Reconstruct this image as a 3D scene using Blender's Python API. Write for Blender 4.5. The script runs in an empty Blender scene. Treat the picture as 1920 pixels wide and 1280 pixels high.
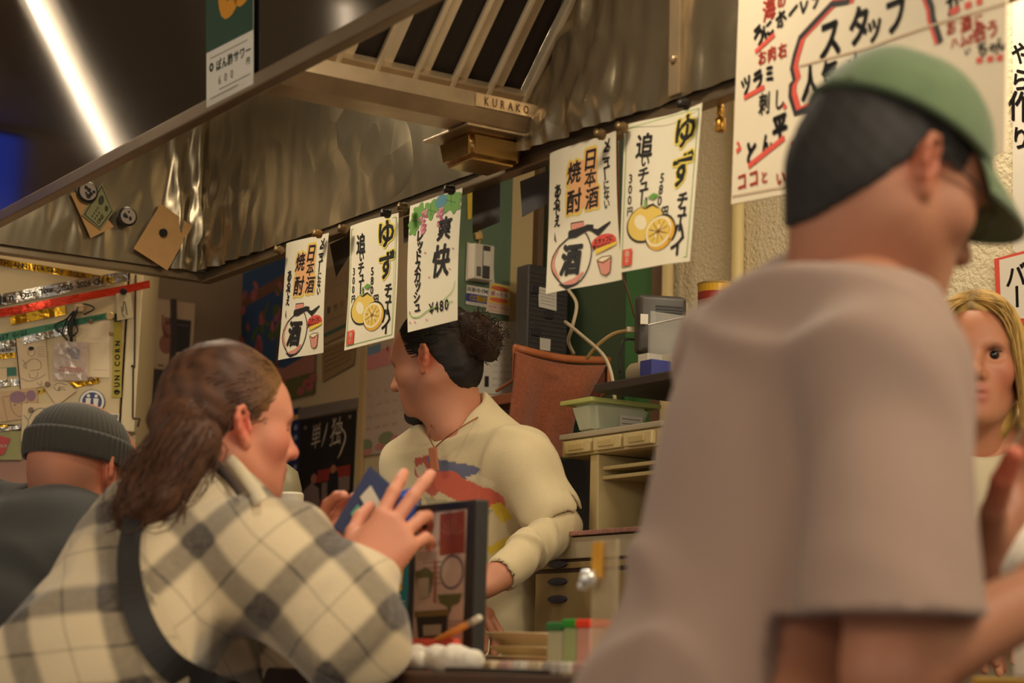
import bpy, bmesh, math, random
import numpy as np
from mathutils import Matrix, Vector, Euler

random.seed(7); RNG = np.random.default_rng(7)
SC = bpy.context.scene
COL = SC.collection

# ------------------------------------------------------------------ camera
FPX = 3700.0; PITCH = math.radians(9.5); ROLL = math.radians(1.65); EYE = 0.90
cam_data = bpy.data.cameras.new('camera'); cam = bpy.data.objects.new('camera', cam_data); COL.objects.link(cam)
cam_data.sensor_width = 36.0; cam_data.lens = FPX / 1920 * 36
cam.matrix_world = Matrix.Translation((0, 0, EYE)) @ Matrix.Rotation(math.pi/2 + PITCH, 4, 'X') @ Matrix.Rotation(ROLL, 4, 'Z')
cam_data.clip_start = 0.05; cam_data.clip_end = 60
cam_data.dof.use_dof = True; cam_data.dof.focus_distance = 4.15; cam_data.dof.aperture_fstop = 4.3
SC.camera = cam

# ------------------------------------------------------------------ world, lamps, exposure
world = bpy.data.worlds.new('world'); SC.world = world; world.use_nodes = True
world.node_tree.nodes['Background'].inputs[0].default_value = (1.0, 0.90, 0.78, 1)
world.node_tree.nodes['Background'].inputs[1].default_value = 0.55
SC.view_settings.view_transform = 'Standard'; SC.view_settings.look = 'None'
SC.view_settings.gamma = 1.0; SC.view_settings.use_curve_mapping = False
SC.view_settings.exposure = 0.2

def area_lamp(name, loc, target, size, energy, color):
    d = bpy.data.lights.new(name, 'AREA'); d.shape = 'RECTANGLE'; d.size, d.size_y = size
    d.energy = energy; d.color = color
    o = bpy.data.objects.new(name, d); COL.objects.link(o); o.location = loc
    o.rotation_euler = (Vector(target) - Vector(loc)).to_track_quat('-Z', 'Y').to_euler()
    return o
WARM = (1.0, 0.74, 0.46)
# ceiling tube over the customers, two fills added for the posters, lamps in the kitchen
area_lamp('ceiling_tube_light', (1.25, 1.2, 2.5), (0.1, 3.4, 1.2), (1.2, 0.25), 24, (1.0, 0.87, 0.66))
area_lamp('poster_front_fill', (0.75, -0.9, 2.02), (0.0, 3.6, 1.5), (0.5, 0.5), 7, (1.0, 0.83, 0.58))  # unseen lamp added behind the camera to brighten the posters
area_lamp('poster_left_fill', (-2.3, 0.1, 2.3), (-0.3, 4.0, 1.6), (0.6, 0.6), 16, (1.0, 0.82, 0.57))  # unseen lamp added to brighten the posters from the left
area_lamp('kitchen_light', (0.72, 3.55, 2.5), (0.75, 3.65, 0.8), (0.5, 0.2), 6.5, (1.0, 0.84, 0.60))
area_lamp('kitchen_far_light', (-0.75, 4.75, 2.5), (-0.7, 4.7, 0.8), (0.5, 0.2), 6, (1.0, 0.80, 0.55))

# ------------------------------------------------------------------ geometry of the place
c_, s_ = math.cos(math.pi/2 + PITCH), math.sin(math.pi/2 + PITCH)
CR = np.array([[1, 0, 0], [0, c_, -s_], [0, s_, c_]]) @ np.array([[math.cos(ROLL), -math.sin(ROLL), 0], [math.sin(ROLL), math.cos(ROLL), 0], [0, 0, 1]])
C0 = np.array([0, 0, EYE])
def ray(x, y): return CR @ np.array([(x - 960) / FPX, -(y - 640) / FPX, -1.0])
def U(x, y, d): return C0 + ray(x, y) * d                       # a sight line taken to depth d
def Kz(x, y, z):
    r = ray(x, y); return C0 + r * ((z - EYE) / r[2])
HOOD_Z = EYE + 0.92
_a, _b = Kz(420, 526, HOOD_Z), Kz(1373, 193, HOOD_Z)
E1 = (_b - _a) / np.linalg.norm(_b - _a); E2 = np.array([-E1[1], E1[0], 0.0]); EZ = np.array([0, 0, 1.0])
ORG = Kz(820, 372, HOOD_Z); ORG = np.array([ORG[0], ORG[1], 0.0])
def W(s, t, z): return ORG + s * E1 + t * E2 + np.array([0, 0, z])   # s along the counter, t into the kitchen
def K(x, y, t):
    r = ray(x, y); return C0 + r * ((t - (C0 - ORG) @ E2) / (r @ E2))
def KS(x, y, s):
    r = ray(x, y); return C0 + r * ((s - (C0 - ORG) @ E1) / (r @ E1))
def STZ(P): return (np.asarray(P) - ORG) @ E1, (np.asarray(P) - ORG) @ E2, P[2]
def unit(v): v = np.asarray(v, float); return v / np.linalg.norm(v)

for k_, (s_0, e_0) in enumerate(((-.25, 4.6), (.98, 5.0))):          # two lamps added under the hood to brighten the posters
    area_lamp('added_hood_light', W(s_0, -.44, 2.24), W(s_0, -.36, .9), (.22, .10), e_0, (1.0, .86, .65))
# ------------------------------------------------------------------ materials
def lin(c):
    if isinstance(c, str): c = tuple(int(c[i:i+2], 16) for i in (0, 2, 4))
    r = []
    for v in c[:3]:
        v = v / 255.0
        r.append(v / 12.92 if v <= 0.04045 else ((v + 0.055) / 1.055) ** 2.4)
    return (r[0], r[1], r[2], 1.0)
MATS = {}
def mat(name, color=(128, 128, 128), rough=0.6, metal=0.0, spec=0.5, noise=0.0, nscale=30, bump=0.0, bscale=60, trans=0.0, emit=None, attr=False, sss=0.0, aniso=0.0, coat=0.0, sheen=0.0, alpha=1.0):
    if name in MATS: return MATS[name]
    m = bpy.data.materials.new(name); m.use_nodes = True; nt = m.node_tree; N = nt.nodes; L = nt.links
    b = N['Principled BSDF']; base = lin(color)
    b.inputs['Base Color'].default_value = base; b.inputs['Roughness'].default_value = rough
    b.inputs['Metallic'].default_value = metal; b.inputs['Specular IOR Level'].default_value = spec
    if trans: b.inputs['Transmission Weight'].default_value = trans
    if aniso: b.inputs['Anisotropic'].default_value = aniso
    if coat: b.inputs['Coat Weight'].default_value = coat
    if sheen: b.inputs['Sheen Weight'].default_value = sheen
    if alpha < 1: b.inputs['Alpha'].default_value = alpha
    if sss:
        b.inputs['Subsurface Weight'].default_value = sss; b.inputs['Subsurface Radius'].default_value = (1.0, 0.35, 0.2); b.inputs['Subsurface Scale'].default_value = 0.006
    if emit: b.inputs['Emission Color'].default_value = lin(emit[0]); b.inputs['Emission Strength'].default_value = emit[1]
    tc = N.new('ShaderNodeTexCoord'); src = None
    if attr:
        a = N.new('ShaderNodeVertexColor'); a.layer_name = 'Col'; src = a.outputs['Color']; L.new(src, b.inputs['Base Color'])
    if noise:
        n = N.new('ShaderNodeTexNoise'); n.inputs['Scale'].default_value = nscale; n.inputs['Detail'].default_value = 5
        L.new(tc.outputs['Object'], n.inputs['Vector'])
        mr = N.new('ShaderNodeMapRange'); mr.inputs[1].default_value = 0.25; mr.inputs[2].default_value = 0.75
        mr.inputs[3].default_value = 1 - noise; mr.inputs[4].default_value = 1 + noise
        L.new(n.outputs['Fac'], mr.inputs[0])
        mx = N.new('ShaderNodeMix'); mx.data_type = 'RGBA'; mx.blend_type = 'MULTIPLY'; mx.inputs['Factor'].default_value = 1
        if src: L.new(src, mx.inputs['A'])
        else: mx.inputs['A'].default_value = base
        L.new(mr.outputs[0], mx.inputs['B']); L.new(mx.outputs['Result'], b.inputs['Base Color'])
    if bump:
        n2 = N.new('ShaderNodeTexNoise'); n2.inputs['Scale'].default_value = bscale; n2.inputs['Detail'].default_value = 4
        L.new(tc.outputs['Object'], n2.inputs['Vector'])
        bp = N.new('ShaderNodeBump'); bp.inputs['Strength'].default_value = 1.0; bp.inputs['Distance'].default_value = bump
        L.new(n2.outputs['Fac'], bp.inputs['Height']); L.new(bp.outputs['Normal'], b.inputs['Normal'])
    MATS[name] = m
    return m

# ------------------------------------------------------------------ object helpers
def tag(o, label=None, cat=None, group=None, kind=None):
    if label: o['label'] = label
    if cat: o['category'] = cat
    if group: o['group'] = group
    if kind: o['kind'] = kind
    return o
def empty(name, loc, label=None, cat=None, group=None, kind=None):
    o = bpy.data.objects.new(name, None); COL.objects.link(o); o.location = Vector(loc); o.empty_display_size = 0.05
    return tag(o, label, cat, group, kind)
def set_parent(o, p):
    if p is None: return
    o.parent = p
    o.matrix_parent_inverse = (Matrix.Translation(p.location) @ p.rotation_euler.to_matrix().to_4x4()).inverted() if p.parent is None else Matrix.Identity(4)
def mk(name, verts, faces, mats, parent=None, smooth=False, midx=None, origin=None):
    me = bpy.data.meshes.new(name)
    v = np.asarray(verts, float)
    org = np.asarray(origin if origin is not None else (v.min(0) + v.max(0)) / 2)
    if parent is not None: org = np.asarray(parent.location if parent.parent is None else parent.parent.location)
    me.from_pydata((v - org).tolist(), [], faces if isinstance(faces, list) else faces.tolist())
    for m in (mats if isinstance(mats, (list, tuple)) else [mats]): me.materials.append(m)
    if midx is not None: me.polygons.foreach_set('material_index', list(midx))
    if smooth: me.polygons.foreach_set('use_smooth', [True] * len(me.polygons))
    me.update()
    o = bpy.data.objects.new(name, me); COL.objects.link(o)
    if parent is None: o.location = Vector(org)
    else: o.parent = parent                                     # parts share the origin of their thing
    return o
class MB:
    """collects shapes in world space and links them as one mesh"""
    def __init__(self): self.v = []; self.f = []; self.mi = []; self.n = 0
    def add(self, v, f, mi=0):
        self.v.append(np.asarray(v, float)); self.f += [[i + self.n for i in q] for q in f]; self.mi += [mi] * len(f); self.n += len(v); return self
    def hexa(self, p, mi=0):          # 8 corners: bottom 4 (ccw), top 4
        return self.add(p, [[3, 2, 1, 0], [4, 5, 6, 7], [0, 1, 5, 4], [1, 2, 6, 5], [2, 3, 7, 6], [3, 0, 4, 7]], mi)
    def box(self, c, half, R=None, mi=0, bev=0.0):
        c = np.asarray(c, float); h = np.asarray(half, float); R = np.eye(3) if R is None else np.asarray(R)
        if bev <= 0:
            q = np.array([[-1, -1, -1], [1, -1, -1], [1, 1, -1], [-1, 1, -1], [-1, -1, 1], [1, -1, 1], [1, 1, 1], [-1, 1, 1]], float) * h
            return self.hexa(c + q @ R.T, mi)
        bm = bmesh.new(); bmesh.ops.create_cube(bm, size=2.0)
        for v in bm.verts: v.co = Vector((v.co.x * h[0], v.co.y * h[1], v.co.z * h[2]))
        bmesh.ops.bevel(bm, geom=list(bm.edges), offset=min(bev, min(h) * 0.95), segments=2, profile=0.6, affect='EDGES')
        bm.verts.index_update(); v = np.array([w.co[:] for w in bm.verts]); f = [[w.index for w in q.verts] for q in bm.faces]; bm.free()
        return self.add(c + v @ R.T, f, mi)
    def tube(self, pts, r, n=8, mi=0, cap=True):
        pts = np.asarray(pts, float); m = len(pts); r = np.broadcast_to(np.asarray(r, float), (m,))
        t = np.gradient(pts, axis=0); t /= (np.linalg.norm(t, axis=1, keepdims=True) + 1e-12)
        up = np.array([0, 0, 1.0]) if abs(t[0][2]) < 0.9 else np.array([1.0, 0, 0])
        v = []; a = np.cross(t[0], up); a /= np.linalg.norm(a)
        th = np.arange(n) * 2 * np.pi / n
        for i in range(m):
            a = a - t[i] * (a @ t[i]); a /= (np.linalg.norm(a) + 1e-12); b = np.cross(t[i], a)
            v.append(pts[i] + r[i] * (np.cos(th)[:, None] * a + np.sin(th)[:, None] * b))
        f = [[i * n + j, i * n + (j + 1) % n, (i + 1) * n + (j + 1) % n, (i + 1) * n + j] for i in range(m - 1) for j in range(n)]
        if cap: f += [list(range(n - 1, -1, -1)), list(range((m - 1) * n, m * n))]
        return self.add(np.concatenate(v), f, mi)
    def lathe(self, prof, c, R=None, n=32, mi=0, rad=None):
        """prof: (radius, height) pairs; rad(theta, i) optional radius factor"""
        c = np.asarray(c, float); R = np.eye(3) if R is None else np.asarray(R); v = []
        th = np.arange(n) * 2 * np.pi / n
        for i, (r, z) in enumerate(prof):
            k = np.ones(n) if rad is None else rad(th, i)
            v.append(np.stack([r * k * np.cos(th), r * k * np.sin(th), np.full(n, z)], 1))
        m = len(prof)
        f = [[i * n + j, i * n + (j + 1) % n, (i + 1) * n + (j + 1) % n, (i + 1) * n + j] for i in range(m - 1) for j in range(n)]
        if prof[0][0] > 1e-6: f.append(list(range(n - 1, -1, -1)))
        if prof[-1][0] > 1e-6: f.append(list(range((m - 1) * n, m * n)))
        return self.add(c + np.concatenate(v) @ R.T, f, mi)
    def build(self, name, mats, parent=None, smooth=False, origin=None):
        return mk(name, np.concatenate(self.v), self.f, mats, parent, smooth, self.mi, origin)
RST = np.stack([E1, E2, EZ], 1)                                  # axes of the counter frame
def stbox(mb, s0, s1, t0, t1, z0, z1, mi=0, bev=0.0):
    return mb.box(W((s0 + s1) / 2, (t0 + t1) / 2, (z0 + z1) / 2), ((s1 - s0) / 2, (t1 - t0) / 2, (z1 - z0) / 2), RST, mi, bev)
def smooth_by_angle(o, deg=40):
    me = o.data
    me.polygons.foreach_set('use_smooth', [True] * len(me.polygons))
    bm = bmesh.new(); bm.from_mesh(me)
    for e in bm.edges:
        if len(e.link_faces) == 2 and e.calc_face_angle(0) > math.radians(deg): e.smooth = False
    bm.to_mesh(me); bm.free(); return o
def spline(pts, n=24):
    """Catmull-Rom through pts"""
    P = np.asarray(pts, float); P = np.vstack([2 * P[0] - P[1], P, 2 * P[-1] - P[-2]]); out = []
    m = len(P) - 3
    for k in range(n):
        x = k / (n - 1) * m; i = min(int(x), m - 1); u = x - i
        a, b, c, d = P[i], P[i + 1], P[i + 2], P[i + 3]
        out.append(0.5 * ((2 * b) + (-a + c) * u + (2 * a - 5 * b + 4 * c - d) * u * u + (-a + 3 * b - 3 * c + d) * u ** 3))
    return np.array(out)

# ------------------------------------------------------------------ writing: glyph outlines from the built-in font
_G = {}
def glyph(ch, bold=0.0):
    k = (ch, round(bold, 3))
    if k not in _G:
        c = bpy.data.curves.new('glyph', 'FONT'); c.body = ch; c.resolution_u = 2; c.offset = bold
        o = bpy.data.objects.new('glyph', c); COL.objects.link(o)
        m = o.evaluated_get(bpy.context.evaluated_depsgraph_get()).to_mesh()
        v = np.array([w.co[:2] for w in m.vertices]) if len(m.vertices) else np.zeros((0, 2)); f = [list(p.vertices) for p in m.polygons]
        bpy.data.objects.remove(o); bpy.data.curves.remove(c)
        if ord(ch[0]) > 0x2E00 and len(ch) == 1: ctr = np.array([0.5, 0.37])
        else: ctr = (v.min(0) + v.max(0)) / 2 if len(v) else np.zeros(2)
        _G[k] = (v - ctr, f)
    return _G[k]

class Sheet:
    """a sheet of paper, card or film between four corners (TL, TR, BR, BL); print is laid on it as thin geometry in its own u,v"""
    def __init__(self, name, corners, m, label=None, cat=None, group=None, bend=None, thick=0.0006, parent=None, nu=10, nv=14, kind=None, push=0.0):
        self.c = [np.asarray(p, float) for p in corners]
        a = self.c; n = np.cross(a[1] - a[0], a[0] - a[3]); n = unit(n)
        if n @ (C0 - a[0]) < 0: n = -n
        self.n = n; self.c = [p + n * push for p in a]; self.bend = bend or (lambda u, v: 0.0)
        self.w = np.linalg.norm((a[1] + a[2] - a[0] - a[3]) / 2); self.h = np.linalg.norm((a[0] + a[1] - a[2] - a[3]) / 2)
        vs = []; 
        for off in (0.0, -thick):
            for j in range(nv + 1):
                for i in range(nu + 1): vs.append(self.P(i / nu, j / nv, off))
        q = (nu + 1) * (nv + 1); fs = []
        flip = np.cross(a[1] - a[0], a[0] - a[3]) @ n < 0
        for j in range(nv):
            for i in range(nu):
                k = j * (nu + 1) + i; f = [k, k + nu + 1, k + nu + 2, k + 1]
                fs.append(f[::-1] if flip else f); g = [x + q for x in f[::-1]]; fs.append(g[::-1] if flip else g)
        ring = [i for i in range(nu + 1)] + [j * (nu + 1) + nu for j in range(1, nv + 1)] + [nv * (nu + 1) + i for i in range(nu - 1, -1, -1)] + [j * (nu + 1) for j in range(nv - 1, 0, -1)]
        for i in range(len(ring)):
            x, y = ring[i], ring[(i + 1) % len(ring)]; f = [x, y, y + q, x + q]; fs.append(f[::-1] if flip else f)
        self.o = mk(name, vs, fs, m, parent, smooth=False)
        if parent is None or label: tag(self.o, label, cat, group, kind)
        self.parts = {}; self.lay = 0.0007; self.flip = flip; self.cur = None; self.parent = parent
    def P(self, u, v, off=0.0):
        a = self.c; p = (a[0] * (1 - u) + a[1] * u) * (1 - v) + (a[3] * (1 - u) + a[2] * u) * v
        return p + self.n * (self.bend(u, v) + off)
    def uv(self, x, y):
        """where the sight line through photo point (x, y) meets the sheet"""
        r = ray(x, y); a = self.c; k = ((a[0] + a[2]) / 2 - C0) @ self.n / (r @ self.n); p = C0 + r * k
        u, v = 0.5, 0.5
        for _ in range(12):
            q = (a[0] * (1 - u) + a[1] * u) * (1 - v) + (a[3] * (1 - u) + a[2] * u) * v
            du = (a[1] - a[0]) * (1 - v) + (a[2] - a[3]) * v; dv = (a[3] - a[0]) * (1 - u) + (a[2] - a[1]) * u
            s = np.linalg.lstsq(np.stack([du, dv], 1), p - q, rcond=None)[0]; u += s[0]; v += s[1]
        return u, v
    def layer(self, part, m, keep=False):
        self.cur = self.parts.setdefault(part, {'v': [], 'f': [], 'mi': [], 'm': []})
        if m not in self.cur['m']: self.cur['m'].append(m)
        self.mi = self.cur['m'].index(m); self.seen = getattr(self, 'seen', {})
        if keep and (part, m.name) in self.seen: self.lay = self.seen[part, m.name]; return self
        self.top = max(getattr(self, 'top', 0), self.lay) + 0.00011; self.lay = self.top; self.seen[part, m.name] = self.lay; return self
    def raw(self, uv, faces):
        k = len(self.cur['v']); self.cur['v'] += [self.P(u, v, self.lay) for u, v in uv]
        for f in faces:
            g = [k + i for i in f]; self.cur['f'].append(g[::-1] if self.flip else g); self.cur['mi'].append(self.mi)
        return self
    def poly(self, uv):
        a = sum(uv[i][0] * uv[(i + 1) % len(uv)][1] - uv[(i + 1) % len(uv)][0] * uv[i][1] for i in range(len(uv)))
        return self.raw(uv if a < 0 else uv[::-1], [list(range(len(uv)))])
    def rect(self, u0, v0, u1, v1):
        n = 6 if (u1 - u0) * (v1 - v0) > .02 else 1
        return self.raw([(u0 + (u1 - u0) * i / n, v0 + (v1 - v0) * j / n) for j in range(n + 1) for i in range(n + 1)], [[j * (n + 1) + i, (j + 1) * (n + 1) + i, (j + 1) * (n + 1) + i + 1, j * (n + 1) + i + 1] for j in range(n) for i in range(n)])
    def ell(self, u, v, ru, rv, n=28, rot=0.0):
        k = self.w / self.h; out = []
        for i in range(n):
            t = -i * 2 * math.pi / n; x, y = ru * math.cos(t), rv * math.sin(t) / k
            out.append((u + x * math.cos(rot) - y * math.sin(rot), v + (x * math.sin(rot) + y * math.cos(rot)) * k))
        if ru < .1: return self.poly(out)
        uv = [(u, v)] + [(u + (a - u) * q, v + (b - v) * q) for q in (.34, .67, 1) for a, b in out]   # rings, so that it follows the bend
        return self.raw(uv, [[0, 1 + i, 1 + (i + 1) % n] for i in range(n)] + [[1 + j * n + i, 1 + j * n + n + i, 1 + j * n + n + (i + 1) % n, 1 + j * n + (i + 1) % n] for j in (0, 1) for i in range(n)])
        # ru in widths, rv in heights
    def stroke(self, uv, wd, taper=None, closed=False):
        """a brush line; wd in fractions of the sheet width"""
        k = self.w / self.h; P = np.array([(u, v / k) for u, v in uv], float)
        if closed: P = np.vstack([P, P[:1]])
        t = np.gradient(P, axis=0)
        if closed: t[0] = t[-1] = P[1] - P[-2]
        t /= (np.linalg.norm(t, axis=1, keepdims=True) + 1e-9); nn = np.stack([-t[:, 1], t[:, 0]], 1)
        m = len(P); ww = np.full(m, wd / 2.0)
        if taper == 'end': ww *= np.linspace(1, 0.25, m)
        if taper == 'both': ww *= np.sin(np.linspace(0.25, math.pi - 0.25, m))
        A, B = P + nn * ww[:, None], P - nn * ww[:, None]
        pts = [(x, y * k) for x, y in np.vstack([A, B])]
        return self.raw(pts, [[i, i + 1, m + i + 1, m + i] for i in range(m - 1)])
    def ch(self, c, u, v, size, bold=0.0, rot=0.0, sx=1.0, shear=0.0):
        """one character, size in fractions of the sheet height"""
        if bold > 0:                                            # a broad brush: the outline laid down several times round a small circle
            b0 = glyph(c, 0.0)
            if not len(b0[0]): return self
            nn = 6 if bold < .03 else 10; g = np.concatenate([b0[0] + bold * .9 * np.array([math.cos(a), math.sin(a)]) for a in np.arange(nn) * 2 * math.pi / nn]); f = [[i + k * len(b0[0]) for i in q] for k in range(nn) for q in b0[1]]
        else: g, f = glyph(c, bold)
        if not len(g): return self
        x = g[:, 0] * sx + g[:, 1] * shear; y = g[:, 1]; cr, sr = math.cos(rot), math.sin(rot)
        X, Y = x * cr - y * sr, x * sr + y * cr
        return self.raw([(u + a * size * self.h / self.w, v - b * size) for a, b in zip(X, Y)], f)
    def col(self, s, u, v, size, step=None, bold=0.0, jit=0.0, sx=1.0, du=0.0, halo=None):
        step = step or size
        for i, c in enumerate(s):
            r = random.uniform(-jit, jit)
            small = c in 'ぁぃぅぇぉっゃゅょァィゥェォッャュョ'
            if c in 'ー～|': self.ch(c, u + du * i, v + step * i, size, bold, r - math.pi / 2, 1.0)
            elif c != ' ': self.ch(c, u + du * i + (0.12 * size * self.h / self.w if small else 0), v + step * i - (0.1 * size if small else 0), size, bold, r, sx)
        return self
    def line(self, s, u, v, size, step=None, bold=0.0, jit=0.0, dv=0.0, sx=1.0, rot=0.0):
        step = step if step is not None else size * self.h / self.w
        for i, c in enumerate(s):
            if c != ' ': self.ch(c, u + step * i, v + dv * i, size, bold, rot + random.uniform(-jit, jit), sx)
        return self
    def dashes(self, u0, u1, v, wd, frac=0.6, n=None):
        """a run of print too small to read"""
        n = n or max(2, int((u1 - u0) / (wd * 1.8)))
        for i in range(n):
            a = u0 + (u1 - u0) * i / n; self.stroke([(a, v), (a + (u1 - u0) / n * frac, v)], wd)
        return self
    def done(self):
        for nm, p in self.parts.items():
            if p['v']: mk(nm, p['v'], p['f'], p['m'], self.o if self.parent is None else self.parent, midx=p['mi'])
        return self.o
def px_sheet(name, px, t, m, **kw):
    """corners given on the plane t = const (or four t values)"""
    ts = t if isinstance(t, (list, tuple)) else [t] * 4
    return Sheet(name, [K(x, y, q) for (x, y), q in zip(px, ts)], m, **kw)
# ------------------------------------------------------------------ smooth bodies: implicit surfaces meshed by surface nets
def cap(a, b, ra, rb=None, k=0.02): return ('c', np.asarray(a, float), np.asarray(b, float), ra, ra if rb is None else rb, k)
def ell(c, r, R=None, k=0.02, sub=False): return ('-e' if sub else 'e', np.asarray(c, float), np.asarray(r, float), np.eye(3) if R is None else np.asarray(R), k)
def rbox(c, h, R=None, rnd=0.01, k=0.02): return ('b', np.asarray(c, float), np.asarray(h, float), np.eye(3) if R is None else np.asarray(R), rnd, k)
def chain(pts, rs, k=0.02):
    return [cap(pts[i], pts[i + 1], rs[i], rs[i + 1], k) for i in range(len(pts) - 1)]
def prim_d(p, X, Y, Z):
    t = p[0]
    if t in ('c', '-c'):
        a, b, ra, rb = p[1:5]; d = b - a; L2 = max(d @ d, 1e-12)
        px, py, pz = X - a[0], Y - a[1], Z - a[2]
        h = np.clip((px * d[0] + py * d[1] + pz * d[2]) / L2, 0, 1)
        return np.sqrt((px - d[0] * h) ** 2 + (py - d[1] * h) ** 2 + (pz - d[2] * h) ** 2) - (ra + (rb - ra) * h)
    c, r, R = p[1], p[2], p[3]
    x, y, z = X - c[0], Y - c[1], Z - c[2]
    lx = x * R[0, 0] + y * R[1, 0] + z * R[2, 0]; ly = x * R[0, 1] + y * R[1, 1] + z * R[2, 1]; lz = x * R[0, 2] + y * R[1, 2] + z * R[2, 2]
    if t == 'b':
        rd = p[4]; qx, qy, qz = np.abs(lx) - r[0] + rd, np.abs(ly) - r[1] + rd, np.abs(lz) - r[2] + rd
        return np.sqrt(np.maximum(qx, 0) ** 2 + np.maximum(qy, 0) ** 2 + np.maximum(qz, 0) ** 2) + np.minimum(np.maximum(qx, np.maximum(qy, qz)), 0) - rd
    k0 = np.sqrt((lx / r[0]) ** 2 + (ly / r[1]) ** 2 + (lz / r[2]) ** 2)
    k1 = np.sqrt((lx / r[0] ** 2) ** 2 + (ly / r[1] ** 2) ** 2 + (lz / r[2] ** 2) ** 2) + 1e-9
    return k0 * (k0 - 1) / k1
def prim_box(p):
    if p[0] in ('c', '-c'):
        a, b, m = p[1], p[2], max(p[3], p[4]); return np.minimum(a, b) - m, np.maximum(a, b) + m
    e = np.abs(p[3]) @ p[2]; return p[1] - e, p[1] + e
def sdf_grid(prims, h, lo, hi, off=0.0):
    n = np.ceil((hi - lo) / h).astype(int) + 1
    ax = [lo[i] + h * np.arange(n[i]) for i in range(3)]
    F = np.full(n, 0.25, np.float32)
    for p in prims:
        a, b = prim_box(p); k = p[-1]; pad = k + abs(off) + 3 * h
        i0 = np.clip(np.floor((a - pad - lo) / h).astype(int), 0, n); i1 = np.clip(np.ceil((b + pad - lo) / h).astype(int) + 1, 0, n)
        if np.any(i1 <= i0): continue
        sl = tuple(slice(i0[i], i1[i]) for i in range(3))
        X, Y, Z = (ax[0][sl[0]][:, None, None], ax[1][sl[1]][None, :, None], ax[2][sl[2]][None, None, :])
        D = prim_d(p, X, Y, Z).astype(np.float32); G = F[sl]
        if p[0].startswith('-'):
            D = -D; H = np.maximum(k - np.abs(G - D), 0) / k; F[sl] = np.maximum(G, D) + H * H * k * 0.25
        else:
            H = np.maximum(k - np.abs(G - D), 0) / k; F[sl] = np.minimum(G, D) - H * H * k * 0.25
    return F - off, ax
def nets(F, ax, h):
    S = F < 0; n = np.array(F.shape) - 1
    cnt = np.zeros(n, np.int8)
    for i in (0, 1):
        for j in (0, 1):
            for k in (0, 1): cnt += S[i:n[0] + i, j:n[1] + j, k:n[2] + k]
    cells = np.argwhere((cnt > 0) & (cnt < 8))
    idx = np.full(n, -1, np.int64); idx[tuple(cells.T)] = np.arange(len(cells))
    acc = np.zeros((len(cells), 3)); num = np.zeros(len(cells))
    corners = [(i, j, k) for i in (0, 1) for j in (0, 1) for k in (0, 1)]
    for A in corners:
        for d in range(3):
            if A[d] == 0:
                B = list(A); B[d] = 1
                fa = F[tuple((cells + A).T)]; fb = F[tuple((cells + B).T)]; m = (fa < 0) != (fb < 0)
                t = np.where(m, fa / np.where(fa == fb, 1, fa - fb), 0)
                p = np.tile(np.array(A, float), (len(cells), 1)); p[:, d] += t
                acc += p * m[:, None]; num += m
    V = (cells + acc / np.maximum(num, 1)[:, None]) * h + np.array([ax[0][0], ax[1][0], ax[2][0]])
    Q = []
    for d in range(3):
        e1, e2 = (d + 1) % 3, (d + 2) % 3
        a = [slice(None)] * 3; b = [slice(None)] * 3; a[d] = slice(0, -1); b[d] = slice(1, None)
        ch = S[tuple(a)] != S[tuple(b)]; pts = np.argwhere(ch)
        ok = (pts[:, e1] > 0) & (pts[:, e2] > 0) & (pts[:, e1] < n[e1]) & (pts[:, e2] < n[e2]) ; pts = pts[ok]
        ins = S[tuple(pts.T)]
        def g(o1, o2):
            q = pts.copy(); q[:, e1] -= o1; q[:, e2] -= o2; return idx[tuple(q.T)]
        quad = np.stack([g(1, 1), g(0, 1), g(0, 0), g(1, 0)], 1); quad[~ins] = quad[~ins][:, ::-1]
        Q.append(quad[(quad >= 0).all(1)])
    return V, np.concatenate(Q)
class Wave:
    """a smooth random field for folds and hair"""
    def __init__(self, freq, seed, stretch=None, n=7):
        r = np.random.default_rng(seed); k = r.normal(size=(n, 3)); k /= np.linalg.norm(k, axis=1, keepdims=True)
        self.k = k * freq * r.uniform(0.6, 1.5, (n, 1)) * 2 * np.pi
        if stretch is not None:
            d = unit(stretch); self.k -= 0.85 * (self.k @ d)[:, None] * d
        self.p = r.uniform(0, 6.28, n)
    def __call__(self, P): return np.sin(P @ self.k.T + self.p).mean(1) * 1.6
def ridge(w, P, wd=.13): return np.exp(-(w(P) / wd) ** 2)       # narrow raised folds along a random field
def sdf_points(prims, h, off=0.0, pad=0.02, clip=None, disp=None, cut=None):
    lo = np.min([prim_box(p)[0] for p in prims if not p[0].startswith('-')], 0) - pad - abs(off); hi = np.max([prim_box(p)[1] for p in prims if not p[0].startswith('-')], 0) + pad + abs(off)
    if clip is not None: lo = np.maximum(lo, clip[0]); hi = np.minimum(hi, clip[1])
    F, ax = sdf_grid(prims, h, lo, hi, off)
    if disp is not None or cut is not None:
        m = np.argwhere(np.abs(F) < 0.05) if cut is None else np.argwhere(F < 0.05)
        P = m * h + lo; f = F[tuple(m.T)].astype(float)
        if disp is not None: f = f - disp(P)
        if cut is not None:
            for c in (cut if isinstance(cut, list) else [cut]): f = np.maximum(f, c(P))
        F[tuple(m.T)] = f
    return nets(F, ax, h)
def plane_cut(p, n): p = np.asarray(p, float); n = unit(n); return lambda P: (P - p) @ n      # keeps the side the normal points away from
def relax(V, Q, n=1, lam=0.5):
    for _ in range(n):
        A = np.zeros_like(V); c = np.zeros(len(V))
        for i in range(4):
            for j in ((i + 1) % 4, (i + 3) % 4):
                np.add.at(A, Q[:, i], V[Q[:, j]]); np.add.at(c, Q[:, i], 1)
        m = c > 0; V = V.copy(); V[m] += lam * (A[m] / c[m][:, None] - V[m])
    return V
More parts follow.
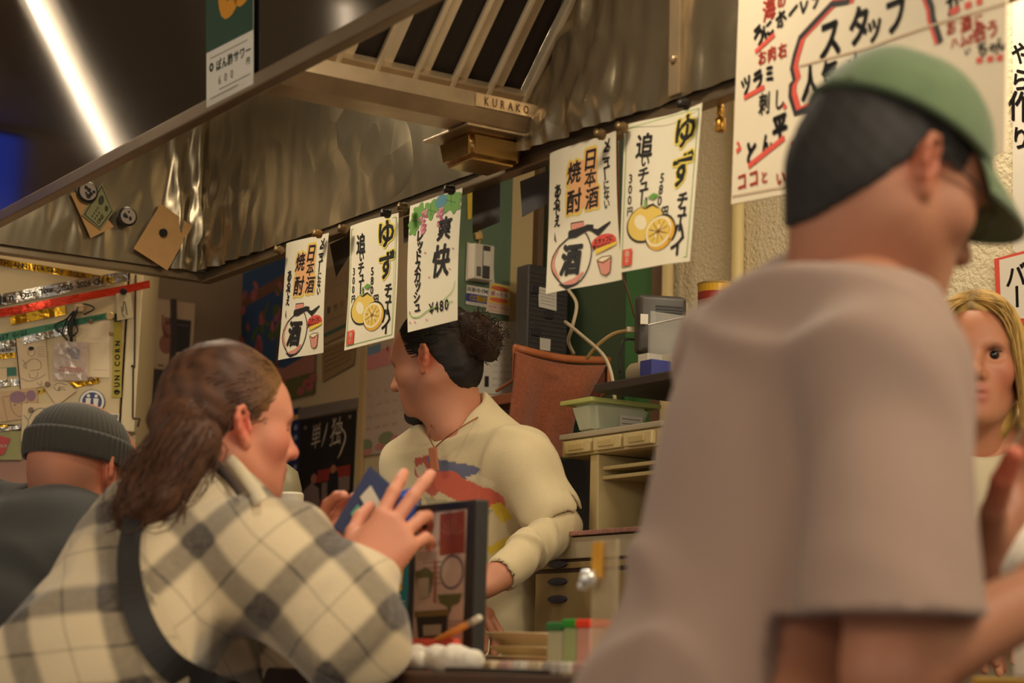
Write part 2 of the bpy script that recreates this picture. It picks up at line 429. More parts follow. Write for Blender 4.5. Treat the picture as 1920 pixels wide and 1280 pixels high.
def put_mesh(name, VQ, m, parent=None, col=None, uv=None, smooth=True):
    """link vertices and quads as one smooth mesh, with an optional colour and uv per vertex"""
    V, Q = VQ
    org = np.array((V.min(0) + V.max(0)) / 2) if parent is None else np.array(parent.location)
    me = bpy.data.meshes.new(name); me.from_pydata((V - org).tolist(), [], Q.tolist() if hasattr(Q, 'tolist') else Q)
    me.materials.append(m)
    if smooth: me.polygons.foreach_set('use_smooth', [True] * len(me.polygons))
    if col is not None:
        a = me.color_attributes.new('Col', 'FLOAT_COLOR', 'POINT'); c4 = np.ones((len(V), 4), np.float32); c4[:, :3] = col; a.data.foreach_set('color', c4.ravel())
    if uv is not None:
        l = me.uv_layers.new(name='UV'); vi = np.zeros(len(me.loops), np.int64); me.loops.foreach_get('vertex_index', vi); l.data.foreach_set('uv', np.asarray(uv, np.float32)[vi].ravel())
    me.update(); o = bpy.data.objects.new(name, me); COL.objects.link(o)
    if parent is None: o.location = Vector(org)
    else: o.parent = parent
    return o
def merge(*vqs):
    V, Q, n = [], [], 0
    for v, q in vqs: V.append(v); Q.append(np.asarray(q) + n); n += len(v)
    return np.concatenate(V), np.concatenate(Q)

# ------------------------------------------------------------------ heads and hands
class Head:
    """a head's own axes: x to the face, y to its left, z up; origin between the ears"""
    def __init__(self, c, fwd, up=(0, 0, 1), size=1.0, width=1.0):
        x = unit(fwd); y = unit(np.cross(up, x)); z = np.cross(x, y); self.R = np.stack([x, y, z], 1); self.c = np.asarray(c, float); self.s = size; self.wd = width
    @classmethod
    def at_ear(cls, P, side, fwd, up=(0, 0, 1), size=1.0, width=1.0):
        k = cls(P, fwd, up, size, width); k.c = np.asarray(P, float) - k.R @ (np.array([-.008, .085 * side * width, 0]) * size); return k
    def p(self, x, y, z): return self.c + self.R @ (np.array([x, y * self.wd, z]) * self.s)
    def inv(self, P): return ((P - self.c) @ self.R) / self.s / np.array([1, self.wd, 1])
    def e(self, c, r, k=0.02, sub=False, R=None):
        return ell(self.p(*c), np.array([r[0], r[1] * self.wd, r[2]]) * self.s, self.R if R is None else self.R @ R, k * self.s, sub)
    def c_(self, a, b, ra, rb=None, k=0.02): return cap(self.p(*a), self.p(*b), ra * self.s, (ra if rb is None else rb) * self.s, k * self.s)
    def prims(self, nose=1.0, jaw=1.0, female=False, mouth=0.0, ears=True):
        e, c = self.e, self.c_
        P = [e((-.012, 0, .045), (.098, .077, .088)), e((-.035, 0, .002), (.07, .064, .06), .03),
             e((.045, 0, -.018), (.056, .058, .085), .03), e((.05, 0, .045), (.052, .062, .055), .03)]
        for s in (1, -1):
            P += [c((.0, .054 * s, -.048), (.068, .02 * s, -.088), .020 * jaw, .019, .03),
                  e((.060, .046 * s, -.014), (.028, .022, .024), .025),
                  c((.083, .040 * s, .031), (.093, .010 * s, .030), .009 if female else .011, .010, .02)]
        P += [e((.084, 0, -.094), (.017, .02, .016), .02), e((.078, 0, -.056), (.024, .032, .03), .025)]
        for s in (1, -1): P.append(e((.100, .034 * s, .012), (.018, .018, .011), .014, True))
        for s in (1, -1): P.append(e((.0785, .033 * s, .012), (.0135, .0155, .0125), .004))
        P += [c((.093, 0, .026), (.095 + .021 * nose, 0, -.020), .0085, .0115, .012), e((.095 + .024 * nose, 0, -.023), (.010, .0105, .009), .010)]
        for s in (1, -1): P.append(e((.102, .0135 * s, -.027), (.011, .008, .0085), .008))
        P += [e((.0985, 0, -.052 + mouth * .3), (.010, .022, .0065), .006), e((.0965, 0, -.066 - mouth), (.0095, .019, .0075), .006)]
        if mouth: P.append(e((.108, 0, -.058 - mouth * .4), (.012, .016, .004 + mouth * .5), .004, True))
        else: P.append(e((.111, 0, -.0585), (.008, .022, .0016), .003, True))
        if ears:
            for s in (1, -1): P += self.ear(s)
        return P
    def ear(self, s):
        a = np.array([-.006, .078 * s, .002]); tilt = math.radians(-14); fl = math.radians(24) * s
        bx = np.array([math.cos(tilt) * math.cos(fl), -math.sin(fl) , math.sin(tilt) * 0.0 + 0.0]); bx = unit([math.cos(fl), -math.sin(fl), 0]); bz = unit([math.sin(tilt), 0, math.cos(tilt)])
        by = np.cross(bz, bx); bx = np.cross(by, bz); E = np.stack([bx, by, bz], 1)
        q = lambda x, y, z: a + E @ np.array([x, y * s, z])
        P = [self.e(q(-.004, .0, .002), (.0155, .0045, .027), .006, R=E), self.e(q(.006, -.004, .0), (.010, .012, .02), .008, R=E)]
        helix = [(.010, .001, .004), (.009, .006, .018), (.000, .008, .029), (-.012, .009, .027), (-.0195, .010, .013), (-.019, .010, -.004), (-.012, .007, -.018), (-.003, .004, -.027)]
        for i in range(len(helix) - 1): P.append(self.c_(q(*helix[i]), q(*helix[i + 1]), .0042, .0042, .004))
        P.append(self.e(q(.001, .004, -.028), (.0085, .0055, .010), .006, R=E))
        anti = [(-.008, .006, .018), (-.011, .007, .004), (-.006, .006, -.012)]
        for i in range(2): P.append(self.c_(q(*anti[i]), q(*anti[i + 1]), .0034, .0036, .004))
        P.append(self.e(q(.001, .007, -.001), (.0075, .0065, .0115), .003, True, R=E))
        P.append(self.c_(q(.010, .005, .002), q(.009, .006, -.008), .0042, .0045, .004))
        return P
    def eyes(self, parent, iris=(48, 34, 26)):
        for s in (1, -1):
            mb = MB(); c = self.p(.0800, .033 * s, .012); r = .0128 * self.s
            prof = [(r * math.sin(a), -r * math.cos(a)) for a in np.linspace(0, math.pi, 13)]
            ax = np.stack([self.R[:, 1], self.R[:, 2], self.R[:, 0]], 1)
            mb.lathe(prof[:9], c, ax, 20, 0); mb.lathe(prof[8:11], c, ax, 20, 1); mb.lathe(prof[10:], c, ax, 20, 2)
            mb.build('eye', [mat('eye_white', (205, 195, 180), .25), mat('iris_%d' % iris[0], iris, .2), mat('pupil', (12, 10, 9), .15)], parent, True)
def finger(base, d, curl_axis, lens, rad, curls, k=0.004):
    """three bones; curls in degrees about curl_axis"""
    pts = [np.asarray(base, float)]; d = unit(d)
    for L, a in zip(lens, curls):
        R = np.array(Matrix.Rotation(math.radians(a), 3, Vector(curl_axis))); d = R @ d; pts.append(pts[-1] + d * L)
    rs = [rad * 1.06, rad * 1.0, rad * .92, rad * .78]
    return [cap(pts[i], pts[i + 1], rs[i], rs[i + 1], k) for i in range(3)], pts
def hand(wrist, d, pn, side, curls, thumb, spread=6, size=1.0, tcurl=(8, 10, 12), wr=.026, fore=None):
    """d: wrist to knuckles, pn: the way the palm faces, side +1 left hand / -1 right; curls: four (a,b,c); thumb: direction in (d, lateral, palm)"""
    d = unit(d); pn = unit(np.asarray(pn, float) - d * (np.asarray(pn, float) @ d)); lat = np.cross(d, pn) * side   # towards the thumb
    w = np.asarray(wrist, float); S = size; P = []
    axis = np.cross(d, pn)                                       # turns d towards the palm
    kn = [w + d * x * S + lat * y * S - pn * .004 * S for x, y in ((.092, .029), (.096, .009), (.091, -.011), (.082, -.029))]
    for i, q in enumerate(kn): P.append(cap(w + lat * (.014 - .0095 * i) * S + d * .012 * S, q, .0165 * S, .0112 * S, .018 * S))
    P.append(ell(w + d * .045 * S + lat * .026 * S + pn * .010 * S, np.array([.032, .017, .016]) * S, np.stack([d, lat, pn], 1), .018 * S))
    P.append(ell(w + d * .045 * S - lat * .022 * S + pn * .008 * S, np.array([.036, .014, .013]) * S, np.stack([d, lat, pn], 1), .018 * S))
    LN = [(.043, .026, .022), (.048, .030, .023), (.044, .028, .023), (.034, .021, .020)]; RD = (.0092, .0095, .0090, .0079)
    tips = []
    for i in range(4):
        a = math.radians(spread * (1.3 - i * .95)); fd = d * math.cos(a) + lat * math.sin(a)
        f, pts = finger(kn[i], fd, axis, [l * S for l in LN[i]], RD[i] * S, curls[i]); P += f; tips.append(pts)
    tb = w + d * .022 * S + lat * .026 * S + pn * .006 * S
    td = unit(d * thumb[0] + lat * thumb[1] + pn * thumb[2]); tax = unit(np.cross(td, d * .6 - lat * .5 + pn * .4))
    f, pts = finger(tb, td, tax, [.044 * S, .033 * S, .027 * S], .0108 * S, tcurl); f[0] = cap(pts[0], pts[1], .0155 * S, .0118 * S, .014 * S); P += f; tips.append(pts)
    if fore is not None: P.append(cap(np.asarray(fore, float), w + d * .008, .029 * S, wr * S, .02))
    return P, tips, (d, lat, pn)
SKIN_A = np.array(lin((214, 150, 118))[:3])
def skin_colour(V, base, spots, wave=None):
    """spots: (centre, radius, colour) patches such as lips, ears, stubble"""
    c = np.tile(np.array(lin(base)[:3]), (len(V), 1))
    w = Wave(14, 3)(V)[:, None]; c = c * (1 + .05 * w * np.array([[.6, 1, 1.1]]))
    for q, r, cl in spots:
        d = np.linalg.norm(V - np.asarray(q), axis=1); k = np.clip(1.35 - d / r, 0, 1)[:, None] if np.isscalar(r) else 0
        c = c * (1 - k) + np.array(lin(cl)[:3]) * k
    return c
def strands(paths, r=0.0011, n=3, taper=True):
    mb = MB()
    for p in paths:
        m = len(p); rr = r * (np.sin(np.linspace(0.35, math.pi - .12, m)) if taper else np.ones(m)) + 1e-5
        mb.tube(p, rr, n, cap=False)
    return np.concatenate(mb.v), mb.f
# ------------------------------------------------------------------ room shell
M_WALL = mat('beige_wall', (205, 186, 150), .8, noise=.08, nscale=3, bump=.0006, bscale=25)
M_STUCCO = mat('stucco_wall', (232, 220, 186), .75, bump=.0042, bscale=105)
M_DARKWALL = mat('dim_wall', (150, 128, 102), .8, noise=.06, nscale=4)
T_WALL = 0.92; S_LEFT = -2.86
def wallbox(name, s0, s1, t0, t1, z0, z1, m):
    mb = MB(); stbox(mb, s0, s1, t0, t1, z0, z1); return tag(mb.build(name, m), kind='structure')
wallbox('floor', -4.5, 5.5, -4.5, 1.2, -.06, 0.0, mat('floor_tile', (92, 78, 66), .5, noise=.15, nscale=5))
wallbox('ceiling', -4.5, 5.5, -4.5, 1.2, 2.6, 2.66, mat('ceiling_board', (190, 172, 142), .8, noise=.05))
wallbox('wall_back', S_LEFT, -0.44, T_WALL, T_WALL + .08, 0, 2.6, M_WALL)
wallbox('wall_right', -0.44, 5.5, T_WALL, T_WALL + .08, 0, 2.6, M_STUCCO)
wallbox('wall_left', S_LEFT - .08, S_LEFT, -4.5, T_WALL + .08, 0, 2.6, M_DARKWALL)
# trim between the green niche and the stucco, and the pale pipe along it
wallbox('trim_1', -.475, -.43, T_WALL - .03, T_WALL, 0, 2.6, mat('brown_trim', (118, 92, 66), .6, noise=.15, nscale=12))
mb = MB(); mb.tube([K(1251, 560, T_WALL - .035) * [1, 1, 0], K(1251, 560, T_WALL - .035) * [1, 1, 0] + [0, 0, 2.6]], .014, 12)
tag(mb.build('wall_pipe', mat('cream_pipe', (206, 186, 130), .5), smooth=True), 'cream vertical pipe running up the wall where green meets stucco', 'pipe')
mb = MB(); mb.tube([K(1383, 430, T_WALL - .02) * [1, 1, 0], K(1383, 430, T_WALL - .02) * [1, 1, 0] + [0, 0, 2.6]], .015, 12)
tag(mb.build('wall_conduit', mat('cream_pipe'), smooth=True), 'pale conduit down the stucco wall under the big hand-lettered sign', 'pipe')
mb = MB(); mb.tube(spline([K(1391, 375, T_WALL - .006), K(1393, 430, T_WALL - .006), K(1391, 480, T_WALL - .006), K(1397, 560, T_WALL - .006)], 12), .0025, 6)
tag(mb.build('thin_wall_cable', mat('brown_cable', (120, 70, 50), .5), smooth=True), 'thin brown cable beside the pale conduit on the stucco wall', 'cable')

# ------------------------------------------------------------------ the counter
TC0, TC1 = -0.625, -0.13; CZ = 0.897
ct = empty('bar_counter', W(1.0, -.4, 0), 'dark brown wooden bar counter the customers lean on', 'counter')
mb = MB(); stbox(mb, -1.0, 2.6, TC0, TC1, CZ - .045, CZ, 0, .005); mb.build('counter_top', mat('dark_wood', (74, 48, 36), .42, noise=.25, nscale=14), ct)
mb = MB(); stbox(mb, -.95, 2.55, TC0 + .10, TC1 - .05, 0, CZ - .046); mb.build('counter_front', mat('counter_front', (62, 48, 40), .6, noise=.1), ct)

# ------------------------------------------------------------------ range hood
M_STEEL = mat('brushed_steel', (120, 117, 112), .23, 1.0, noise=.05, nscale=6, aniso=.75)
M_STEEL2 = mat('greasy_steel', (180, 156, 122), .36, .6, noise=.15, nscale=18)
M_LIP = mat('hood_lip_steel', (150, 132, 106), .38, .8, noise=.12, nscale=10)
M_FOIL = mat('crumpled_foil', (162, 148, 122), .3, .85, noise=.06, nscale=8)
HS0, HS1, HT0, HT1, HZ0, HZ1 = -1.098, 1.56, -.615, .0, HOOD_Z, 2.52
hood = empty('range_hood', W(0, -.3, HOOD_Z), 'large steel canopy hood lined with crinkled foil hanging over the counter', 'range hood')
def steel_dark():
    m = mat('hood_outer_steel', (122, 119, 118), .075, 1.0)
    nt = m.node_tree; b = nt.nodes['Principled BSDF']; tc = nt.nodes.new('ShaderNodeTexCoord')
    mp = nt.nodes.new('ShaderNodeMapping'); mp.inputs['Scale'].default_value = (.6, .6, .6)
    n = nt.nodes.new('ShaderNodeTexNoise'); n.inputs['Scale'].default_value = 3.0; nt.links.new(tc.outputs['Object'], mp.inputs[0]); nt.links.new(mp.outputs[0], n.inputs['Vector'])
    bp = nt.nodes.new('ShaderNodeBump'); bp.inputs['Strength'].default_value = 1; bp.inputs['Distance'].default_value = .0006
    nt.links.new(n.outputs['Fac'], bp.inputs['Height']); nt.links.new(bp.outputs['Normal'], b.inputs['Normal']); return m
for nm, bx, m in (('front_panel', (HS0, HS1, HT0 - .006, HT0 + .006, HZ0 + .02, HZ1), steel_dark()), ('end_panel', (HS0 - .006, HS0 + .006, HT0 + .007, HT1 - .007, HZ0 + .015, HZ1), M_STEEL2),
                  ('end_panel', (HS1 - .006, HS1 + .006, HT0 + .007, HT1 - .007, HZ0 + .015, HZ1), M_STEEL2), ('rear_panel', (HS0, HS1, HT1 - .006, HT1 + .006, HZ0 + .015, HZ1), M_STEEL2),
                  ('top_panel', (HS0 + .01, HS1 - .01, HT0 + .01, HT1 - .01, HZ1 - .012, HZ1), M_STEEL2),
                  ('front_lip', (HS0 - .012, HS1 + .012, HT0 - .012, HT0 + .012, HZ0 - .004, HZ0 + .022), M_LIP), ('rear_lip', (HS0 - .012, HS1 + .012, HT1 - .014, HT1 + .016, HZ0 - .006, HZ0 + .018), M_LIP),
                  ('end_lip', (HS0 - .016, HS0 + .012, HT0, HT1, HZ0 - .005, HZ0 + .016), M_LIP), ('end_lip', (HS1 - .012, HS1 + .016, HT0, HT1, HZ0 - .005, HZ0 + .016), M_LIP)):
    mb = MB(); stbox(mb, *bx, 0, .003); mb.build(nm, m, hood)
def foil(name, a, b, zlo, zhi, inward, nx, nz, hot):
    """crumpled foil from plan point a to b; hot(x, z) says how deep the creases are"""
    wv = Wave(3.2, 11); w2 = Wave(9, 12, stretch=(0, 0, 1)); w3 = Wave(22, 13, stretch=(.2, .2, 1)); vs = []; fs = []
    for j in range(nz + 1):
        for i in range(nx + 1):
            x, z = i / nx, j / nz; p = W(*(np.array(a) * (1 - x) + np.array(b) * x), zlo + (zhi - zlo) * z)
            P = p[None]; k = hot(x, z)
            d = .0025 * (1 + wv(P)[0]) + k * (.020 * (1 - abs(w2(P)[0]) * 1.3) + .012 * (1 - abs(w3(P)[0]) * 1.4))
            vs.append(p + inward * (.009 + max(d, 0)))
    for j in range(nz):
        for i in range(nx):
            q = j * (nx + 1) + i; fs.append([q, q + 1, q + nx + 2, q + nx + 1])
    o = mk(name, vs, fs, M_FOIL, hood, smooth=True); return o
def hotspots(L):
    def f(x, z):
        r = .045
        for cx, cz, sx, sz, a in L: r += a * math.exp(-((x - cx) / sx) ** 2 - ((z - cz) / sz) ** 2)
        return r
    return f
def crease_nodes():
    nt = M_FOIL.node_tree; b = nt.nodes['Principled BSDF']; tc = nt.nodes.new('ShaderNodeTexCoord'); v = nt.nodes.new('ShaderNodeTexVoronoi'); v.inputs['Scale'].default_value = 11
    n = nt.nodes.new('ShaderNodeTexNoise'); n.inputs['Scale'].default_value = 3.2; mr = nt.nodes.new('ShaderNodeMapRange'); mr.inputs[1].default_value = .57; mr.inputs[2].default_value = .76
    mu = nt.nodes.new('ShaderNodeMath'); mu.operation = 'MULTIPLY'; bp = nt.nodes.new('ShaderNodeBump'); bp.inputs['Distance'].default_value = .013
    nt.links.new(tc.outputs['Object'], v.inputs['Vector']); nt.links.new(tc.outputs['Object'], n.inputs['Vector']); nt.links.new(n.outputs['Fac'], mr.inputs[0]); nt.links.new(v.outputs['Distance'], mu.inputs[0]); nt.links.new(mr.outputs[0], mu.inputs[1])
    nt.links.new(mu.outputs[0], bp.inputs['Height']); nt.links.new(bp.outputs['Normal'], b.inputs['Normal'])
crease_nodes()
foil('foil_lining', (HS0 + .012, HT1 - .008), (HS1 - .01, HT1 - .008), HZ0 + .014, HZ1 - .02, -E2, 230, 64, hotspots([(.018, .1, .06, .5, .75), (.61, .2, .047, .35, .9), (.09, .0, .09, .1, .3), (.68, .05, .13, .1, .3), (.55, .03, .026, .08, .9)]))
foil('foil_lining', (HS0 + .008, HT0 + .02), (HS0 + .008, HT1 - .012), HZ0 + .014, HZ1 - .02, E1, 70, 64, hotspots([(.93, .15, .12, .5, .9), (.45, .1, .2, .08, .2)]))
foil('foil_lining', (HS1 - .008, HT0 + .02), (HS1 - .008, HT1 - .012), HZ0 + .014, HZ1 - .02, -E1, 40, 40, hotspots([(.5, .3, .3, .3, .3)]))
# seam strip with bolts on the rear panel
mb = MB(); stbox(mb, .785, .815, HT1 - .030, HT1 - .018, HZ0 + .02, HZ1 - .02, 0, .002); sm = mb.build('seam_strip', M_STEEL2, hood)
for z in (1.90, 2.06, 2.22):
    mb = MB(); mb.lathe([(.0, .006), (.006, .005), (.008, 0)], W(.80, HT1 - .030, z), np.stack([E1, EZ, -E2], 1), 12); mb.build('bolt', M_STEEL2, sm, True)
# grease filter: a tilted bank of channels across the hood
FS, FZ = .345, 1.924; gdir = unit(E1 * 1.0 + EZ * 1.0); gn = unit(E1 - EZ) ; FL = .62
def filt(t, g, h): return W(FS, t, FZ) + gdir * g + gn * h
RF = np.stack([gdir, E2, gn], 1)
fil = empty('grease_filter', W(FS, -.3, FZ), 'tilted steel baffle filter with shiny slats inside the canopy hood', 'grease filter')
mb = MB(); mb.box(filt(-.305, 0.012, -.004), (.014, .275, .012), RF, 0, .003); mb.build('filter_rail', M_STEEL2, fil)
mb = MB(); mb.box(filt(-.305, FL, -.004), (.014, .275, .012), RF, 0, .003); mb.build('filter_rail', M_STEEL2, fil)
mb = MB(); mb.box(filt(-.305, FL / 2, -.030), (FL / 2, .275, .002), RF); mb.build('filter_back', mat('filter_dark', (52, 44, 38), .5, .3), fil)
M_SLAT = mat('slat_steel', (226, 210, 180), .35, .55, noise=.08, nscale=20)
slat = None
NSL = 8
for i in range(NSL):
    t = -.575 + i * (.54 / (NSL - 1))
    if slat is None:
        mb = MB()
        for dy, hz, wy, dz in ((0, .004, .0055, .005), (.024, -.014, .010, .004)): mb.box(filt(t + dy, FL / 2, hz), (FL / 2 - .008, wy, dz), RF, 0, .0025)
        slat = mb.build('slat', M_SLAT, fil); t0 = t
    else:
        o = slat.copy(); COL.objects.link(o); o.parent = fil; o.location = Vector(E2 * (t - t0))
mb = MB(); mb.box(filt(-.305, FL / 2, -.010), (FL / 2, .004, .012), RF); 
for sgn in (-1, 1):
    mb = MB(); mb.box(filt(-.305 + sgn * .274, FL / 2, -.006), (FL / 2, .006, .012), RF, 0, .002); mb.build('filter_side', M_SLAT, fil)
# trough under the filter with embossed lettering
def trough():
    mb = MB(); prof = [(.002, .0), (.05, -.006), (.056, -.035), (.03, -.058), (-.035, -.058), (-.045, .0)]
    v = []
    for t in (-.60, -.022): v += [W(FS + a - .008, t, FZ + b) for a, b in prof]
    n = len(prof); f = [[i, (i + 1) % n, n + (i + 1) % n, n + i] for i in range(n)] + [list(range(n - 1, -1, -1)), list(range(n, 2 * n))]
    return mb.add(v, f).build('grease_trough', M_STEEL2, fil)
trough()
g = Sheet('maker_plate', [W(FS + .049, a, FZ + b) for a, b in ((-.16, -.010), (-.03, -.010), (-.03, -.034), (-.16, -.034))], M_STEEL2, parent=fil, nu=2, nv=2, push=.001)
g.layer('embossed_lettering', mat('emboss', (142, 112, 82), .45, .5)).line('KURAKO', .17, .5, .9, step=.13, bold=.02, sx=.7); g.done()
# oil cup hanging under the trough
cup = empty('oil_cup', K(915, 285, -.09), 'small brassy oil cup hung under the grease filter', 'oil cup')
cs, ctt, cz = STZ(K(903, 240, -.085)); zt = cz - .0
def frus(mb, s, t, z0, z1, a0, b0, a1, b1):
    p = [W(s + x * a0, t + y * b0, z0) for x, y in ((-1, -1), (1, -1), (1, 1), (-1, 1))] + [W(s + x * a1, t + y * b1, z1) for x, y in ((-1, -1), (1, -1), (1, 1), (-1, 1))]
    return mb.hexa(p)
M_BRASS = mat('brassy_steel', (176, 140, 84), .28, 1.0, noise=.12, nscale=15)
mb = MB(); frus(mb, cs, ctt, zt - .075, zt - .024, .052, .052, .060, .060); o = mb.build('cup_bowl', M_BRASS, cup)
bm = bmesh.new(); bm.from_mesh(o.data); bmesh.ops.bevel(bm, geom=[e for e in bm.edges if e.calc_length() > .02], offset=.009, segments=3, affect='EDGES'); bm.to_mesh(o.data); bm.free(); smooth_by_angle(o, 50)
mb = MB(); stbox(mb, cs - .078, cs + .078, ctt - .078, ctt + .078, zt - .0245, zt - .020, 0, .001); mb.build('cup_rim', M_STEEL2, cup)
mb = MB(); stbox(mb, cs - .02, cs + .074, ctt + .05, ctt + .074, zt - .020, FZ - .062); stbox(mb, cs + .060, cs + .074, ctt - .03, ctt + .05, zt - .020, FZ - .062); mb.build('cup_bracket', mat('dark_bracket', (96, 78, 62), .4, .7), cup)

# ------------------------------------------------------------------ paper and ink
PAPER = mat('paper', (238, 226, 196), .8, noise=.02, nscale=8); PAPER2 = mat('white_paper', (232, 226, 212), .8); TAN = mat('tan_paper', (206, 158, 98), .75, noise=.1, nscale=25)
INK = mat('black_ink', (38, 34, 32), .7); RED = mat('red_ink', (226, 84, 66), .7); YEL = mat('yellow_ink', (240, 205, 70), .7); ORA = mat('orange_ink', (240, 178, 120), .7)
PINK = mat('pink_ink', (214, 140, 150), .7); GRN = mat('green_ink', (140, 178, 90), .7); SALM = mat('salmon_ink', (226, 150, 128), .7); LEAF = mat('leaf_ink', (110, 160, 70), .7)
TEAL = mat('teal_ink', (84, 140, 150), .7); LEMON = mat('lemon_ink', (236, 200, 96), .7); CREAM = mat('cream_ink', (246, 232, 190), .7); MAG = mat('magenta_ink', (186, 92, 122), .7)
GREY = mat('grey_ink', (130, 120, 108), .7); BLUE = mat('blue_ink', (58, 66, 150), .7); NAVY = mat('navy_ink', (44, 54, 88), .6); BROWN = mat('brown_ink', (120, 76, 50), .7)

def magnet(P, n, r, color, label, h=.006, cat='magnet', group=None):
    n = unit(n); a = unit(np.cross(n, [0, 0, 1])); b = np.cross(n, a); mb = MB()
    mb.lathe([(r, 0), (r, h * .75), (r * .85, h), (0, h)], np.asarray(P, float), np.stack([a, b, n], 1), 20)
    return tag(mb.build('round_magnet', mat('magnet_%d_%d' % (color[0], color[2]), color, .35, .3), smooth=False), label, cat, group)
def clip_on_rail(x, y, color, label):
    p = K(x, y, -.026); mb = MB()
    mb.lathe([(.004, 0), (.009, .003), (.010, .010), (.007, .014), (.0085, .02), (0, .023)], p - E2 * .012, np.stack([E1, EZ, -E2], 1), 14)
    return tag(mb.build('push_pin', mat('pin_%d' % color[0], color, .35, .5), smooth=True), label, 'push pin')

def sake_poster(px, label, t):
    S = px_sheet('menu_poster', px, t, PAPER, label=label, cat='poster', group='hand-lettered menu posters along the hood', bend=lambda u, v: .006 * math.sin(v * 3.0) * (u - .3) + .002 * math.sin(u * 6))
    YEL2 = mat('yellow_glow', (238, 214, 90), .7)
    KJ = (('日', .63, .14, .16), ('本', .63, .27, .13), ('酒', .65, .41, .15), ('焼', .40, .20, .16), ('酎', .40, .40, .17))
    S.layer('lettering', YEL2)
    for c, u, v, z in KJ: S.ch(c, u, v, z * 1.04, .17)
    S.layer('lettering', ORA)
    for c, u, v, z in KJ: S.ch(c, u, v, z, .10)
    S.rect(.33, .13, .72, .46)
    S.layer('lettering', INK)
    for c, u, v, z in KJ: S.ch(c, u, v, z, .03, random.uniform(-.07, .07), shear=.12)
    S.col('メニュー', .87, .075, .10, .066, .042, .10, du=-.012); S.col('にない', .855, .35, .075, .064, .03, .08)
    S.col('あるでぇ', .15, .29, .10, .074, .034, .10, du=-.006); S.stroke([(.115, .585), (.12, .63), (.14, .655)], .022, 'both')
    S.layer('bottle_drawing', SALM)
    S.stroke([(.20, .68), (.10, .76), (.105, .83), (.2, .92)], .05, 'both'); S.stroke([(.25, .955), (.40, .955), (.52, .90)], .06, 'both')
    S.poly([(.36, .55), (.53, .555), (.545, .60), (.36, .60)])
    S.layer('bottle_drawing', INK)
    S.stroke(spline_uv([(.33, .645), (.17, .70), (.08, .78), (.10, .86), (.22, .945), (.30, .975), (.46, .965), (.58, .88), (.63, .76), (.58, .66), (.55, .64)]), .014)
    S.stroke([(.20, .955), (.30, .985), (.44, .975)], .035, 'both')
    S.stroke([(.32, .63), (.42, .635), (.58, .605), (.66, .615)], .055); S.stroke([(.6, .615), (.72, .655), (.90, .605)], .06, 'both'); S.stroke([(.33, .61), (.6, .60)], .03)
    S.stroke([(.36, .55), (.53, .555), (.545, .60), (.36, .60), (.36, .55)], .010)
    S.ch('酒', .36, .80, .22, .055, -.06, 1.0, .15)
    S.layer('speech_bubble', RED); S.ell(.80, .73, .17, .055)
    S.layer('speech_bubble', YEL); S.poly([(.68, .765), (.98, .745), (.97, .765), (.68, .80)])
    S.layer('speech_bubble', INK); S.line('スタッフに', .69, .715, .042, .052, .03, .1); S.line('声かけてね!', .67, .755, .042, .052, .03, .1)
    S.layer('cup_drawing', SALM); S.poly([(.71, .86), (.88, .845), (.86, .93), (.82, .95), (.76, .94)])
    S.layer('cup_drawing', CREAM); S.ell(.79, .846, .085, .018)
    S.layer('cup_drawing', BROWN); S.stroke([(.70, .84), (.74, .935), (.80, .955), (.86, .935), (.89, .83)], .010); S.stroke([(.70, .845), (.78, .866), (.89, .84)], .012); S.stroke([(.70, .84), (.77, .825), (.89, .83)], .008)
    return S.done()
def spline_uv(p, n=30): return [tuple(q) for q in spline(np.array([(a, b, 0) for a, b in p]), n)[:, :2]]
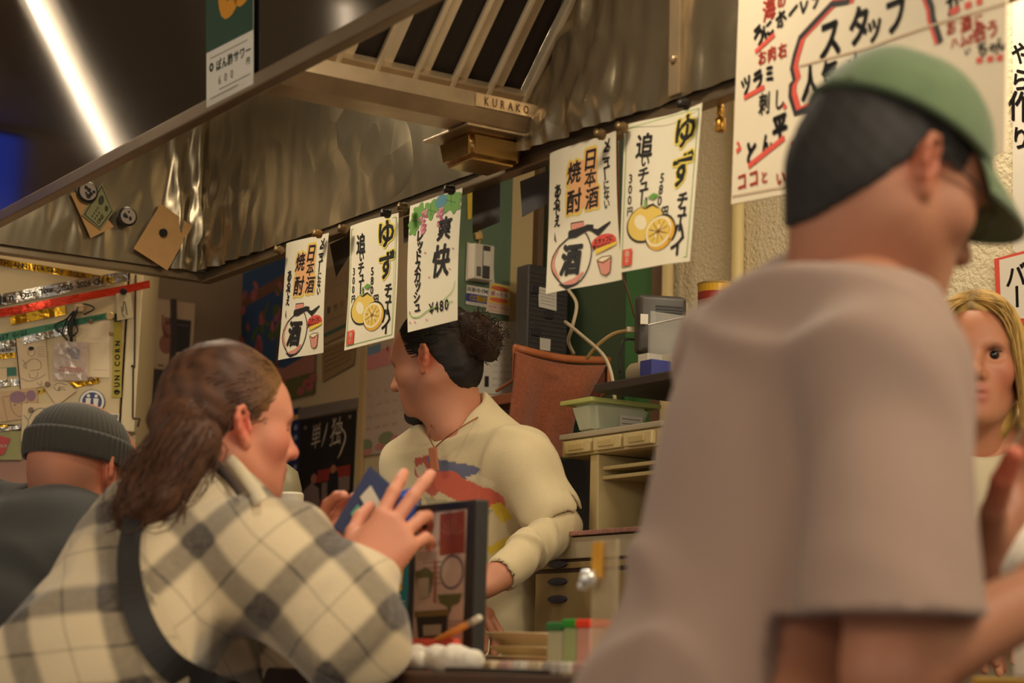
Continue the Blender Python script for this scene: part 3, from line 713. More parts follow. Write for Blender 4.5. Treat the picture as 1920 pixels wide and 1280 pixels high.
def yuzu_poster(px, label, t, curl):
    S = px_sheet('menu_poster', px, t, PAPER, label=label, cat='poster', group='hand-lettered menu posters along the hood', nu=16, bend=lambda u, v: curl(u, v))
    S.layer('border', GRN); S.stroke([(.04, .03), (.96, .03), (.96, .97), (.04, .97)], .012, closed=True)
    S.layer('lettering', mat('yellow_glow'))
    S.ch('ゆ', .78, .145, .235, .10, sx=1.1); S.ch('ず', .80, .40, .235, .10)
    S.layer('lettering', INK)
    S.ch('ゆ', .78, .145, .235, .036, sx=1.1); S.ch('ず', .80, .40, .235, .04)
    S.col('チュー', .84, .60, .115, .075, .042, .08); S.col('ハイ', .83, .80, .135, .095, .045, .06)
    S.ch('追', .27, .175, .17, .032, -.05, .9); S.ch('い', .29, .28, .085, .035); S.col('チュー', .28, .37, .11, .08, .032, .06)
    S.col('300', .12, .38, .085, .072, .014); S.ch('円', .13, .60, .065, .02)
    S.col('580', .52, .42, .09, .075, .02); S.ch('円', .61, .65, .08, .03)
    S.layer('fruit_drawing', INK); S.ell(.35, .705, .255, .125); S.ell(.575, .78, .215, .118)
    S.layer('fruit_drawing', LEMON); S.ell(.355, .70, .24, .117); 
    S.layer('fruit_drawing', CREAM); S.ell(.29, .69, .09, .045, rot=.5)
    S.layer('fruit_drawing', INK); S.ell(.575, .78, .205, .112)
    S.layer('fruit_drawing', mat('amber_ink', (232, 176, 60), .7)); S.ell(.585, .79, .198, .11)
    S.layer('fruit_drawing', CREAM); S.ell(.56, .775, .185, .10)
    S.layer('fruit_drawing', LEMON); S.ell(.555, .775, .155, .085)
    S.layer('fruit_drawing', BROWN)
    for i in range(5):
        a = i * math.pi / 5 + .3; S.stroke([(.555 - .14 * math.cos(a), .775 - .077 * math.sin(a) ), (.555 + .14 * math.cos(a), .775 + .077 * math.sin(a))], .007)
    S.layer('fruit_drawing', CREAM)
    for i in range(5):
        a = i * 2 * math.pi / 5 + .9; S.ell(.555 + .06 * math.cos(a), .775 + .033 * math.sin(a), .02, .008, 10, a)
    S.layer('fruit_drawing', INK); S.stroke([(.345, .53), (.345, .60)], .022); S.stroke([(.30, .595), (.35, .60), (.44, .585), (.52, .62)], .02, 'both')
    S.layer('fruit_drawing', GRN); S.stroke([(.33, .545), (.345, .60)], .03); S.layer('fruit_drawing', LEAF); S.poly([(.36, .535), (.43, .51), (.52, .53), (.44, .555)])
    S.layer('red_seal', RED); S.rect(.06, .855, .20, .965)
    S.layer('red_seal', CREAM); S.ch('柚', .13, .885, .05, .02); S.ch('子', .13, .935, .045, .02)
    return S.done()
def squash_poster(px, label, t):
    S = px_sheet('menu_poster', px, t, PAPER, label=label, cat='poster', group='hand-lettered menu posters along the hood', bend=lambda u, v: .004 * math.sin(v * 3))
    S.layer('grape_drawing', LEAF)
    for u, v, r, q in ((.14, .14, .13, .4), (.10, .2, .09, 1.2), (.42, .09, .13, .2), (.80, .07, .17, -.2), (.90, .12, .10, .6), (.2, .08, .12, 0)):
        S.poly([(u + r * (1 + .25 * math.cos(5 * a)) * math.cos(a + q), v + r * .55 * (1 + .25 * math.cos(5 * a)) * math.sin(a + q)) for a in np.linspace(0, 2 * math.pi, 26)[:-1]])
    S.layer('grape_drawing', TEAL); S.ell(.62, .05, .12, .05)
    S.layer('grape_drawing', mat('dark_leaf', (70, 110, 50), .7))
    for u, v in ((.14, .14), (.42, .09), (.80, .07)): S.stroke([(u - .1, v - .02), (u + .1, v + .03)], .008); S.stroke([(u, v - .04), (u + .02, v + .05)], .008)
    for k, (u, v) in enumerate(((.30, .14), (.62, .17))):
        for i in range(26):
            a, b = random.gauss(0, .035), random.uniform(-.06, .12); S.layer('grape_drawing', [MAG, PINK][i % 2], True); S.ell(u + a * (1.2 - b * 5), v + b, .024, .012, 10)
    S.layer('lettering', INK)
    S.ch('爽', .72, .275, .19, .03, -.04, 1.0, .1); S.ch('快', .68, .52, .26, .03, -.05, .95, .1)
    S.col('レッドスカッシュ', .235, .27, .105, .080, .036, .08, du=-.005)
    S.line('¥480', .50, .865, .115, .10, .022, .10)
    S.layer('border', GRN); S.stroke(spline_uv([(.05, .86), (.12, .895), (.26, .905), (.42, .875), (.6, .86)], 14), .012); S.stroke(spline_uv([(.72, .83), (.84, .80), (.93, .76), (.96, .70)], 10), .008); S.stroke([(.8, .86), (.92, .85)], .008)
    S.layer('border', PINK)
    for u, v in ((.06, .93), (.16, .935), (.4, .94), (.85, .6), (.45, .62), (.62, .5), (.9, .45), (.36, .42), (.06, .85)): S.ell(u, v, .016, .007, 8)
    return S.done()
sake_poster([(537, 456), (616, 436), (606, 661), (521, 675)], 'sake and shochu menu poster with a drawn bottle, leftmost along the hood', (-.022, -.024, -.02, -.03))
yuzu_poster([(657, 424), (745, 398), (738, 633), (645, 657)], 'yuzu highball menu poster hanging second from left beside the grape poster', (-.022, -.024, -.02, -.03), lambda u, v: .004 * math.sin(u * 4) * (1 - v) - .003 * math.sin(v * 3))
squash_poster([(769, 386), (867, 352), (858, 600), (765, 623)], 'grape decorated red squash poster priced 480, above the barman', (-.022, -.024, -.02, -.03))
sake_poster([(1031, 287), (1154, 245), (1166, 524), (1023, 551)], 'larger sake and shochu poster with a drawn bottle, right of the black router', (-.022, -.024, -.02, -.03))
yuzu_poster([(1180, 237), (1312, 191), (1286, 488), (1161, 511)], 'yuzu highball poster curling at its right edge, beside the stucco wall', (-.022, -.024, -.04, -.03), lambda u, v: .010 * math.cos(u * 5) * (1 - v) - .028 * max(0, u - .72) ** 1.0)
for x, y, c, l in ((613, 441, (150, 112, 62), 'brass push pin at the top of the leftmost sake poster'), (742, 403, (60, 54, 50), 'black push pin on the yuzu poster beside the grapes'), (661, 432, (120, 96, 60), 'dull brass pin at the left corner of the yuzu poster nearest the barman'),
                   (862, 359, (60, 54, 50), 'black pin at the right corner of the grape poster'), (774, 391, (120, 96, 60), 'dull pin at the left corner of the grape poster'), (1145, 256, (120, 96, 60), 'brass pin at the right corner of the larger sake poster'),
                   (1303, 200, (60, 54, 50), 'black pin at the right corner of the curling yuzu poster'), (1186, 243, (130, 104, 66), 'brass pin at the left corner of the curling yuzu poster'), (540, 471, (130, 104, 66), 'brass pin at the left corner of the leftmost sake poster')):
    clip_on_rail(x, y, c, l)
# dark cards hanging behind the rail
DARK = mat('dark_card', (50, 45, 42), .6)
for px, l in (([(886, 352), (938, 340), (937, 416), (886, 437)], 'black card hanging behind the hood edge above the white sensor'), ([(975, 340), (1031, 318), (1031, 379), (979, 407)], 'black card hanging behind the hood edge left of the larger sake poster'),
              ([(618, 458), (656, 440), (656, 477), (630, 519)], 'black card hanging between the first sake and yuzu posters'), ([(756, 408), (768, 404), (768, 452), (757, 456)], 'narrow black card between the yuzu and grape posters')):
    px_sheet('dark_card', px, .03, DARK, label=l, cat='card', nu=2, nv=2).done()
mb = MB(); p = K(1351, 210, .02); mb.lathe([(.0045, .012), (.006, .006), (.006, -.004), (.004, -.008), (.0085, -.012), (.0085, -.030), (.007, -.033), (0, -.033)], p, None, 14)
tag(mb.build('brass_hook', mat('brass', (190, 140, 60), .3, .9), smooth=True), 'small brass hook hanging under the hood edge left of the big sign', 'hook')

# notes, badges and magnet on the foil at the left end of the hood
SL = HS0 + .034
def left_sheet(name, px, m, label, cat, push=0.0, **kw): return Sheet(name, [KS(x, y, SL) for x, y in px], m, label=label, cat=cat, push=push, **kw)
left_sheet('paper_note', [(132, 362), (158, 357), (214, 425), (170, 446)], TAN, 'orange-tan paper strip stuck under the banknote on the foil', 'paper', nu=3, nv=3).done()
S = left_sheet('banknote', [(152, 404), (190, 342), (212, 398), (187, 431)], mat('banknote_paper', (150, 144, 96), .7), 'folded green banknote on the foil beside the round badges', 'banknote', .004, nu=3, nv=3)
S.layer('print', mat('banknote_ink', (62, 66, 48), .7)); S.stroke([(.06, .08), (.94, .08), (.94, .92), (.06, .92)], .05, closed=True); S.ell(.72, .35, .13, .13); S.dashes(.15, .55, .4, .05); S.dashes(.15, .5, .55, .05); S.line('ONE', .2, .74, .22, .13, .02); S.ell(.75, .7, .09, .09); S.done()
for (x, y), r, l in (((161, 361), .024, 'round black and white badge above the banknote on the foil'), ((236, 407), .022, 'round black and white badge right of the banknote on the foil')):
    p = KS(x, y, SL) + E1 * .010; mb = MB(); Rb = np.stack([E2, EZ, E1], 1)
    mb.lathe([(r * 1.06, -.003), (r * 1.08, .001), (r * .9, .004), (0, .0045)], p, Rb, 28, 0)
    mb.lathe([(r * .86, .0048), (0, .005)], p, Rb, 28, 1)
    for i in range(9):
        a = random.uniform(0, 6.28); q = p + E2 * math.cos(a) * r * random.uniform(.1, .6) + EZ * math.sin(a) * r * random.uniform(.1, .6); mb.lathe([(r * random.uniform(.1, .24), .0054), (0, .0056)], q, Rb, 8, 0)
    tag(mb.build('badge', [mat('badge_black', (40, 38, 38), .35), mat('badge_pink', (176, 158, 142), .4)]), l, 'badge')
left_sheet('paper_note', [(301, 382), (360, 424), (313, 507), (250, 466)], TAN, 'square tan paper held by a black magnet on the foil', 'paper', .002, nu=3, nv=3).done()
magnet(KS(304, 437, SL) + E1 * .004, E1, .010, (34, 34, 38), 'black magnet holding the square tan paper on the foil', .008)

# price card on the outside of the hood
tf = HT0 - .012
S = px_sheet('price_card', [(387, -60), (475, -104), (475, 157), (387, 202)], tf, PAPER2, label='sour drink price card with a green picture top, on the dark hood front', cat='price card', nu=2, nv=2)
DG = mat('bottle_green', (34, 74, 54), .6); S.layer('picture', DG); v1 = S.uv(387, 100)[1]; S.rect(0, 0, 1, v1)
S.layer('picture', mat('mustard_ink', (222, 150, 30), .6)); S.stroke(spline_uv([(.33, .0), (.35, .25), (.42, .375), (.58, .36), (.62, .27), (.72, .34), (.85, .32), (.90, .22)], 24), .17)
S.layer('lettering', DG); S.ch('◎', .12, .735, .075, .02); S.line('ぽん酢サワー', .28, .745, .085, .125, .018)
S.layer('lettering', GREY); S.line('600', .30, .855, .085, .13, .0); S.layer('lettering', DG); S.ch('円', .90, .82, .055, .015); S.layer('lettering', GREY); S.dashes(.3, .95, .92, .012); S.dashes(.1, .7, .955, .012); S.dashes(.1, .9, .67, .010); S.done()

def tube_lamp(a, b, z, st, label):
    a, b = np.array([*a, z]), np.array([*b, z]); e = empty('tube_lamp', (a + b) / 2, label, 'lamp')
    mb = MB(); mb.tube([a, b], .012, 12); mb.build('tube', mat('tube_glow_%d' % int(st * 10), (255, 246, 226), .4, emit=((255, 232, 200), st)), e, True)
    d = unit(b - a); R = np.stack([d, np.cross(EZ, d), EZ], 1); mb = MB(); mb.box((a + b) / 2 + EZ * .045, (np.linalg.norm(b - a) / 2 + .03, .05, .022), R, 0, .004); mb.build('tube_housing', mat('lamp_housing', (220, 214, 200), .4), e)
    for q in (a, b): mb = MB(); mb.tube([q + EZ * .067, [q[0], q[1], 2.6]], .006, 6); mb.build('hanger', mat('lamp_housing'), e)
tube_lamp((-1.28, 4.24), (-2.62, 4.955), 2.4, 9.0, 'long ceiling tube lamp left of the hood')
tube_lamp((-1.62, 3.60), (-2.0, 3.80), 2.4, 3.0, 'short ceiling tube lamp nearer the customers')
tv = empty('television', W(S_LEFT + .05, -1.1, 2.18), 'wall television with a blue screen on the left wall', 'television')
mb = MB(); stbox(mb, S_LEFT + .004, S_LEFT + .045, -1.34, -.88, 2.18, 2.58, 0, .005); mb.build('television_body', mat('tv_black', (24, 24, 26), .4), tv)
mb = MB(); stbox(mb, S_LEFT + .0455, S_LEFT + .047, -1.325, -.895, 2.195, 2.565); mb.build('television_screen', mat('tv_blue', (20, 40, 160), .3, emit=((50, 72, 190), .6)), tv)

for s_0 in (-.25, .98):  # bodies for the lamps added to light the posters
    hl = empty('added_hood_lamp', W(s_0, -.44, 2.27), 'small square lamp added to light the posters, under the hood roof at its %s end' % ('left' if s_0 < 0 else 'right'), 'lamp')
    mb = MB(); stbox(mb, s_0 - .13, s_0 + .13, -.51, -.37, 2.25, 2.29, 0, .006); mb.build('lamp_body', mat('lamp_housing'), hl)
    mb = MB(); mb.tube([W(s_0, -.44, 2.29), W(s_0, -.44, HZ1 - .012)], .012, 8); mb.build('lamp_stem', mat('lamp_housing'), hl)
# ------------------------------------------------------------------ big hand-lettered sign hanging at the right
BL, BR = K(1371, 383, -.05), K(1883, 286, -.15); up_l = np.array([.018, .01, .66])
S = Sheet('hanging_sign', [BL + up_l, BR + up_l, BR, BL], mat('sign_board', (236, 220, 188), .6, noise=.03, nscale=4), label='big hand-lettered cream sign in black and red, hanging behind the green cap', cat='sign', thick=.004, nu=4, nv=4)
def P_(x, y): return S.uv(x, y)
def spx(c, x, y, px, bold=.02, rot=0.0, sx=1.0, m=None):
    u, v = P_(x, y); u2, v2 = P_(x, y - px); S.ch(c, u, v, abs(v2 - v), bold, rot, sx)
def sline(pts, wd, taper=None): S.stroke([P_(*p) for p in pts], wd, taper)
S.layer('burst_outline', RED); brs = [(1620, -60), (1590, 4), (1560, 8), (1525, 45), (1500, 72), (1490, 105), (1485, 128), (1490, 150), (1483, 160), (1482, 180), (1492, 213), (1510, 206), (1535, 200)]
sline([(x + 7, y - 5) for x, y in brs], .022)
S.layer('burst_outline', INK); sline(brs, .015)
S.layer('burst_outline', RED); b2 = [(1735, -20), (1748, 15), (1750, 35), (1757, 55), (1765, 80)]; sline([(x - 5, y) for x, y in b2], .022)
S.layer('burst_outline', INK); sline(b2, .015)
S.layer('lettering', INK)
for c, x, y, q, b in (('ス', 1557, 72, 84, .03), ('タ', 1612, 48, 78, .03), ('ッ', 1640, 50, 62, .025), ('フ', 1680, 28, 78, .03), ('人', 1520, 155, 66, .03), ('気', 1556, 141, 58, .03), ('メ', 1598, 122, 50, .03)): spx(c, x, y, q, b + .012, .06, .9)
for c, x, y, q, r in (('う', 1424, 66, 44, .5), ('に', 1441, 56, 36, .4), ('ホ', 1465, 36, 36, .4), ('ー', 1488, 20, 36, .5), ('レ', 1508, 10, 32, .4), ('ン', 1530, 0, 32, .4)): spx(c, x, y, q, .055, r)
for c, x, y, q, r in (('ツ', 1400, 160, 40, .25), ('ラ', 1422, 150, 42, .2), ('ミ', 1444, 138, 36, .2), ('刺', 1434, 194, 44, 0), ('し', 1462, 186, 44, 0), ('と', 1410, 288, 52, .1), ('ん', 1438, 270, 42, .2), ('平', 1463, 240, 56, .1), ('パ', 1503, 292, 62, .1)): spx(c, x, y, q, .06 if c not in '刺し' else .022, r, .9)
for c, x, y, q, r in (('ち', 1843, 92, 32, .2), ('ゃ', 1862, 88, 26, .2), ('ん', 1876, 84, 32, .2), ('か', 1790, 4, 50, .2), ('い', 1815, 96, 18, .2)): spx(c, x, y, q, .035, r)
S.layer('red_lettering', RED)
for c, x, y, q, r in (('海', 1443, 18, 44, .1), ('の', 1466, 2, 30, .2), ('お', 1430, 108, 30, .1), ('肉', 1448, 101, 30, .1), ('右', 1468, 95, 30, .1), ('コ', 1392, 340, 36, .1), ('コ', 1414, 334, 36, .1), ('と', 1434, 332, 26, .1), ('い', 1464, 334, 30, .1), ('え', 1488, 328, 30, .1), ('ば', 1512, 322, 34, .1),
                      ('お', 1784, 52, 30, .1), ('酒', 1812, 44, 34, .1), ('に', 1836, 38, 26, .1), ('ハ', 1790, 80, 22, .2), ('ム', 1808, 76, 26, .2), ('か', 1822, 72, 22, .2), ('合', 1838, 60, 40, .1), ('う', 1862, 54, 36, .1)): spx(c, x, y, q, .035, r)
sline([(1417, 98), (1453, 65)], .012); sline([(1396, 184), (1434, 163)], .012); sline([(1404, 312), (1472, 258)], .014); sline([(1478, 310), (1516, 296)], .014); sline([(1382, 285), (1390, 276)], .012); sline([(1384, 272), (1386, 266)], .012); sline([(1483, 272), (1488, 266)], .012); sline([(1470, 203), (1475, 197)], .012)
for x in (1838, 1858, 1876): sline([(x - 6, 114 - (x - 1838) * .12), (x + 5, 112 - (x - 1838) * .12)], .012)
sline([(1782, 24), (1800, 16)], .014); sline([(1810, 12), (1822, 8)], .014); sline([(1832, 5), (1842, 2)], .014)
S.layer('board_crease', mat('crease', (206, 180, 146), .7)); sline([(1500, 124), (1620, 92), (1760, 44), (1890, 5)], .005); sline([(1374, 368), (1440, 356), (1512, 344)], .004)
S.done()
for k, P in enumerate((BL + up_l * .98, BR + up_l * .98)):
    mb = MB(); mb.tube([P, [P[0], P[1], 2.6]], .002, 6); mb.build('hanging_cord', mat('cord_white', (190, 180, 160), .7), S.o)

# ------------------------------------------------------------------ refrigerator at the far left, covered in tapes and notes
fr = unit([.99, .12, 0]); fn = np.array([fr[1], -fr[0], 0.0]); F0 = U(262, 640, 5.0)
def KF(x, y, off=0.0):
    r = ray(x, y); return C0 + r * (((F0 - C0) @ fn) / (r @ fn)) + fn * off
RFR = np.stack([fr, -fn, EZ], 1)
zb = KF(240, 806)[2]
fri = empty('refrigerator', [F0[0], F0[1], 0], 'tall cream refrigerator covered in tapes, drawings and magnets', 'refrigerator')
M_FR = mat('fridge_cream', (214, 192, 146), .42, noise=.03, nscale=3); M_FRS = mat('fridge_side', (216, 198, 156), .4)
base = np.array([F0[0], F0[1], 0.0])
mb = MB(); mb.box(base - fr * .36 - fn * .36 + EZ * 1.09, (.36, .30, 1.07), RFR, 0, .01); mb.build('cabinet', M_FRS, fri)
mb = MB(); mb.box(base - fr * .375 - fn * .031 + EZ * (zb + (2.18 - zb) / 2), (.335, .031, (2.18 - zb) / 2), RFR, 0, .008); d1 = mb.build('upper_door', M_FR, fri)
mb = MB(); mb.box(base - fr * .0175 - fn * .036 + EZ * (zb + (2.18 - zb) / 2 - .004), (.0175, .034, (2.18 - zb) / 2), RFR, 0, .004); mb.build('door_edge', M_FRS, fri)
mb = MB()
for y0, y1, x in ((515, 690, 253), (690, 783, 250)): mb.tube([KF(x + (680 - y0) * .01, y0, .001), KF(x - 1, y1, .001)], .0022, 4)
mb.tube([KF(249, 784, .001), KF(262, 785, .001), KF(258, 800, .001)], .003, 4); mb.tube([KF(246, 686, .002), KF(252, 686, .002)], .0035, 4)
mb.build('door_groove', mat('groove_dark', (72, 54, 40), .6), fri)
mb = MB(); mb.box(base - fr * .36 - fn * .035 + EZ * ((zb - .02) / 2 + .05), (.345, .028, (zb - .02) / 2 - .05), RFR, 0, .008); mb.build('lower_door', mat('fridge_lower', (160, 116, 96), .45), fri)
def fsheet(name, px, m, label, cat, push=.002, **kw):
    return Sheet(name, [KF(x, y) for x, y in px], m, label=label, cat=cat, push=push, **kw)
GOLD = mat('gold_film', (196, 150, 40), .22, .85, bump=.002, bscale=60); SILV = mat('silver_film', (190, 186, 178), .18, .95, bump=.004, bscale=45); REDF = mat('red_film', (214, 62, 36), .25, .6, bump=.003, bscale=40); GRNF = mat('green_tape', (44, 122, 84), .4); YELT = mat('yellow_tape', (170, 150, 30), .4)
wav = lambda u, v: .004 * (1 + math.sin(u * 17) * math.sin(u * 5 + v))
S = fsheet('streamer_tape', [(-40, 478), (214, 521), (214, 533), (-40, 492)], GOLD, 'gold printed streamer tape at the top of the refrigerator door', 'streamer', bend=wav, nu=20, nv=2)
S.lay = .002; S.layer('lettering', INK); S.line('TH ANNIVERSARY TOUR 2018', .17, .5, .95, .034, .01); S.done()
S = fsheet('streamer_tape', [(-40, 560), (238, 508), (242, 528), (-40, 582)], SILV, 'shiny silver printed streamer tape above the red streamer', 'streamer', .004, bend=wav, nu=24, nv=3)
S.lay = .0025; S.layer('lettering', INK); S.line('Man', .13, .55, 1.0, .045, .035, 0, 0, .9); S.line('Dome Tour 2025 2026 ON', .30, .5, .72, .0245, .01); S.done()
fsheet('streamer_tape', [(-40, 588), (281, 527), (282, 541), (-40, 604)], REDF, 'red metallic streamer tape slanting across the refrigerator', 'streamer', .006, bend=wav, nu=24, nv=3).done()
S = fsheet('streamer_tape', [(18, 594), (122, 573), (124, 590), (20, 610)], GOLD, 'short gold film strip under the red streamer', 'streamer', .002, bend=wav, nu=10, nv=2); S.done()
S = fsheet('streamer_tape', [(-40, 634), (203, 586), (204, 597), (-40, 650)], GRNF, 'green printed tape reading last gigs on the refrigerator', 'streamer', .003, nu=6, nv=2)
S.layer('lettering', INK); S.line('LAST GIGS', .13, .5, .8, .029, .02, rot=0); S.line('THANKS', .52, .5, .7, .03, .0); S.line('TITANS', .82, .5, .7, .026, .0); S.done()
fsheet('streamer_tape', [(0, 642), (128, 612), (130, 626), (0, 655)], SILV, 'crumpled silver tape under the green last gigs tape', 'streamer', .002, bend=wav, nu=14, nv=2).done()
S = fsheet('streamer_tape', [(-40, 655), (29, 650), (29, 660), (-40, 668)], PAPER2, 'white tape with black print at the edge of the standing figure drawing', 'streamer', .002); S.layer('lettering', INK); S.line('CHICKEN', .55, .5, .8, .06, .02); S.done()
S = fsheet('streamer_tape', [(-40, 664), (29, 658), (29, 670), (-40, 678)], GOLD, 'gold tape end beside the standing figure drawing', 'streamer', .0015); S.layer('lettering', INK); S.line('OVER', .6, .5, .8, .1, .02); S.done()
fsheet('streamer_tape', [(-40, 692), (30, 688), (31, 704), (-40, 708)], mat('teal_tape', (26, 104, 84), .4), 'short teal tape end left of the standing figure drawing', 'streamer', .0015).done()
fsheet('streamer_tape', [(-40, 716), (36, 710), (37, 722), (-40, 730)], SILV, 'silver tape end below the teal tape end', 'streamer', .0015, bend=wav).done()
fsheet('streamer_tape', [(130, 718), (186, 708), (187, 718), (140, 727)], GOLD, 'little gold tape under the clear lanyard pouch', 'streamer', .002, bend=wav).done()
S = fsheet('streamer_tape', [(68, 732), (96, 722), (97, 733), (69, 741)], mat('yellow_tape2', (216, 172, 40), .4), 'little yellow tape below the standing figure drawing', 'streamer', .001); S.layer('lettering', INK); S.line('PX', .2, .5, .8, .3, .02); S.done()
fsheet('streamer_tape', [(-40, 804), (14, 796), (15, 803), (-40, 812)], GOLD, 'thin gold tape end below the purple portrait drawing', 'streamer', .002).done()
fsheet('streamer_tape', [(-40, 806), (41, 797), (41, 803), (-40, 816)], SILV, 'thin silver tape above the red packet', 'streamer', .001, bend=wav).done()
S = fsheet('streamer_tape', [(213, 588), (229, 588), (228, 745), (210, 746)], YELT, 'vertical yellow tape lettered in black along the door edge', 'streamer', .003, nu=2, nv=8)
S.layer('lettering', mat('tape_black', (42, 46, 26), .5)); S.rect(.1, .0, .9, .10)
for i, c in enumerate('ΦUNICORN'): S.ch(c, .52, .93 - i * .082, .082, .045, math.pi / 2, 1.0)
S.done()
DRW = mat('drawing_paper', (222, 198, 160), .8); PEN = mat('pen_ink', (66, 56, 50), .7)
def scribble(S, pts, wd=.012, n=30): S.stroke(spline_uv(pts, n), wd)
S = fsheet('drawing', [(29, 635), (85, 631), (93, 724), (37, 730)], DRW, 'ink drawing of a capped figure on tan paper with a black left edge', 'drawing', .004)
S.layer('drawn_lines', INK); S.stroke([(.01, 0), (.03, 1)], .035); S.ell(.5, .22, .10, .04); 
S.layer('drawn_lines', PEN); scribble(S, [(.38, .25), (.4, .34), (.5, .38), (.6, .33), (.62, .24)]); scribble(S, [(.3, .62), (.2, .55), (.28, .5), (.45, .44), (.65, .44), (.78, .52), (.74, .64), (.4, .66)]); scribble(S, [(.15, .42), (.25, .48), (.3, .6)]); scribble(S, [(.08, .78), (.3, .86), (.6, .84), (.92, .76)]); S.stroke([(.6, .9), (.7, .98)], .012); S.stroke([(.75, .88), (.72, .99)], .012); scribble(S, [(.35, .7), (.4, .8), (.6, .8), (.66, .7)]); S.dashes(.08, .5, .07, .012)
for i in range(5): S.stroke([(.68, .22 + i * .04), (.95, .20 + i * .05)], .008)
S.done()
S = fsheet('note_paper', [(139, 599), (206, 601), (205, 708), (150, 706)], mat('note_tan', (232, 212, 176), .8), 'plain tan note with faint pencil writing behind the clear pouch', 'note', .002)
S.layer('writing', GREY); S.dashes(.35, .8, .33, .008); S.dashes(.3, .7, .41, .008); S.dashes(.45, .95, .87, .010); S.done()
S = fsheet('drawing', [(80, 722), (113, 704), (144, 733), (107, 761)], DRW, 'small tilted drawing of a pointing hand', 'drawing', .006)
S.layer('drawn_lines', INK); scribble(S, [(.42, .28), (.36, .42), (.46, .55), (.5, .46), (.62, .44)], .02); scribble(S, [(.46, .55), (.62, .58), (.7, .7)], .02); scribble(S, [(.45, .25), (.7, .28), (.9, .55)], .02); scribble(S, [(.5, .5), (.66, .5), (.75, .58)], .016); S.done()
S = fsheet('drawing', [(-8, 735), (69, 727), (73, 782), (3, 791)], mat('drawing_paper2', (200, 168, 130), .8), 'pencil portrait with purple hair, beside the green line drawing', 'drawing', .005)
S.layer('drawn_lines', mat('purple_pencil', (150, 116, 132), .8)); S.ell(.52, .25, .20, .20); S.ell(.85, .25, .12, .18); S.layer('drawn_lines', mat('purple_line', (140, 110, 110), .8)); scribble(S, [(.32, .3), (.32, .6), (.42, .85), (.56, .9), (.70, .72), (.74, .4)], .012); S.stroke([(.14, .2), (.16, .98)], .01); S.stroke([(.14, .2), (.9, .1)], .01); S.ell(.42, .5, .03, .02); S.ell(.6, .5, .03, .02); S.done()
S = fsheet('drawing', [(43, 757), (104, 757), (104, 830), (40, 828)], DRW, 'face drawn in one teal line on tan paper', 'drawing', .007)
S.layer('drawn_lines', mat('teal_pencil', (100, 128, 116), .8)); scribble(S, [(.2, .42), (.35, .2), (.6, .12), (.85, .25), (.95, .42)], .022); scribble(S, [(.05, .3), (.2, .48), (.12, .68), (.2, .9), (.5, 1.0)], .018); scribble(S, [(.4, .36), (.55, .4), (.7, .38)], .018); scribble(S, [(.15, .62), (.3, .55), (.4, .7)], .016); scribble(S, [(.5, .42), (.46, .55)], .016); S.done()
fsheet('note_paper', [(-30, 692), (13, 690), (14, 724), (-30, 728)], DRW, 'scribbled tan note at the edge left of the teal tape end', 'note', .004).done()
fsheet('photo_card', [(-20, 808), (41, 808), (41, 862), (-20, 862)], mat('photo_green', (150, 146, 92), .5), 'faded green photo card below the drawings', 'photo', .002).done()
S = fsheet('snack_packet', [(-20, 812), (20, 822), (17, 832), (6, 852), (-20, 858)][:1] + [(20, 822), (8, 852), (-20, 856)], mat('packet_red', (178, 40, 40), .35), 'red packet stuck on the faded green photo', 'packet', .006); S.layer('lettering', PAPER2); S.line('Can', .5, .5, .3, .2, .02); S.done()
S = fsheet('barcode_label', [(201, 775), (224, 776), (222, 793), (199, 791)], PAPER2, 'white barcode label low on the refrigerator door', 'label', .002)
S.layer('print', INK)
for i in range(14): S.rect(.08 + i * .062, .1, .08 + i * .062 + .018 + .02 * (i % 3), .58)
S.line('1196', .35, .8, .3, .15, .01); S.done()
Rn = np.stack([fr, EZ, fn], 1)
p = KF(173, 754, .003); r = .031; mb = MB(); mb.lathe([(r * 1.03, -.002), (r * 1.03, .003), (r * .96, .005), (0, .0055)], p, Rn, 32, 0); mb.lathe([(r * .97, .0056), (0, .0057)], p, Rn, 32, 1); mb.lathe([(r * .78, .0061), (0, .0062)], p, Rn, 32, 2)
bd = mb.build('badge', [mat('badge_navy', (44, 50, 92), .4), PAPER2, mat('badge_blue', (52, 62, 110), .4)]); tag(bd, 'round blue badge with two white standing figures above the beanie', 'badge')
mb = MB()
for dx in (-.0095, .0095):
    q = p + fr * dx + fn * .0066
    mb.lathe([(.0042, 0), (0, .0004)], q + EZ * .015, Rn, 12); mb.hexa([q + fr * a + EZ * b + fn * c for c in (0, .0004) for a, b in ((-.004, -.022), (.004, -.022), (.0065, .009), (-.0065, .009))])
mb.build('white_figures', PAPER2, bd)
for x, y, r, c, l in ((207, 594, .0105, (206, 176, 120), 'pale round magnet at the top of the vertical yellow tape'), (171, 604, .006, (120, 96, 70), 'bronze magnet at the top of the plain tan note'), (171, 712, .0065, (120, 96, 70), 'bronze magnet on the little gold tape'),
                      (90, 721, .0065, (120, 96, 76), 'bronze magnet on the pointing hand drawing'), (59, 769, .0065, (120, 100, 80), 'bronze magnet on the teal line drawing'), (232, 548, .0085, (36, 36, 40), 'black magnet holding the small key pouch'), (208, 627, .005, (150, 120, 76), 'small magnet beside the vertical yellow tape')):
    magnet(KF(x, y, .009), fn, r, c, l)
pouch = Sheet('clear_pouch', [KF(x, y) for x, y in ((103, 641), (167, 643), (164, 716), (101, 713))], mat('clear_vinyl', (204, 182, 168), .12, .0, alpha=.55, coat=.6, bump=.004, bscale=30), label='clear vinyl pass pouch hanging on a black lanyard', cat='pouch', push=.016, nu=6, nv=6, bend=lambda u, v: .003 * math.sin(u * 5 + v * 4))
pouch.layer('printed_insert', mat('insert_blue', (96, 106, 128), .6))
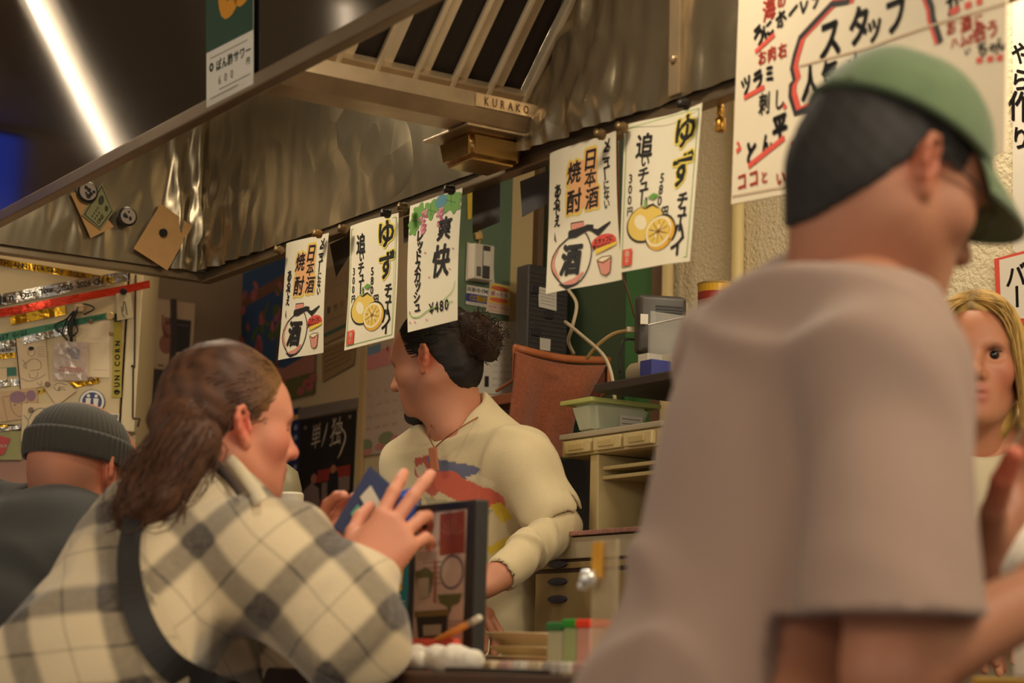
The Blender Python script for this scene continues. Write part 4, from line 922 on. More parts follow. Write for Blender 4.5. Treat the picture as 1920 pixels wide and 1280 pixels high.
for i in range(9): pouch.stroke(spline_uv([(.35 + .02 * i, .18 + .03 * i), (.5 + .03 * math.sin(i), .14 + .033 * i), (.75, .22 + .03 * i)], 10), .016)
pouch.layer('printed_insert', mat('insert_red', (176, 100, 92), .6)); pouch.dashes(.2, .85, .68, .05); pouch.dashes(.15, .9, .75, .05); pouch.layer('printed_insert', GREY); pouch.dashes(.2, .85, .86, .014); pouch.done()
mb = MB(); hook = KF(148, 578, .02)
for a, b, c in (((125, 600), (104, 612), (122, 632)), ((133, 600), (128, 618), (133, 636)), ((141, 600), (147, 622), (138, 632)), ((130, 595), (118, 625), (128, 640)), ((160, 572), (178, 580), (158, 592)), ((138, 590), (136, 620), (136, 641))):
    mb.tube(spline([hook] + [KF(x, y, .016) for x, y in (a, b, c)], 14), .0022, 5)
mb.tube(spline([hook, KF(136, 610, .02), KF(135, 642, .018)], 8), .0042, 6)
mb.build('lanyard', mat('lanyard_black', (30, 28, 28), .7), pouch.o, True)
mb = MB(); mb.box(KF(149, 580, .013), (.012, .010, .010), Rn, 0, .004); mb.build('hook', mat('hook_tan', (190, 160, 120), .5), pouch.o)
S = fsheet('key_pouch', [(218, 551), (245, 549), (251, 596), (220, 602)], mat('pouch_plastic', (206, 190, 152), .2), 'small plastic pouch with a drawn hand under the black magnet', 'pouch', .008, nu=4, nv=4, bend=lambda u, v: -.003 * (u - .5) ** 2); S.layer('drawn_lines', PEN); scribble(S, [(.4, .7), (.45, .4), (.55, .35), (.6, .6), (.62, .85)], .05); scribble(S, [(.3, .5), (.35, .8), (.5, .95)], .04); S.done()

# ------------------------------------------------------------------ carton on the dark cabinet behind the refrigerator
cab_s = -2.74
mb = MB(); a, b = KS(262, 690, cab_s), KS(375, 690, cab_s); sa, ta, za = STZ(a); sb, tb, _ = STZ(b)
stbox(mb, S_LEFT + .004, cab_s + .03, ta, tb, 0, za, 0, .006); tag(mb.build('dark_cabinet', mat('dark_cabinet', (62, 50, 44), .6)), 'dark cabinet under the white carton beside the refrigerator', 'cabinet')
s2, t2a, z2 = STZ(KS(284, 687, cab_s)); _, t2b, _ = STZ(KS(359, 690, cab_s)); z3 = STZ(KS(320, 563, cab_s))[2]
cr = empty('carton', W(cab_s, (t2a + t2b) / 2, za), 'white carton printed with a figure photo and tied with a dark strap', 'carton')
mb = MB(); stbox(mb, S_LEFT + .006, cab_s, t2a, t2b, za + .002, z3, 0, .003); mb.build('carton_body', mat('carton_white', (196, 168, 138), .7), cr)
S = Sheet('carton_print', [W(cab_s, a_, b_) for a_, b_ in ((t2a, z3), (t2b, z3), (t2b, za), (t2a, za))], mat('carton_white'), parent=cr, nu=2, nv=2, push=.002)
S.layer('printed_picture', mat('print_dark', (48, 42, 42), .5)); S.rect(.25, .25, .92, .72); S.layer('printed_picture', mat('print_skin', (150, 96, 76), .6)); S.ell(.33, .62, .18, .14); S.ell(.32, .42, .11, .12); S.ell(.32, .30, .06, .05); S.stroke(spline_uv([(.2, .22), (.22, .4), (.3, .48)], 8), .05)
S.layer('printed_picture', YEL); S.rect(.66, .74, .86, .79); S.layer('printed_picture', INK); S.dashes(.15, .3, .93, .03, .9, 1); S.dashes(.55, .75, .95, .03, .9, 1); S.layer('printed_picture', GREY); S.dashes(.55, .85, .33, .02); S.done()
mb = MB(); q = [KS(x, y, cab_s + .008) for x, y in ((325, 561), (326, 620), (323, 688))]; mb.tube(q, .011, 4); mb.build('strap', mat('strap_dark', (74, 64, 64), .6), cr)

# ------------------------------------------------------------------ paper on the far back wall
tw = T_WALL - .006
S = px_sheet('floral_poster', [(455, 512), (597, 450), (590, 737), (450, 772)], tw, mat('poster_blue', (52, 84, 122), .6), label='blue poster with pink blossoms and green leaves on the far wall', cat='poster', nu=3, nv=3)
cols = [mat('blossom_pink', (178, 96, 100), .7), mat('leaf_dark', (88, 104, 50), .7), mat('branch', (126, 84, 66), .7)]
S.layer('printed_picture', cols[2]); S.stroke([(.0, .22), (.5, .18), (1, .12)], .07); S.stroke([(.45, .95), (.6, .3), (.7, .05)], .05)
for i in range(54):
    S.layer('printed_picture', cols[[0, 0, 1][i % 3]], True); a = random.random(); S.ell(a, random.uniform(.05, .95), random.uniform(.03, .075), random.uniform(.02, .05), 9, random.uniform(0, 3))
S.layer('printed_picture', mat('poster_rose', (176, 122, 106), .7)); S.poly([(0, .80), (.3, .72), (.6, .78), (1, .72), (1, .86), (0, .92)]); S.layer('printed_picture', mat('olive', (104, 104, 54), .7)); S.rect(0, .86, 1, 1)
S.layer('printed_picture', cols[0])
for i in range(9): S.ell(random.random(), random.uniform(.87, .98), .05, .03, 8)
S.done()
S = px_sheet('notice', [(604, 506), (664, 480), (656, 622), (602, 648)], tw, mat('notice_paper', (176, 150, 116), .7), label='tan printed notice with a teal line between the sake and yuzu posters', cat='notice', nu=2, nv=2)
S.layer('print', GREY); S.line('喜代子', .25, .58, .10, .22, .02); S.dashes(.1, .9, .3, .01); S.dashes(.2, .8, .72, .02); S.line('2025', .3, .2, .09, .16, .0); S.layer('print', mat('teal_line', (84, 116, 104), .6)); S.rect(0, .86, 1, .91); S.ell(.95, .5, .1, .06); S.done()
S = px_sheet('notice', [(604, 652), (668, 630), (664, 682), (604, 716)], tw, mat('notice_paper2', (160, 134, 96), .7), label='small brown notice with fine print below the teal-lined one', cat='notice', nu=2, nv=2); S.layer('print', BROWN)
for i in range(5): S.dashes(.06, .92, .15 + i * .15, .015)
S.done()
S = px_sheet('wall_calendar', [(686, 652), (792, 618), (786, 838), (674, 856)], tw, mat('calendar_paper', (192, 172, 156), .7), label='April wall calendar with a pink top and painted blobs below', cat='calendar', nu=2, nv=2)
S.layer('print', mat('calendar_pink', (206, 140, 140), .7)); S.rect(.0, .06, 1, .22); S.layer('print', mat('calendar_blue', (120, 150, 176), .7)); S.rect(0, 0, .28, .08); S.layer('print', mat('calendar_yellow', (216, 190, 90), .7)); S.rect(.55, 0, 1, .06); S.layer('print', RED); S.ch('4', .40, .07, .08, .04)
S.layer('print', GREY)
for r in range(5):
    for c in range(6):
        n = r * 7 + c - 1
        if 0 < n < 31: S.layer('print', RED if (r, c) == (3, 2) else GREY, True); S.line(str(n), .12 + c * .145, .34 + r * .105, .035, .05, .01)
S.layer('print', mat('blob_green', (132, 140, 108), .7)); S.ell(.45, .87, .13, .055); S.ell(.10, .91, .12, .06); S.layer('print', mat('blob_pink', (196, 130, 120), .7)); S.ell(.6, .90, .07, .04); S.ell(.34, .94, .08, .03); S.ell(.14, .97, .08, .03); S.layer('print', INK); S.dashes(.68, .9, .92, .015); S.done()
S = px_sheet('blue_poster', [(533, 772), (563, 762), (560, 948), (531, 958)], tw, mat('poster_navy', (40, 52, 104), .6), label='narrow navy poster with pale symbols left of the black poster', cat='poster', nu=2, nv=2)
S.layer('print', ORA); S.rect(.25, .07, .9, .12); S.layer('print', mat('pale_blue', (150, 156, 176), .6))
for i in range(7):
    for j in range(2): S.ell(.3 + j * .45, .2 + i * .1, .12, .03, 8)
S.done()
px_sheet('silver_strip', [(561, 765), (674, 745), (672, 764), (561, 787)], tw, mat('silver_strip', (150, 140, 134), .4, .3), label='silver strip taped above the black live show poster', cat='strip', nu=2, nv=1, push=.003).done()
S = px_sheet('show_poster', [(561, 788), (668, 768), (657, 995), (557, 1014)], tw, mat('poster_black', (36, 32, 34), .5), label='black live show poster with white brush lettering and red figures', cat='poster', nu=2, nv=2)
S.layer('lettering', mat('brush_white', (206, 192, 176), .7)); S.ch('単', .32, .16, .22, -.006, .1, .8, .2); S.ch('独', .68, .15, .26, -.006, 0, .8, .2); S.stroke(spline_uv([(.72, .1), (.84, .2), (.78, .32), (.72, .38)], 12), .025, 'both'); S.stroke(spline_uv([(.52, .06), (.48, .16), (.42, .26)], 8), .02, 'both'); S.line('“', .12, .07, .12, .1, .02); S.line('”', .90, .05, .12, .1, .02)
S.layer('printed_picture', mat('fig_red', (150, 50, 42), .7)); S.poly([(.1, .92), (.1, .74), (.35, .66), (.5, .72), (.62, .58), (.8, .62), (.92, .9)]); S.rect(.3, .45, .95, .55)
S.layer('printed_picture', mat('fig_grey', (130, 110, 106), .7)); S.poly([(.05, .80), (.1, .6), (.26, .54), (.4, .6), (.42, .78), (.25, .84)]); S.rect(.45, .56, .55, .75); S.rect(.7, .54, .95, .66)
S.layer('printed_picture', mat('fig_dark', (30, 28, 32), .7)); S.poly([(.55, .8), (.58, .5), (.66, .44), (.74, .5), (.78, .8)]); S.ell(.3, .47, .07, .04); S.ell(.65, .42, .06, .04)
S.layer('printed_picture', mat('fig_skin', (170, 110, 84), .7)); S.ell(.30, .51, .055, .04); S.ell(.65, .46, .05, .035)
S.layer('lettering', mat('brush_white')); S.dashes(.15, .85, .83, .025, .8, 9); S.ch('日', .22, .94, .07, .02); S.ch('本', .5, .93, .07, .02); S.ch('縦', .78, .92, .07, .02); S.done()
mb = MB(); q = K(677, 800, T_WALL - .008); stbox(mb, STZ(q)[0] - .018, STZ(q)[0] + .018, T_WALL - .012, T_WALL, 0, 2.6, 0, .003); tag(mb.build('trim_2', mat('cream_trim', (196, 170, 122), .6)), kind='structure')

# ------------------------------------------------------------------ the partition with the grey-green panel
SP = -1.0
tA, tB = STZ(KS(862, 500, SP))[1], STZ(KS(957, 500, SP))[1]
wallbox('wall_partition', SP - .07, SP - .004, tA, T_WALL, 0, 2.6, mat('cream_partition', (216, 192, 140), .6))
wallbox('trim_3', SP - .004, SP + .02, T_WALL - .03, T_WALL, 0, 2.6, mat('brown_trim'))
mb = MB(); stbox(mb, SP - .003, SP + .001, tA - .012, tB, .02, 2.3, 0, .001); stbox(mb, SP - .072, SP - .003, tA - .012, tA - .001, .02, 2.3, 0, .001); tag(mb.build('metal_panel', mat('panel_green', (106, 128, 100), .45, noise=.04, nscale=5)), 'grey-green metal panel with a hanging white sensor and stickers', 'panel')
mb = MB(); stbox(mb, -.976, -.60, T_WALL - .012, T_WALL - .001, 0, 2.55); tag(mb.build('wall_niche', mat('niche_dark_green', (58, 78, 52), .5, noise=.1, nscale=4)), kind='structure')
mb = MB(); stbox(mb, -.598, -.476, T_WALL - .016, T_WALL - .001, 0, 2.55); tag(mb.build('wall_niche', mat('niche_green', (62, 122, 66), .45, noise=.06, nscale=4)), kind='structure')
def psheet(name, px, m, label, cat, push=.003, **kw): return Sheet(name, [KS(x, y, SP + .002) for x, y in px], m, label=label, cat=cat, push=push, **kw)
S = psheet('sticker', [(874, 534), (922, 542), (921, 578), (872, 570)], PAPER2, 'white and blue gas warning sticker under the sensor', 'sticker'); S.layer('print', BLUE); S.rect(0, .42, 1, .84); S.layer('print', NAVY); S.line('0130-0-19434', .07, .2, .30, .078, .015); S.layer('print', YEL); S.line('CO警報中', .20, .63, .34, .15, .04); S.layer('print', GREY); S.dashes(.1, .9, .92, .02); S.done()
S = psheet('sticker', [(917, 529), (955, 537), (954, 592), (909, 585)], mat('sticker_cream', (226, 206, 186), .5), 'orange and yellow contact sticker beside the blue warning one', 'sticker', .0045); S.layer('print', YEL); S.rect(.05, .03, .97, .66); S.layer('print', mat('sticker_orange', (226, 110, 80), .5)); S.ell(.5, .16, .42, .08); S.ell(.5, .55, .42, .08); S.layer('print', PAPER2); S.rect(.05, .25, .97, .45); S.layer('print', RED); S.line('困ったら', .2, .35, .17, .2, .03); S.line('0120-19434', .12, .80, .12, .085, .01); S.dashes(.1, .9, .70, .02); S.dashes(.1, .9, .92, .02); S.done()
S = psheet('yellow_label', [(875, 358), (885, 356), (883, 410), (876, 412)], YEL, 'thin yellow strip at the top corner of the green panel', 'label'); S.done()
sb_ = empty('gas_sensor', KS(901, 495, SP + .03), 'white gas sensor box hanging in a clear bag on the green panel', 'sensor')
Rs = np.stack([E2, EZ, E1], 1); c = KS(901, 493, SP + .022); ww = abs(STZ(KS(878, 493, SP))[1] - STZ(KS(922, 493, SP))[1]) / 2; hh = abs(KS(901, 463, SP)[2] - KS(901, 529, SP)[2]) / 2
mb = MB(); mb.box(c, (ww * .86, hh, .018), Rs, 0, .004); mb.build('sensor_body', mat('sensor_white', (226, 218, 200), .4), sb_)
mb = MB(); mb.box(c + E1 * .019 + E2 * ww * .15, (ww * .30, hh * .92, .002), Rs, 0, .001); mb.build('dark_strip', mat('sensor_dark', (74, 70, 66), .4), sb_)
mb = MB(); mb.box(c + E1 * .0215 + E2 * ww * .15 + EZ * hh * .2, (ww * .28, hh * .42, .0006), Rs); mb.build('print_label', PAPER2, sb_)
mb = MB(); [mb.box(c + E1 * .019 - E2 * ww * .45 - EZ * (hh * (.35 + .09 * i)), (ww * .18, .0012, .001), Rs) for i in range(6)]; mb.build('vent_slots', INK, sb_)
S2 = Sheet('plastic_bag', [KS(x, y, SP + .006) for x, y in ((876, 454), (924, 464), (928, 470), (926, 532), (874, 528))][:2] + [KS(927, 530, SP + .006), KS(873, 526, SP + .006)], mat('bag_film', (230, 222, 206), .25), parent=sb_, nu=3, nv=3)
mb = MB(); mb.tube(spline([KS(899, 428, SP + .012), KS(900, 445, SP + .012), KS(898, 462, SP + .012)], 6), .0022, 6); mb.tube([KS(897, 436, SP + .012), KS(899, 448, SP + .012)], .011, 8); mb.build('wooden_bead', mat('bead_wood', (206, 168, 106), .5), sb_)
S = psheet('calendar_sheet', [(868, 602), (963, 604), (961, 772), (866, 768)], PAPER2, 'white printed calendar sheet held by a yellow clip on the green panel', 'calendar', .010, nu=3, nv=4, bend=lambda u, v: .004 * math.sin(u * 3))
S.layer('print', GREY); S.dashes(.5, .95, .08, .008); S.line('日程表', .52, .16, .06, .16, .01); 
for i in range(3): S.dashes(.45, .95, .24 + i * .035, .006)
for r in range(5):
    for c_i in range(4): S.line(str(3 + r * 7 + c_i), .55 + c_i * .12, .42 + r * .075, .04, .05, .0)
S.layer('print', INK); S.rect(.38, .62, .46, .74); S.rect(.16, .66, .22, .72); S.dashes(.3, .95, .82, .01); S.done()
px_ = KS(906, 604, SP + .016); mb = MB(); mb.box(px_, (.015, .018, .007), Rs, 0, .006); mb.box(px_ - EZ * .008 + E1 * .005, (.010, .010, .006), Rs, 0, .005); tag(mb.build('paper_clip', mat('clip_yellow', (236, 170, 20), .3)), 'yellow plastic clip at the top of the white calendar sheet', 'clip')
S = psheet('memo', [(866, 588), (886, 596), (890, 612), (862, 620)], PAPER2, 'curling white memo behind the bun of hair', 'memo', .018); S.layer('print', RED); S.dashes(.4, .6, .3, .06, .8, 1); S.done()
# ------------------------------------------------------------------ shelf with routers
zs = K(1180, 672, .60)[2]
sw0 = STZ(K(1152, 672, .60))[0]
mb = MB(); stbox(mb, -.93, -.76, .70, T_WALL - .018, zs - .026, zs, 0, .003); tag(mb.build('router_shelf', mat('shelf_wood', (150, 84, 54), .5, noise=.15, nscale=12)), 'short wooden shelf under the tall ribbed router, behind the towel', 'shelf')
mb = MB(); stbox(mb, sw0, .32, .64, T_WALL - .018, zs - .026, zs, 0, .003); tag(mb.build('wall_shelf', mat('shelf_wood', (150, 84, 54), .5, noise=.15, nscale=12)), 'reddish wooden wall shelf carrying the rounded router and a can', 'shelf')
s1 = -.84
rt = empty('router', KS(1030, 655, s1), 'tall black ribbed router standing left of the larger sake poster', 'router')
_, ta_, za_ = STZ(KS(991, 494, s1)); _, tb_, _ = STZ(KS(1067, 494, s1)); z0_ = zs
mb = MB(); stbox(mb, s1 - .055, s1, ta_, tb_, z0_ + .0005, za_, 0, .004); mb.build('router_body', mat('router_black', (62, 58, 56), .45), rt)
rib = None; nr = 24; zz0, zz1 = z0_ + .045, za_ - .022
for i in range(nr):
    z = zz0 + (zz1 - zz0) * i / (nr - 1)
    if rib is None: mb = MB(); stbox(mb, s1, s1 + .003, ta_ + .006, tb_ - .006, z, z + .0022); rib = mb.build('rib', mat('router_rib', (84, 80, 76), .4), rt); zr = z
    else: o = rib.copy(); COL.objects.link(o); o.parent = rt; o.location = Vector((0, 0, z - zr))
for q, nm in ((((1009, 537), (1043, 545), (1043, 583), (1010, 575)), 'label_sticker'), (((1012, 633), (1032, 636), (1031, 658), (1012, 655)), 'label_sticker')):
    S = Sheet(nm, [KS(x, y, s1 + .0035) for x, y in q], PAPER2, parent=rt, nu=1, nv=1, push=.001); S.layer('label_print', GREY); [S.dashes(.1, .9, .15 + k * .16, .03) for k in range(5)]; S.done()
mb = MB()
for x, y in ((1003, 543), (1030, 590), (1006, 622)): mb.box(KS(x, y, s1 + .004), (.012, .010, .002), Rs, 0, .001)
mb.build('clip_notch', mat('router_notch', (48, 45, 44), .4), rt)
r2c = U(1238, 603, 4.28); dr = 4.28 / FPX
R2 = np.stack([unit([.985, .17, 0]), EZ, unit([.17, -.985, 0])], 1); zsr = zs
r2 = empty('router', [r2c[0], r2c[1], zs], 'rounded dark grey router with a vent grille and white plug at its side', 'router')
hz2 = (r2c[2] + .055 - zs) / 2
mb = MB(); mb.box([r2c[0], r2c[1], zs + hz2 + .0006], (47 * dr, hz2, .022), R2, 0, .012); o = mb.build('router_body', mat('router_grey', (74, 70, 66), .42), r2); smooth_by_angle(o, 60)
mb = MB(); pc = r2c + R2[:, 2] * .0225
for i in range(9): mb.box(pc + R2[:, 0] * .014 + EZ * (.030 - i * .0065), (.030, .0016, .0012), R2)
mb.build('vent_grille', mat('vent_dark', (34, 32, 31), .5), r2)
mb = MB(); mb.box(U(1208, 598, 4.24) , (.0085, .011, .0006), R2); mb.build('label_sticker', PAPER2, r2)
def cable(name, px, r, m, label, cat='cable', n=24):
    mb = MB(); mb.tube(spline([U(*p) for p in px], n), r, 7); return tag(mb.build(name, m, smooth=True), label, cat)
M_CW = mat('cable_white', (206, 190, 160), .4); M_CY = mat('cable_yellowed', (190, 160, 104), .4); M_CB = mat('cable_black', (36, 34, 34), .5)
cable('network_cable', [(1064, 540, 4.70), (1081, 570, 4.64), (1073, 612, 4.62), (1066, 640, 4.66), (1076, 664, 4.70)], .0042, M_CW, 'white cable curving behind the black ribbed router')
cable('network_cable', [(1060, 603, 4.55), (1095, 632, 4.42), (1130, 664, 4.30), (1146, 700, 4.26), (1153, 750, 4.24)], .0042, M_CW, 'straight white cable running down past the brown cloth')
c3 = cable('network_cable', [(1100, 672, 4.36), (1122, 646, 4.34), (1150, 626, 4.32), (1178, 619, 4.30)], .0042, M_CY, 'yellowed cable arching into the rounded router')
mb = MB(); mb.box(U(1183, 618, 4.285), (.010, .006, .006), R2, 0, .002); mb.build('cable_plug', M_CW, c3)
cable('power_cord', [(1196, 637, 4.29), (1172, 637, 4.29), (1164, 655, 4.28), (1162, 700, 4.27)], .0028, M_CB, 'thin black power cord below the rounded router')
cable('hanging_string', [(1158, 262, 3.44), (1160, 400, 3.5), (1163, 500, 3.62), (1176, 545, 3.85), (1190, 594, 4.2)], .0018, mat('brown_cable'), 'thin brown string hanging between poster and rounded router', 'string')
can = U(1345, 560, 4.05); mb = MB()
zc = K(1345, 535, .70); sC, tC, zT = STZ(K(1343, 533, .72))
mb.lathe([(.038, zs + .001), (.040, zs + .006), (.040, zT - .02)], W(sC, .72, 0), None, 28, 0); mb.lathe([(.040, zT - .02), (.0405, zT - .004)], W(sC, .72, 0), None, 28, 1); mb.lathe([(.0405, zT - .004), (.042, zT), (.038, zT + .002), (0, zT - .002)], W(sC, .72, 0), None, 28, 2)
tag(mb.build('food_can', [mat('can_red', (150, 50, 40), .35), mat('can_yellow', (206, 160, 40), .35), mat('can_lid', (206, 180, 120), .3, .6)], smooth=False), 'red and yellow can with a pale lid on the shelf by the stucco wall', 'can')
# acrylic rack with papers, packs and a paper roll under the shelf
zr_ = K(1180, 730, .52)[2]
ra = empty('acrylic_rack', W(-.02, .50, zr_), 'clear acrylic document rack with papers half hidden by the taupe shoulder', 'rack')
ACR = mat('clear_acrylic', (226, 226, 220), .06, alpha=.22)
pr = [(1217, 610), (1330, 632), (1330, 720), (1217, 720)]
sa_, _, z1_ = STZ(K(1217, 609, .50)); sb2, _, _ = STZ(K(1330, 620, .50))
mb = MB(); stbox(mb, sa_, sb2, .498, .502, zr_, z1_); stbox(mb, sa_, sa_ + .003, .502, .60, zr_, z1_ + .03); stbox(mb, sa_, sb2, .598, .602, zr_, z1_ + .06); mb.build('acrylic_panel', ACR, ra)
mb = MB(); mb.tube([W(sa_, .5, z1_), W(sb2, .5, z1_ - .0)], .0022, 6); mb.tube([W(sa_ + .01, .6, z1_ + .02), W(sb2, .6, z1_ + .065)], .0035, 6); mb.build('polished_edge', mat('acrylic_edge', (220, 216, 206), .2), ra)
mb = MB(); stbox(mb, sa_ + .008, sb2, .53, .56, zr_, z1_ - .06); mb.build('paper_stack', PAPER, ra)
def pack(px0, px1, y0, y1, t, m, name, label, cat):
    s0, _, za = STZ(K(px0, y1, t)); s1_, _, zb_ = STZ(K(px1, y0, t)); mb = MB(); stbox(mb, s0, s1_, t, t + .05, zr_ + .001, zb_, 0, .002); return tag(mb.build(name, m), label, cat)
pack(1195, 1214, 661, 720, .515, PAPER2, 'paper_pack', 'white paper pack left of the acrylic rack', 'pack'); pack(1199, 1222, 672, 720, .44, mat('pack_blue', (60, 66, 140), .5), 'paper_pack', 'blue pack in front of the white pack by the acrylic rack', 'pack')
mb = MB(); s0, _, z0 = STZ(K(1170, 703, .46)); mb.lathe([(.0, -.04), (.022, -.04), (.024, -.036), (.024, .036), (.022, .04), (.010, .04), (.010, .0)], W(s0 + .02, .50, z0), np.stack([EZ, E2, E1], 1), 24); pr_ = tag(mb.build('paper_roll', mat('roll_cream', (150, 136, 110), .7), smooth=False), 'cream paper roll lying on the small shelf below the wooden one', 'paper roll'); pr_.location.z += zr_ + .0245 - z0
mb = MB(); stbox(mb, s0 - .05, .32, .42, T_WALL - .018, zr_ - .018, zr_, 0, .003); tag(mb.build('lower_shelf', mat('lower_shelf', (62, 52, 44), .6)), 'narrow lower shelf holding the roll and packs', 'shelf')
# ------------------------------------------------------------------ brown cloth, container, drawers, lower cabinet
def drape(name, left, right, sfn, m, label, cat, nu=26, nv=40, amp=.012, parent=None):
    L, R = spline([(a, b, 0) for a, b in left], nv + 1), spline([(a, b, 0) for a, b in right], nv + 1); vs = []
    for k in (0, 1):
        for j in range(nv + 1):
            for i in range(nu + 1):
                u = i / nu; x, y = L[j][:2] * (1 - u) + R[j][:2] * u; v = j / nv
                y += 10 * math.sin(math.pi * u) * (1 - v)
                vs.append(KS(x, y, sfn(u, v) + amp * (v ** .6) * (math.sin(u * 9 + 1.5 * v) + .5 * math.sin(u * 17 - 3 * v)) - k * .004))
    q = (nu + 1) * (nv + 1); fs = []
    for j in range(nv):
        for i in range(nu):
            a = j * (nu + 1) + i; f = [a, a + nu + 1, a + nu + 2, a + 1]; fs += [f, [x + q for x in f[::-1]]]
    ring = list(range(nu + 1)) + [j * (nu + 1) + nu for j in range(1, nv + 1)] + [nv * (nu + 1) + i for i in range(nu - 1, -1, -1)] + [j * (nu + 1) for j in range(nv - 1, 0, -1)]
    for i in range(len(ring)): x, y = ring[i], ring[(i + 1) % len(ring)]; fs.append([x, y, y + q, x + q])
    return tag(mk(name, vs, fs, m, parent, smooth=True), label, cat)
M_TOW = mat('terracotta_terry', (172, 100, 70), .95, noise=.22, nscale=160, bump=.003, bscale=260, sheen=.4)
SCL = -.62
mb = MB(); p0, p1 = KS(964, 652, SCL), KS(1142, 676, SCL); mb.tube(spline([p0, (p0 + p1) / 2 - EZ * .010, p1], 9), .010, 8); ra_ = tag(mb.build('towel_rail', mat('rail_orange', (196, 116, 70), .5), smooth=True), 'orange-brown rail the terracotta towel hangs over', 'rail')
mb = MB()
for q in (p0, p1): mb.tube([q, W(STZ(q)[0] - .0, STZ(q)[1], zs - .0), W(STZ(q)[0] - .12, STZ(q)[1] + .03, zs - .01)], .004, 6)
mb.build('rail_bracket', mat('rail_orange'), ra_)
drape('towel', [(966, 658), (962, 720), (952, 800), (948, 868)], [(1137, 684), (1122, 712), (1100, 752), (1078, 790), (1072, 856)], lambda u, v: SCL + .014 + .02 * v, M_TOW, 'terracotta terry towel hanging behind the barman', 'towel')
drape('towel', [(1100, 690), (1095, 720), (1088, 752)], [(1141, 684), (1138, 715), (1122, 748)], lambda u, v: SCL - .018, mat('terracotta_shade', (120, 68, 48), .95, bump=.003, bscale=260), 'darker towel corner folded behind the terracotta towel', 'towel', 8, 10, .004)  # same cloth, shade behind the fold put into a darker colour
def lower_unit():
    t = .40
    x0, x1 = 1040, 1240
    sA, _, zA = STZ(K(1058, 820, t)); sB = STZ(K(x1, 800, t))[0]; zB = K(1110, 850, t)[2]; zTop = K(1110, 806, t)[2]
    u = empty('drawer_unit', W((sA + sB) / 2, t, 0), 'cream plastic drawer unit on open legs under the green container', 'drawer unit')
    M = mat('cream_plastic', (206, 186, 134), .45); sA -= .02
    mb = MB(); stbox(mb, sA, sB, t, t + .34, zTop - .012, zTop, 0, .003); mb.build('unit_top', mat('unit_grey', (176, 164, 140), .5), u)
    mb = MB(); stbox(mb, sA + .004, sB - .004, t + .006, t + .33, zB, zTop - .013, 0, .003); mb.build('unit_body', M, u)
    a = STZ(K(1063, 830, t))[0]; w = STZ(K(1111, 830, t))[0] - a
    for i in range(3):
        mb = MB(); s0 = a + i * (w + .012); stbox(mb, s0, s0 + w, t - .008, t + .005, zB + .004, zTop - .018, 0, .003); d = mb.build('drawer', M, u)
        mb = MB(); stbox(mb, s0 + .02, s0 + w - .02, t - .012, t - .007, zB + .010, zTop - .026, 0, .002); mb.build('drawer_window', mat('drawer_window', (190, 168, 112), .3), d)
    sL = STZ(K(1098, 900, t))[0]
    mb = MB(); stbox(mb, sL, sL + .03, t + .01, t + .33, 0, zB - .001, 0, .003); mb.build('side_panel', M, u)
    mb = MB(); stbox(mb, sB - .03, sB, t + .01, t + .33, 0, zB - .001, 0, .003); mb.build('side_panel', M, u)
    for y in (872, 890): z = K(1120, y, t)[2]; mb = MB(); stbox(mb, sL + .031, sB - .031, t + .02, t + .33, z - .008, z, 0, .002); mb.build('shelf_board', mat('shelf_cream', (186, 166, 116), .5), u)
    mb = MB(); stbox(mb, sL + .03, sB - .03, t + .30, t + .33, .2, zB - .001); mb.build('back_panel', mat('back_cream', (150, 128, 84), .6), u)
    # container standing on the unit
    c = empty('food_container', W(0, 0, zTop) * 0 + K(1112, 800, t + .02), 'pale green translucent food container on the cream drawer unit', 'container')
    cs, cz = STZ(K(1110, 800, t + .03))[0], zTop; mt = mat('container_green', (226, 232, 204), .25, alpha=.8)
    zr = K(1110, 748, t + .03)[2]
    s_l = STZ(K(1064, 757, t + .03))[0]; w_, d_ = (cs - s_l) , .17
    mb = MB(); lo = [W(x, y, cz + .001) for x, y in ((cs - w_ + .02, t + .045), (cs - .01, t + .045), (cs - .01, t + d_), (cs - w_ + .02, t + d_))]; hi = [W(x, y, zr) for x, y in ((cs - w_, t + .03), (cs, t + .03), (cs, t + d_ + .02), (cs - w_, t + d_ + .02))]; mb.hexa(lo + hi)
    o = mb.build('container_body', mt, c)
    bm = bmesh.new(); bm.from_mesh(o.data); bmesh.ops.bevel(bm, geom=list(bm.edges), offset=.012, segments=2, affect='EDGES'); bm.to_mesh(o.data); bm.free(); smooth_by_angle(o, 50)
    mb = MB(); stbox(mb, cs - w_ - .012, cs + .012, t + .018, t + d_ + .032, zr - .006, zr + .004, 0, .003); mb.build('container_rim', mat('rim_lime', (206, 214, 130), .3), c)
    S = Sheet('price_label', [W(cs + .001, a_, b_) for a_, b_ in ((t + .10, cz + .045), (t + .16, cz + .045), (t + .16, cz + .02), (t + .10, cz + .02))], PAPER2, parent=c, nu=1, nv=1, push=.001); S.layer('label_print', BROWN); S.dashes(.1, .9, .3, .03); S.dashes(.1, .9, .7, .03); S.done()
lower_unit()
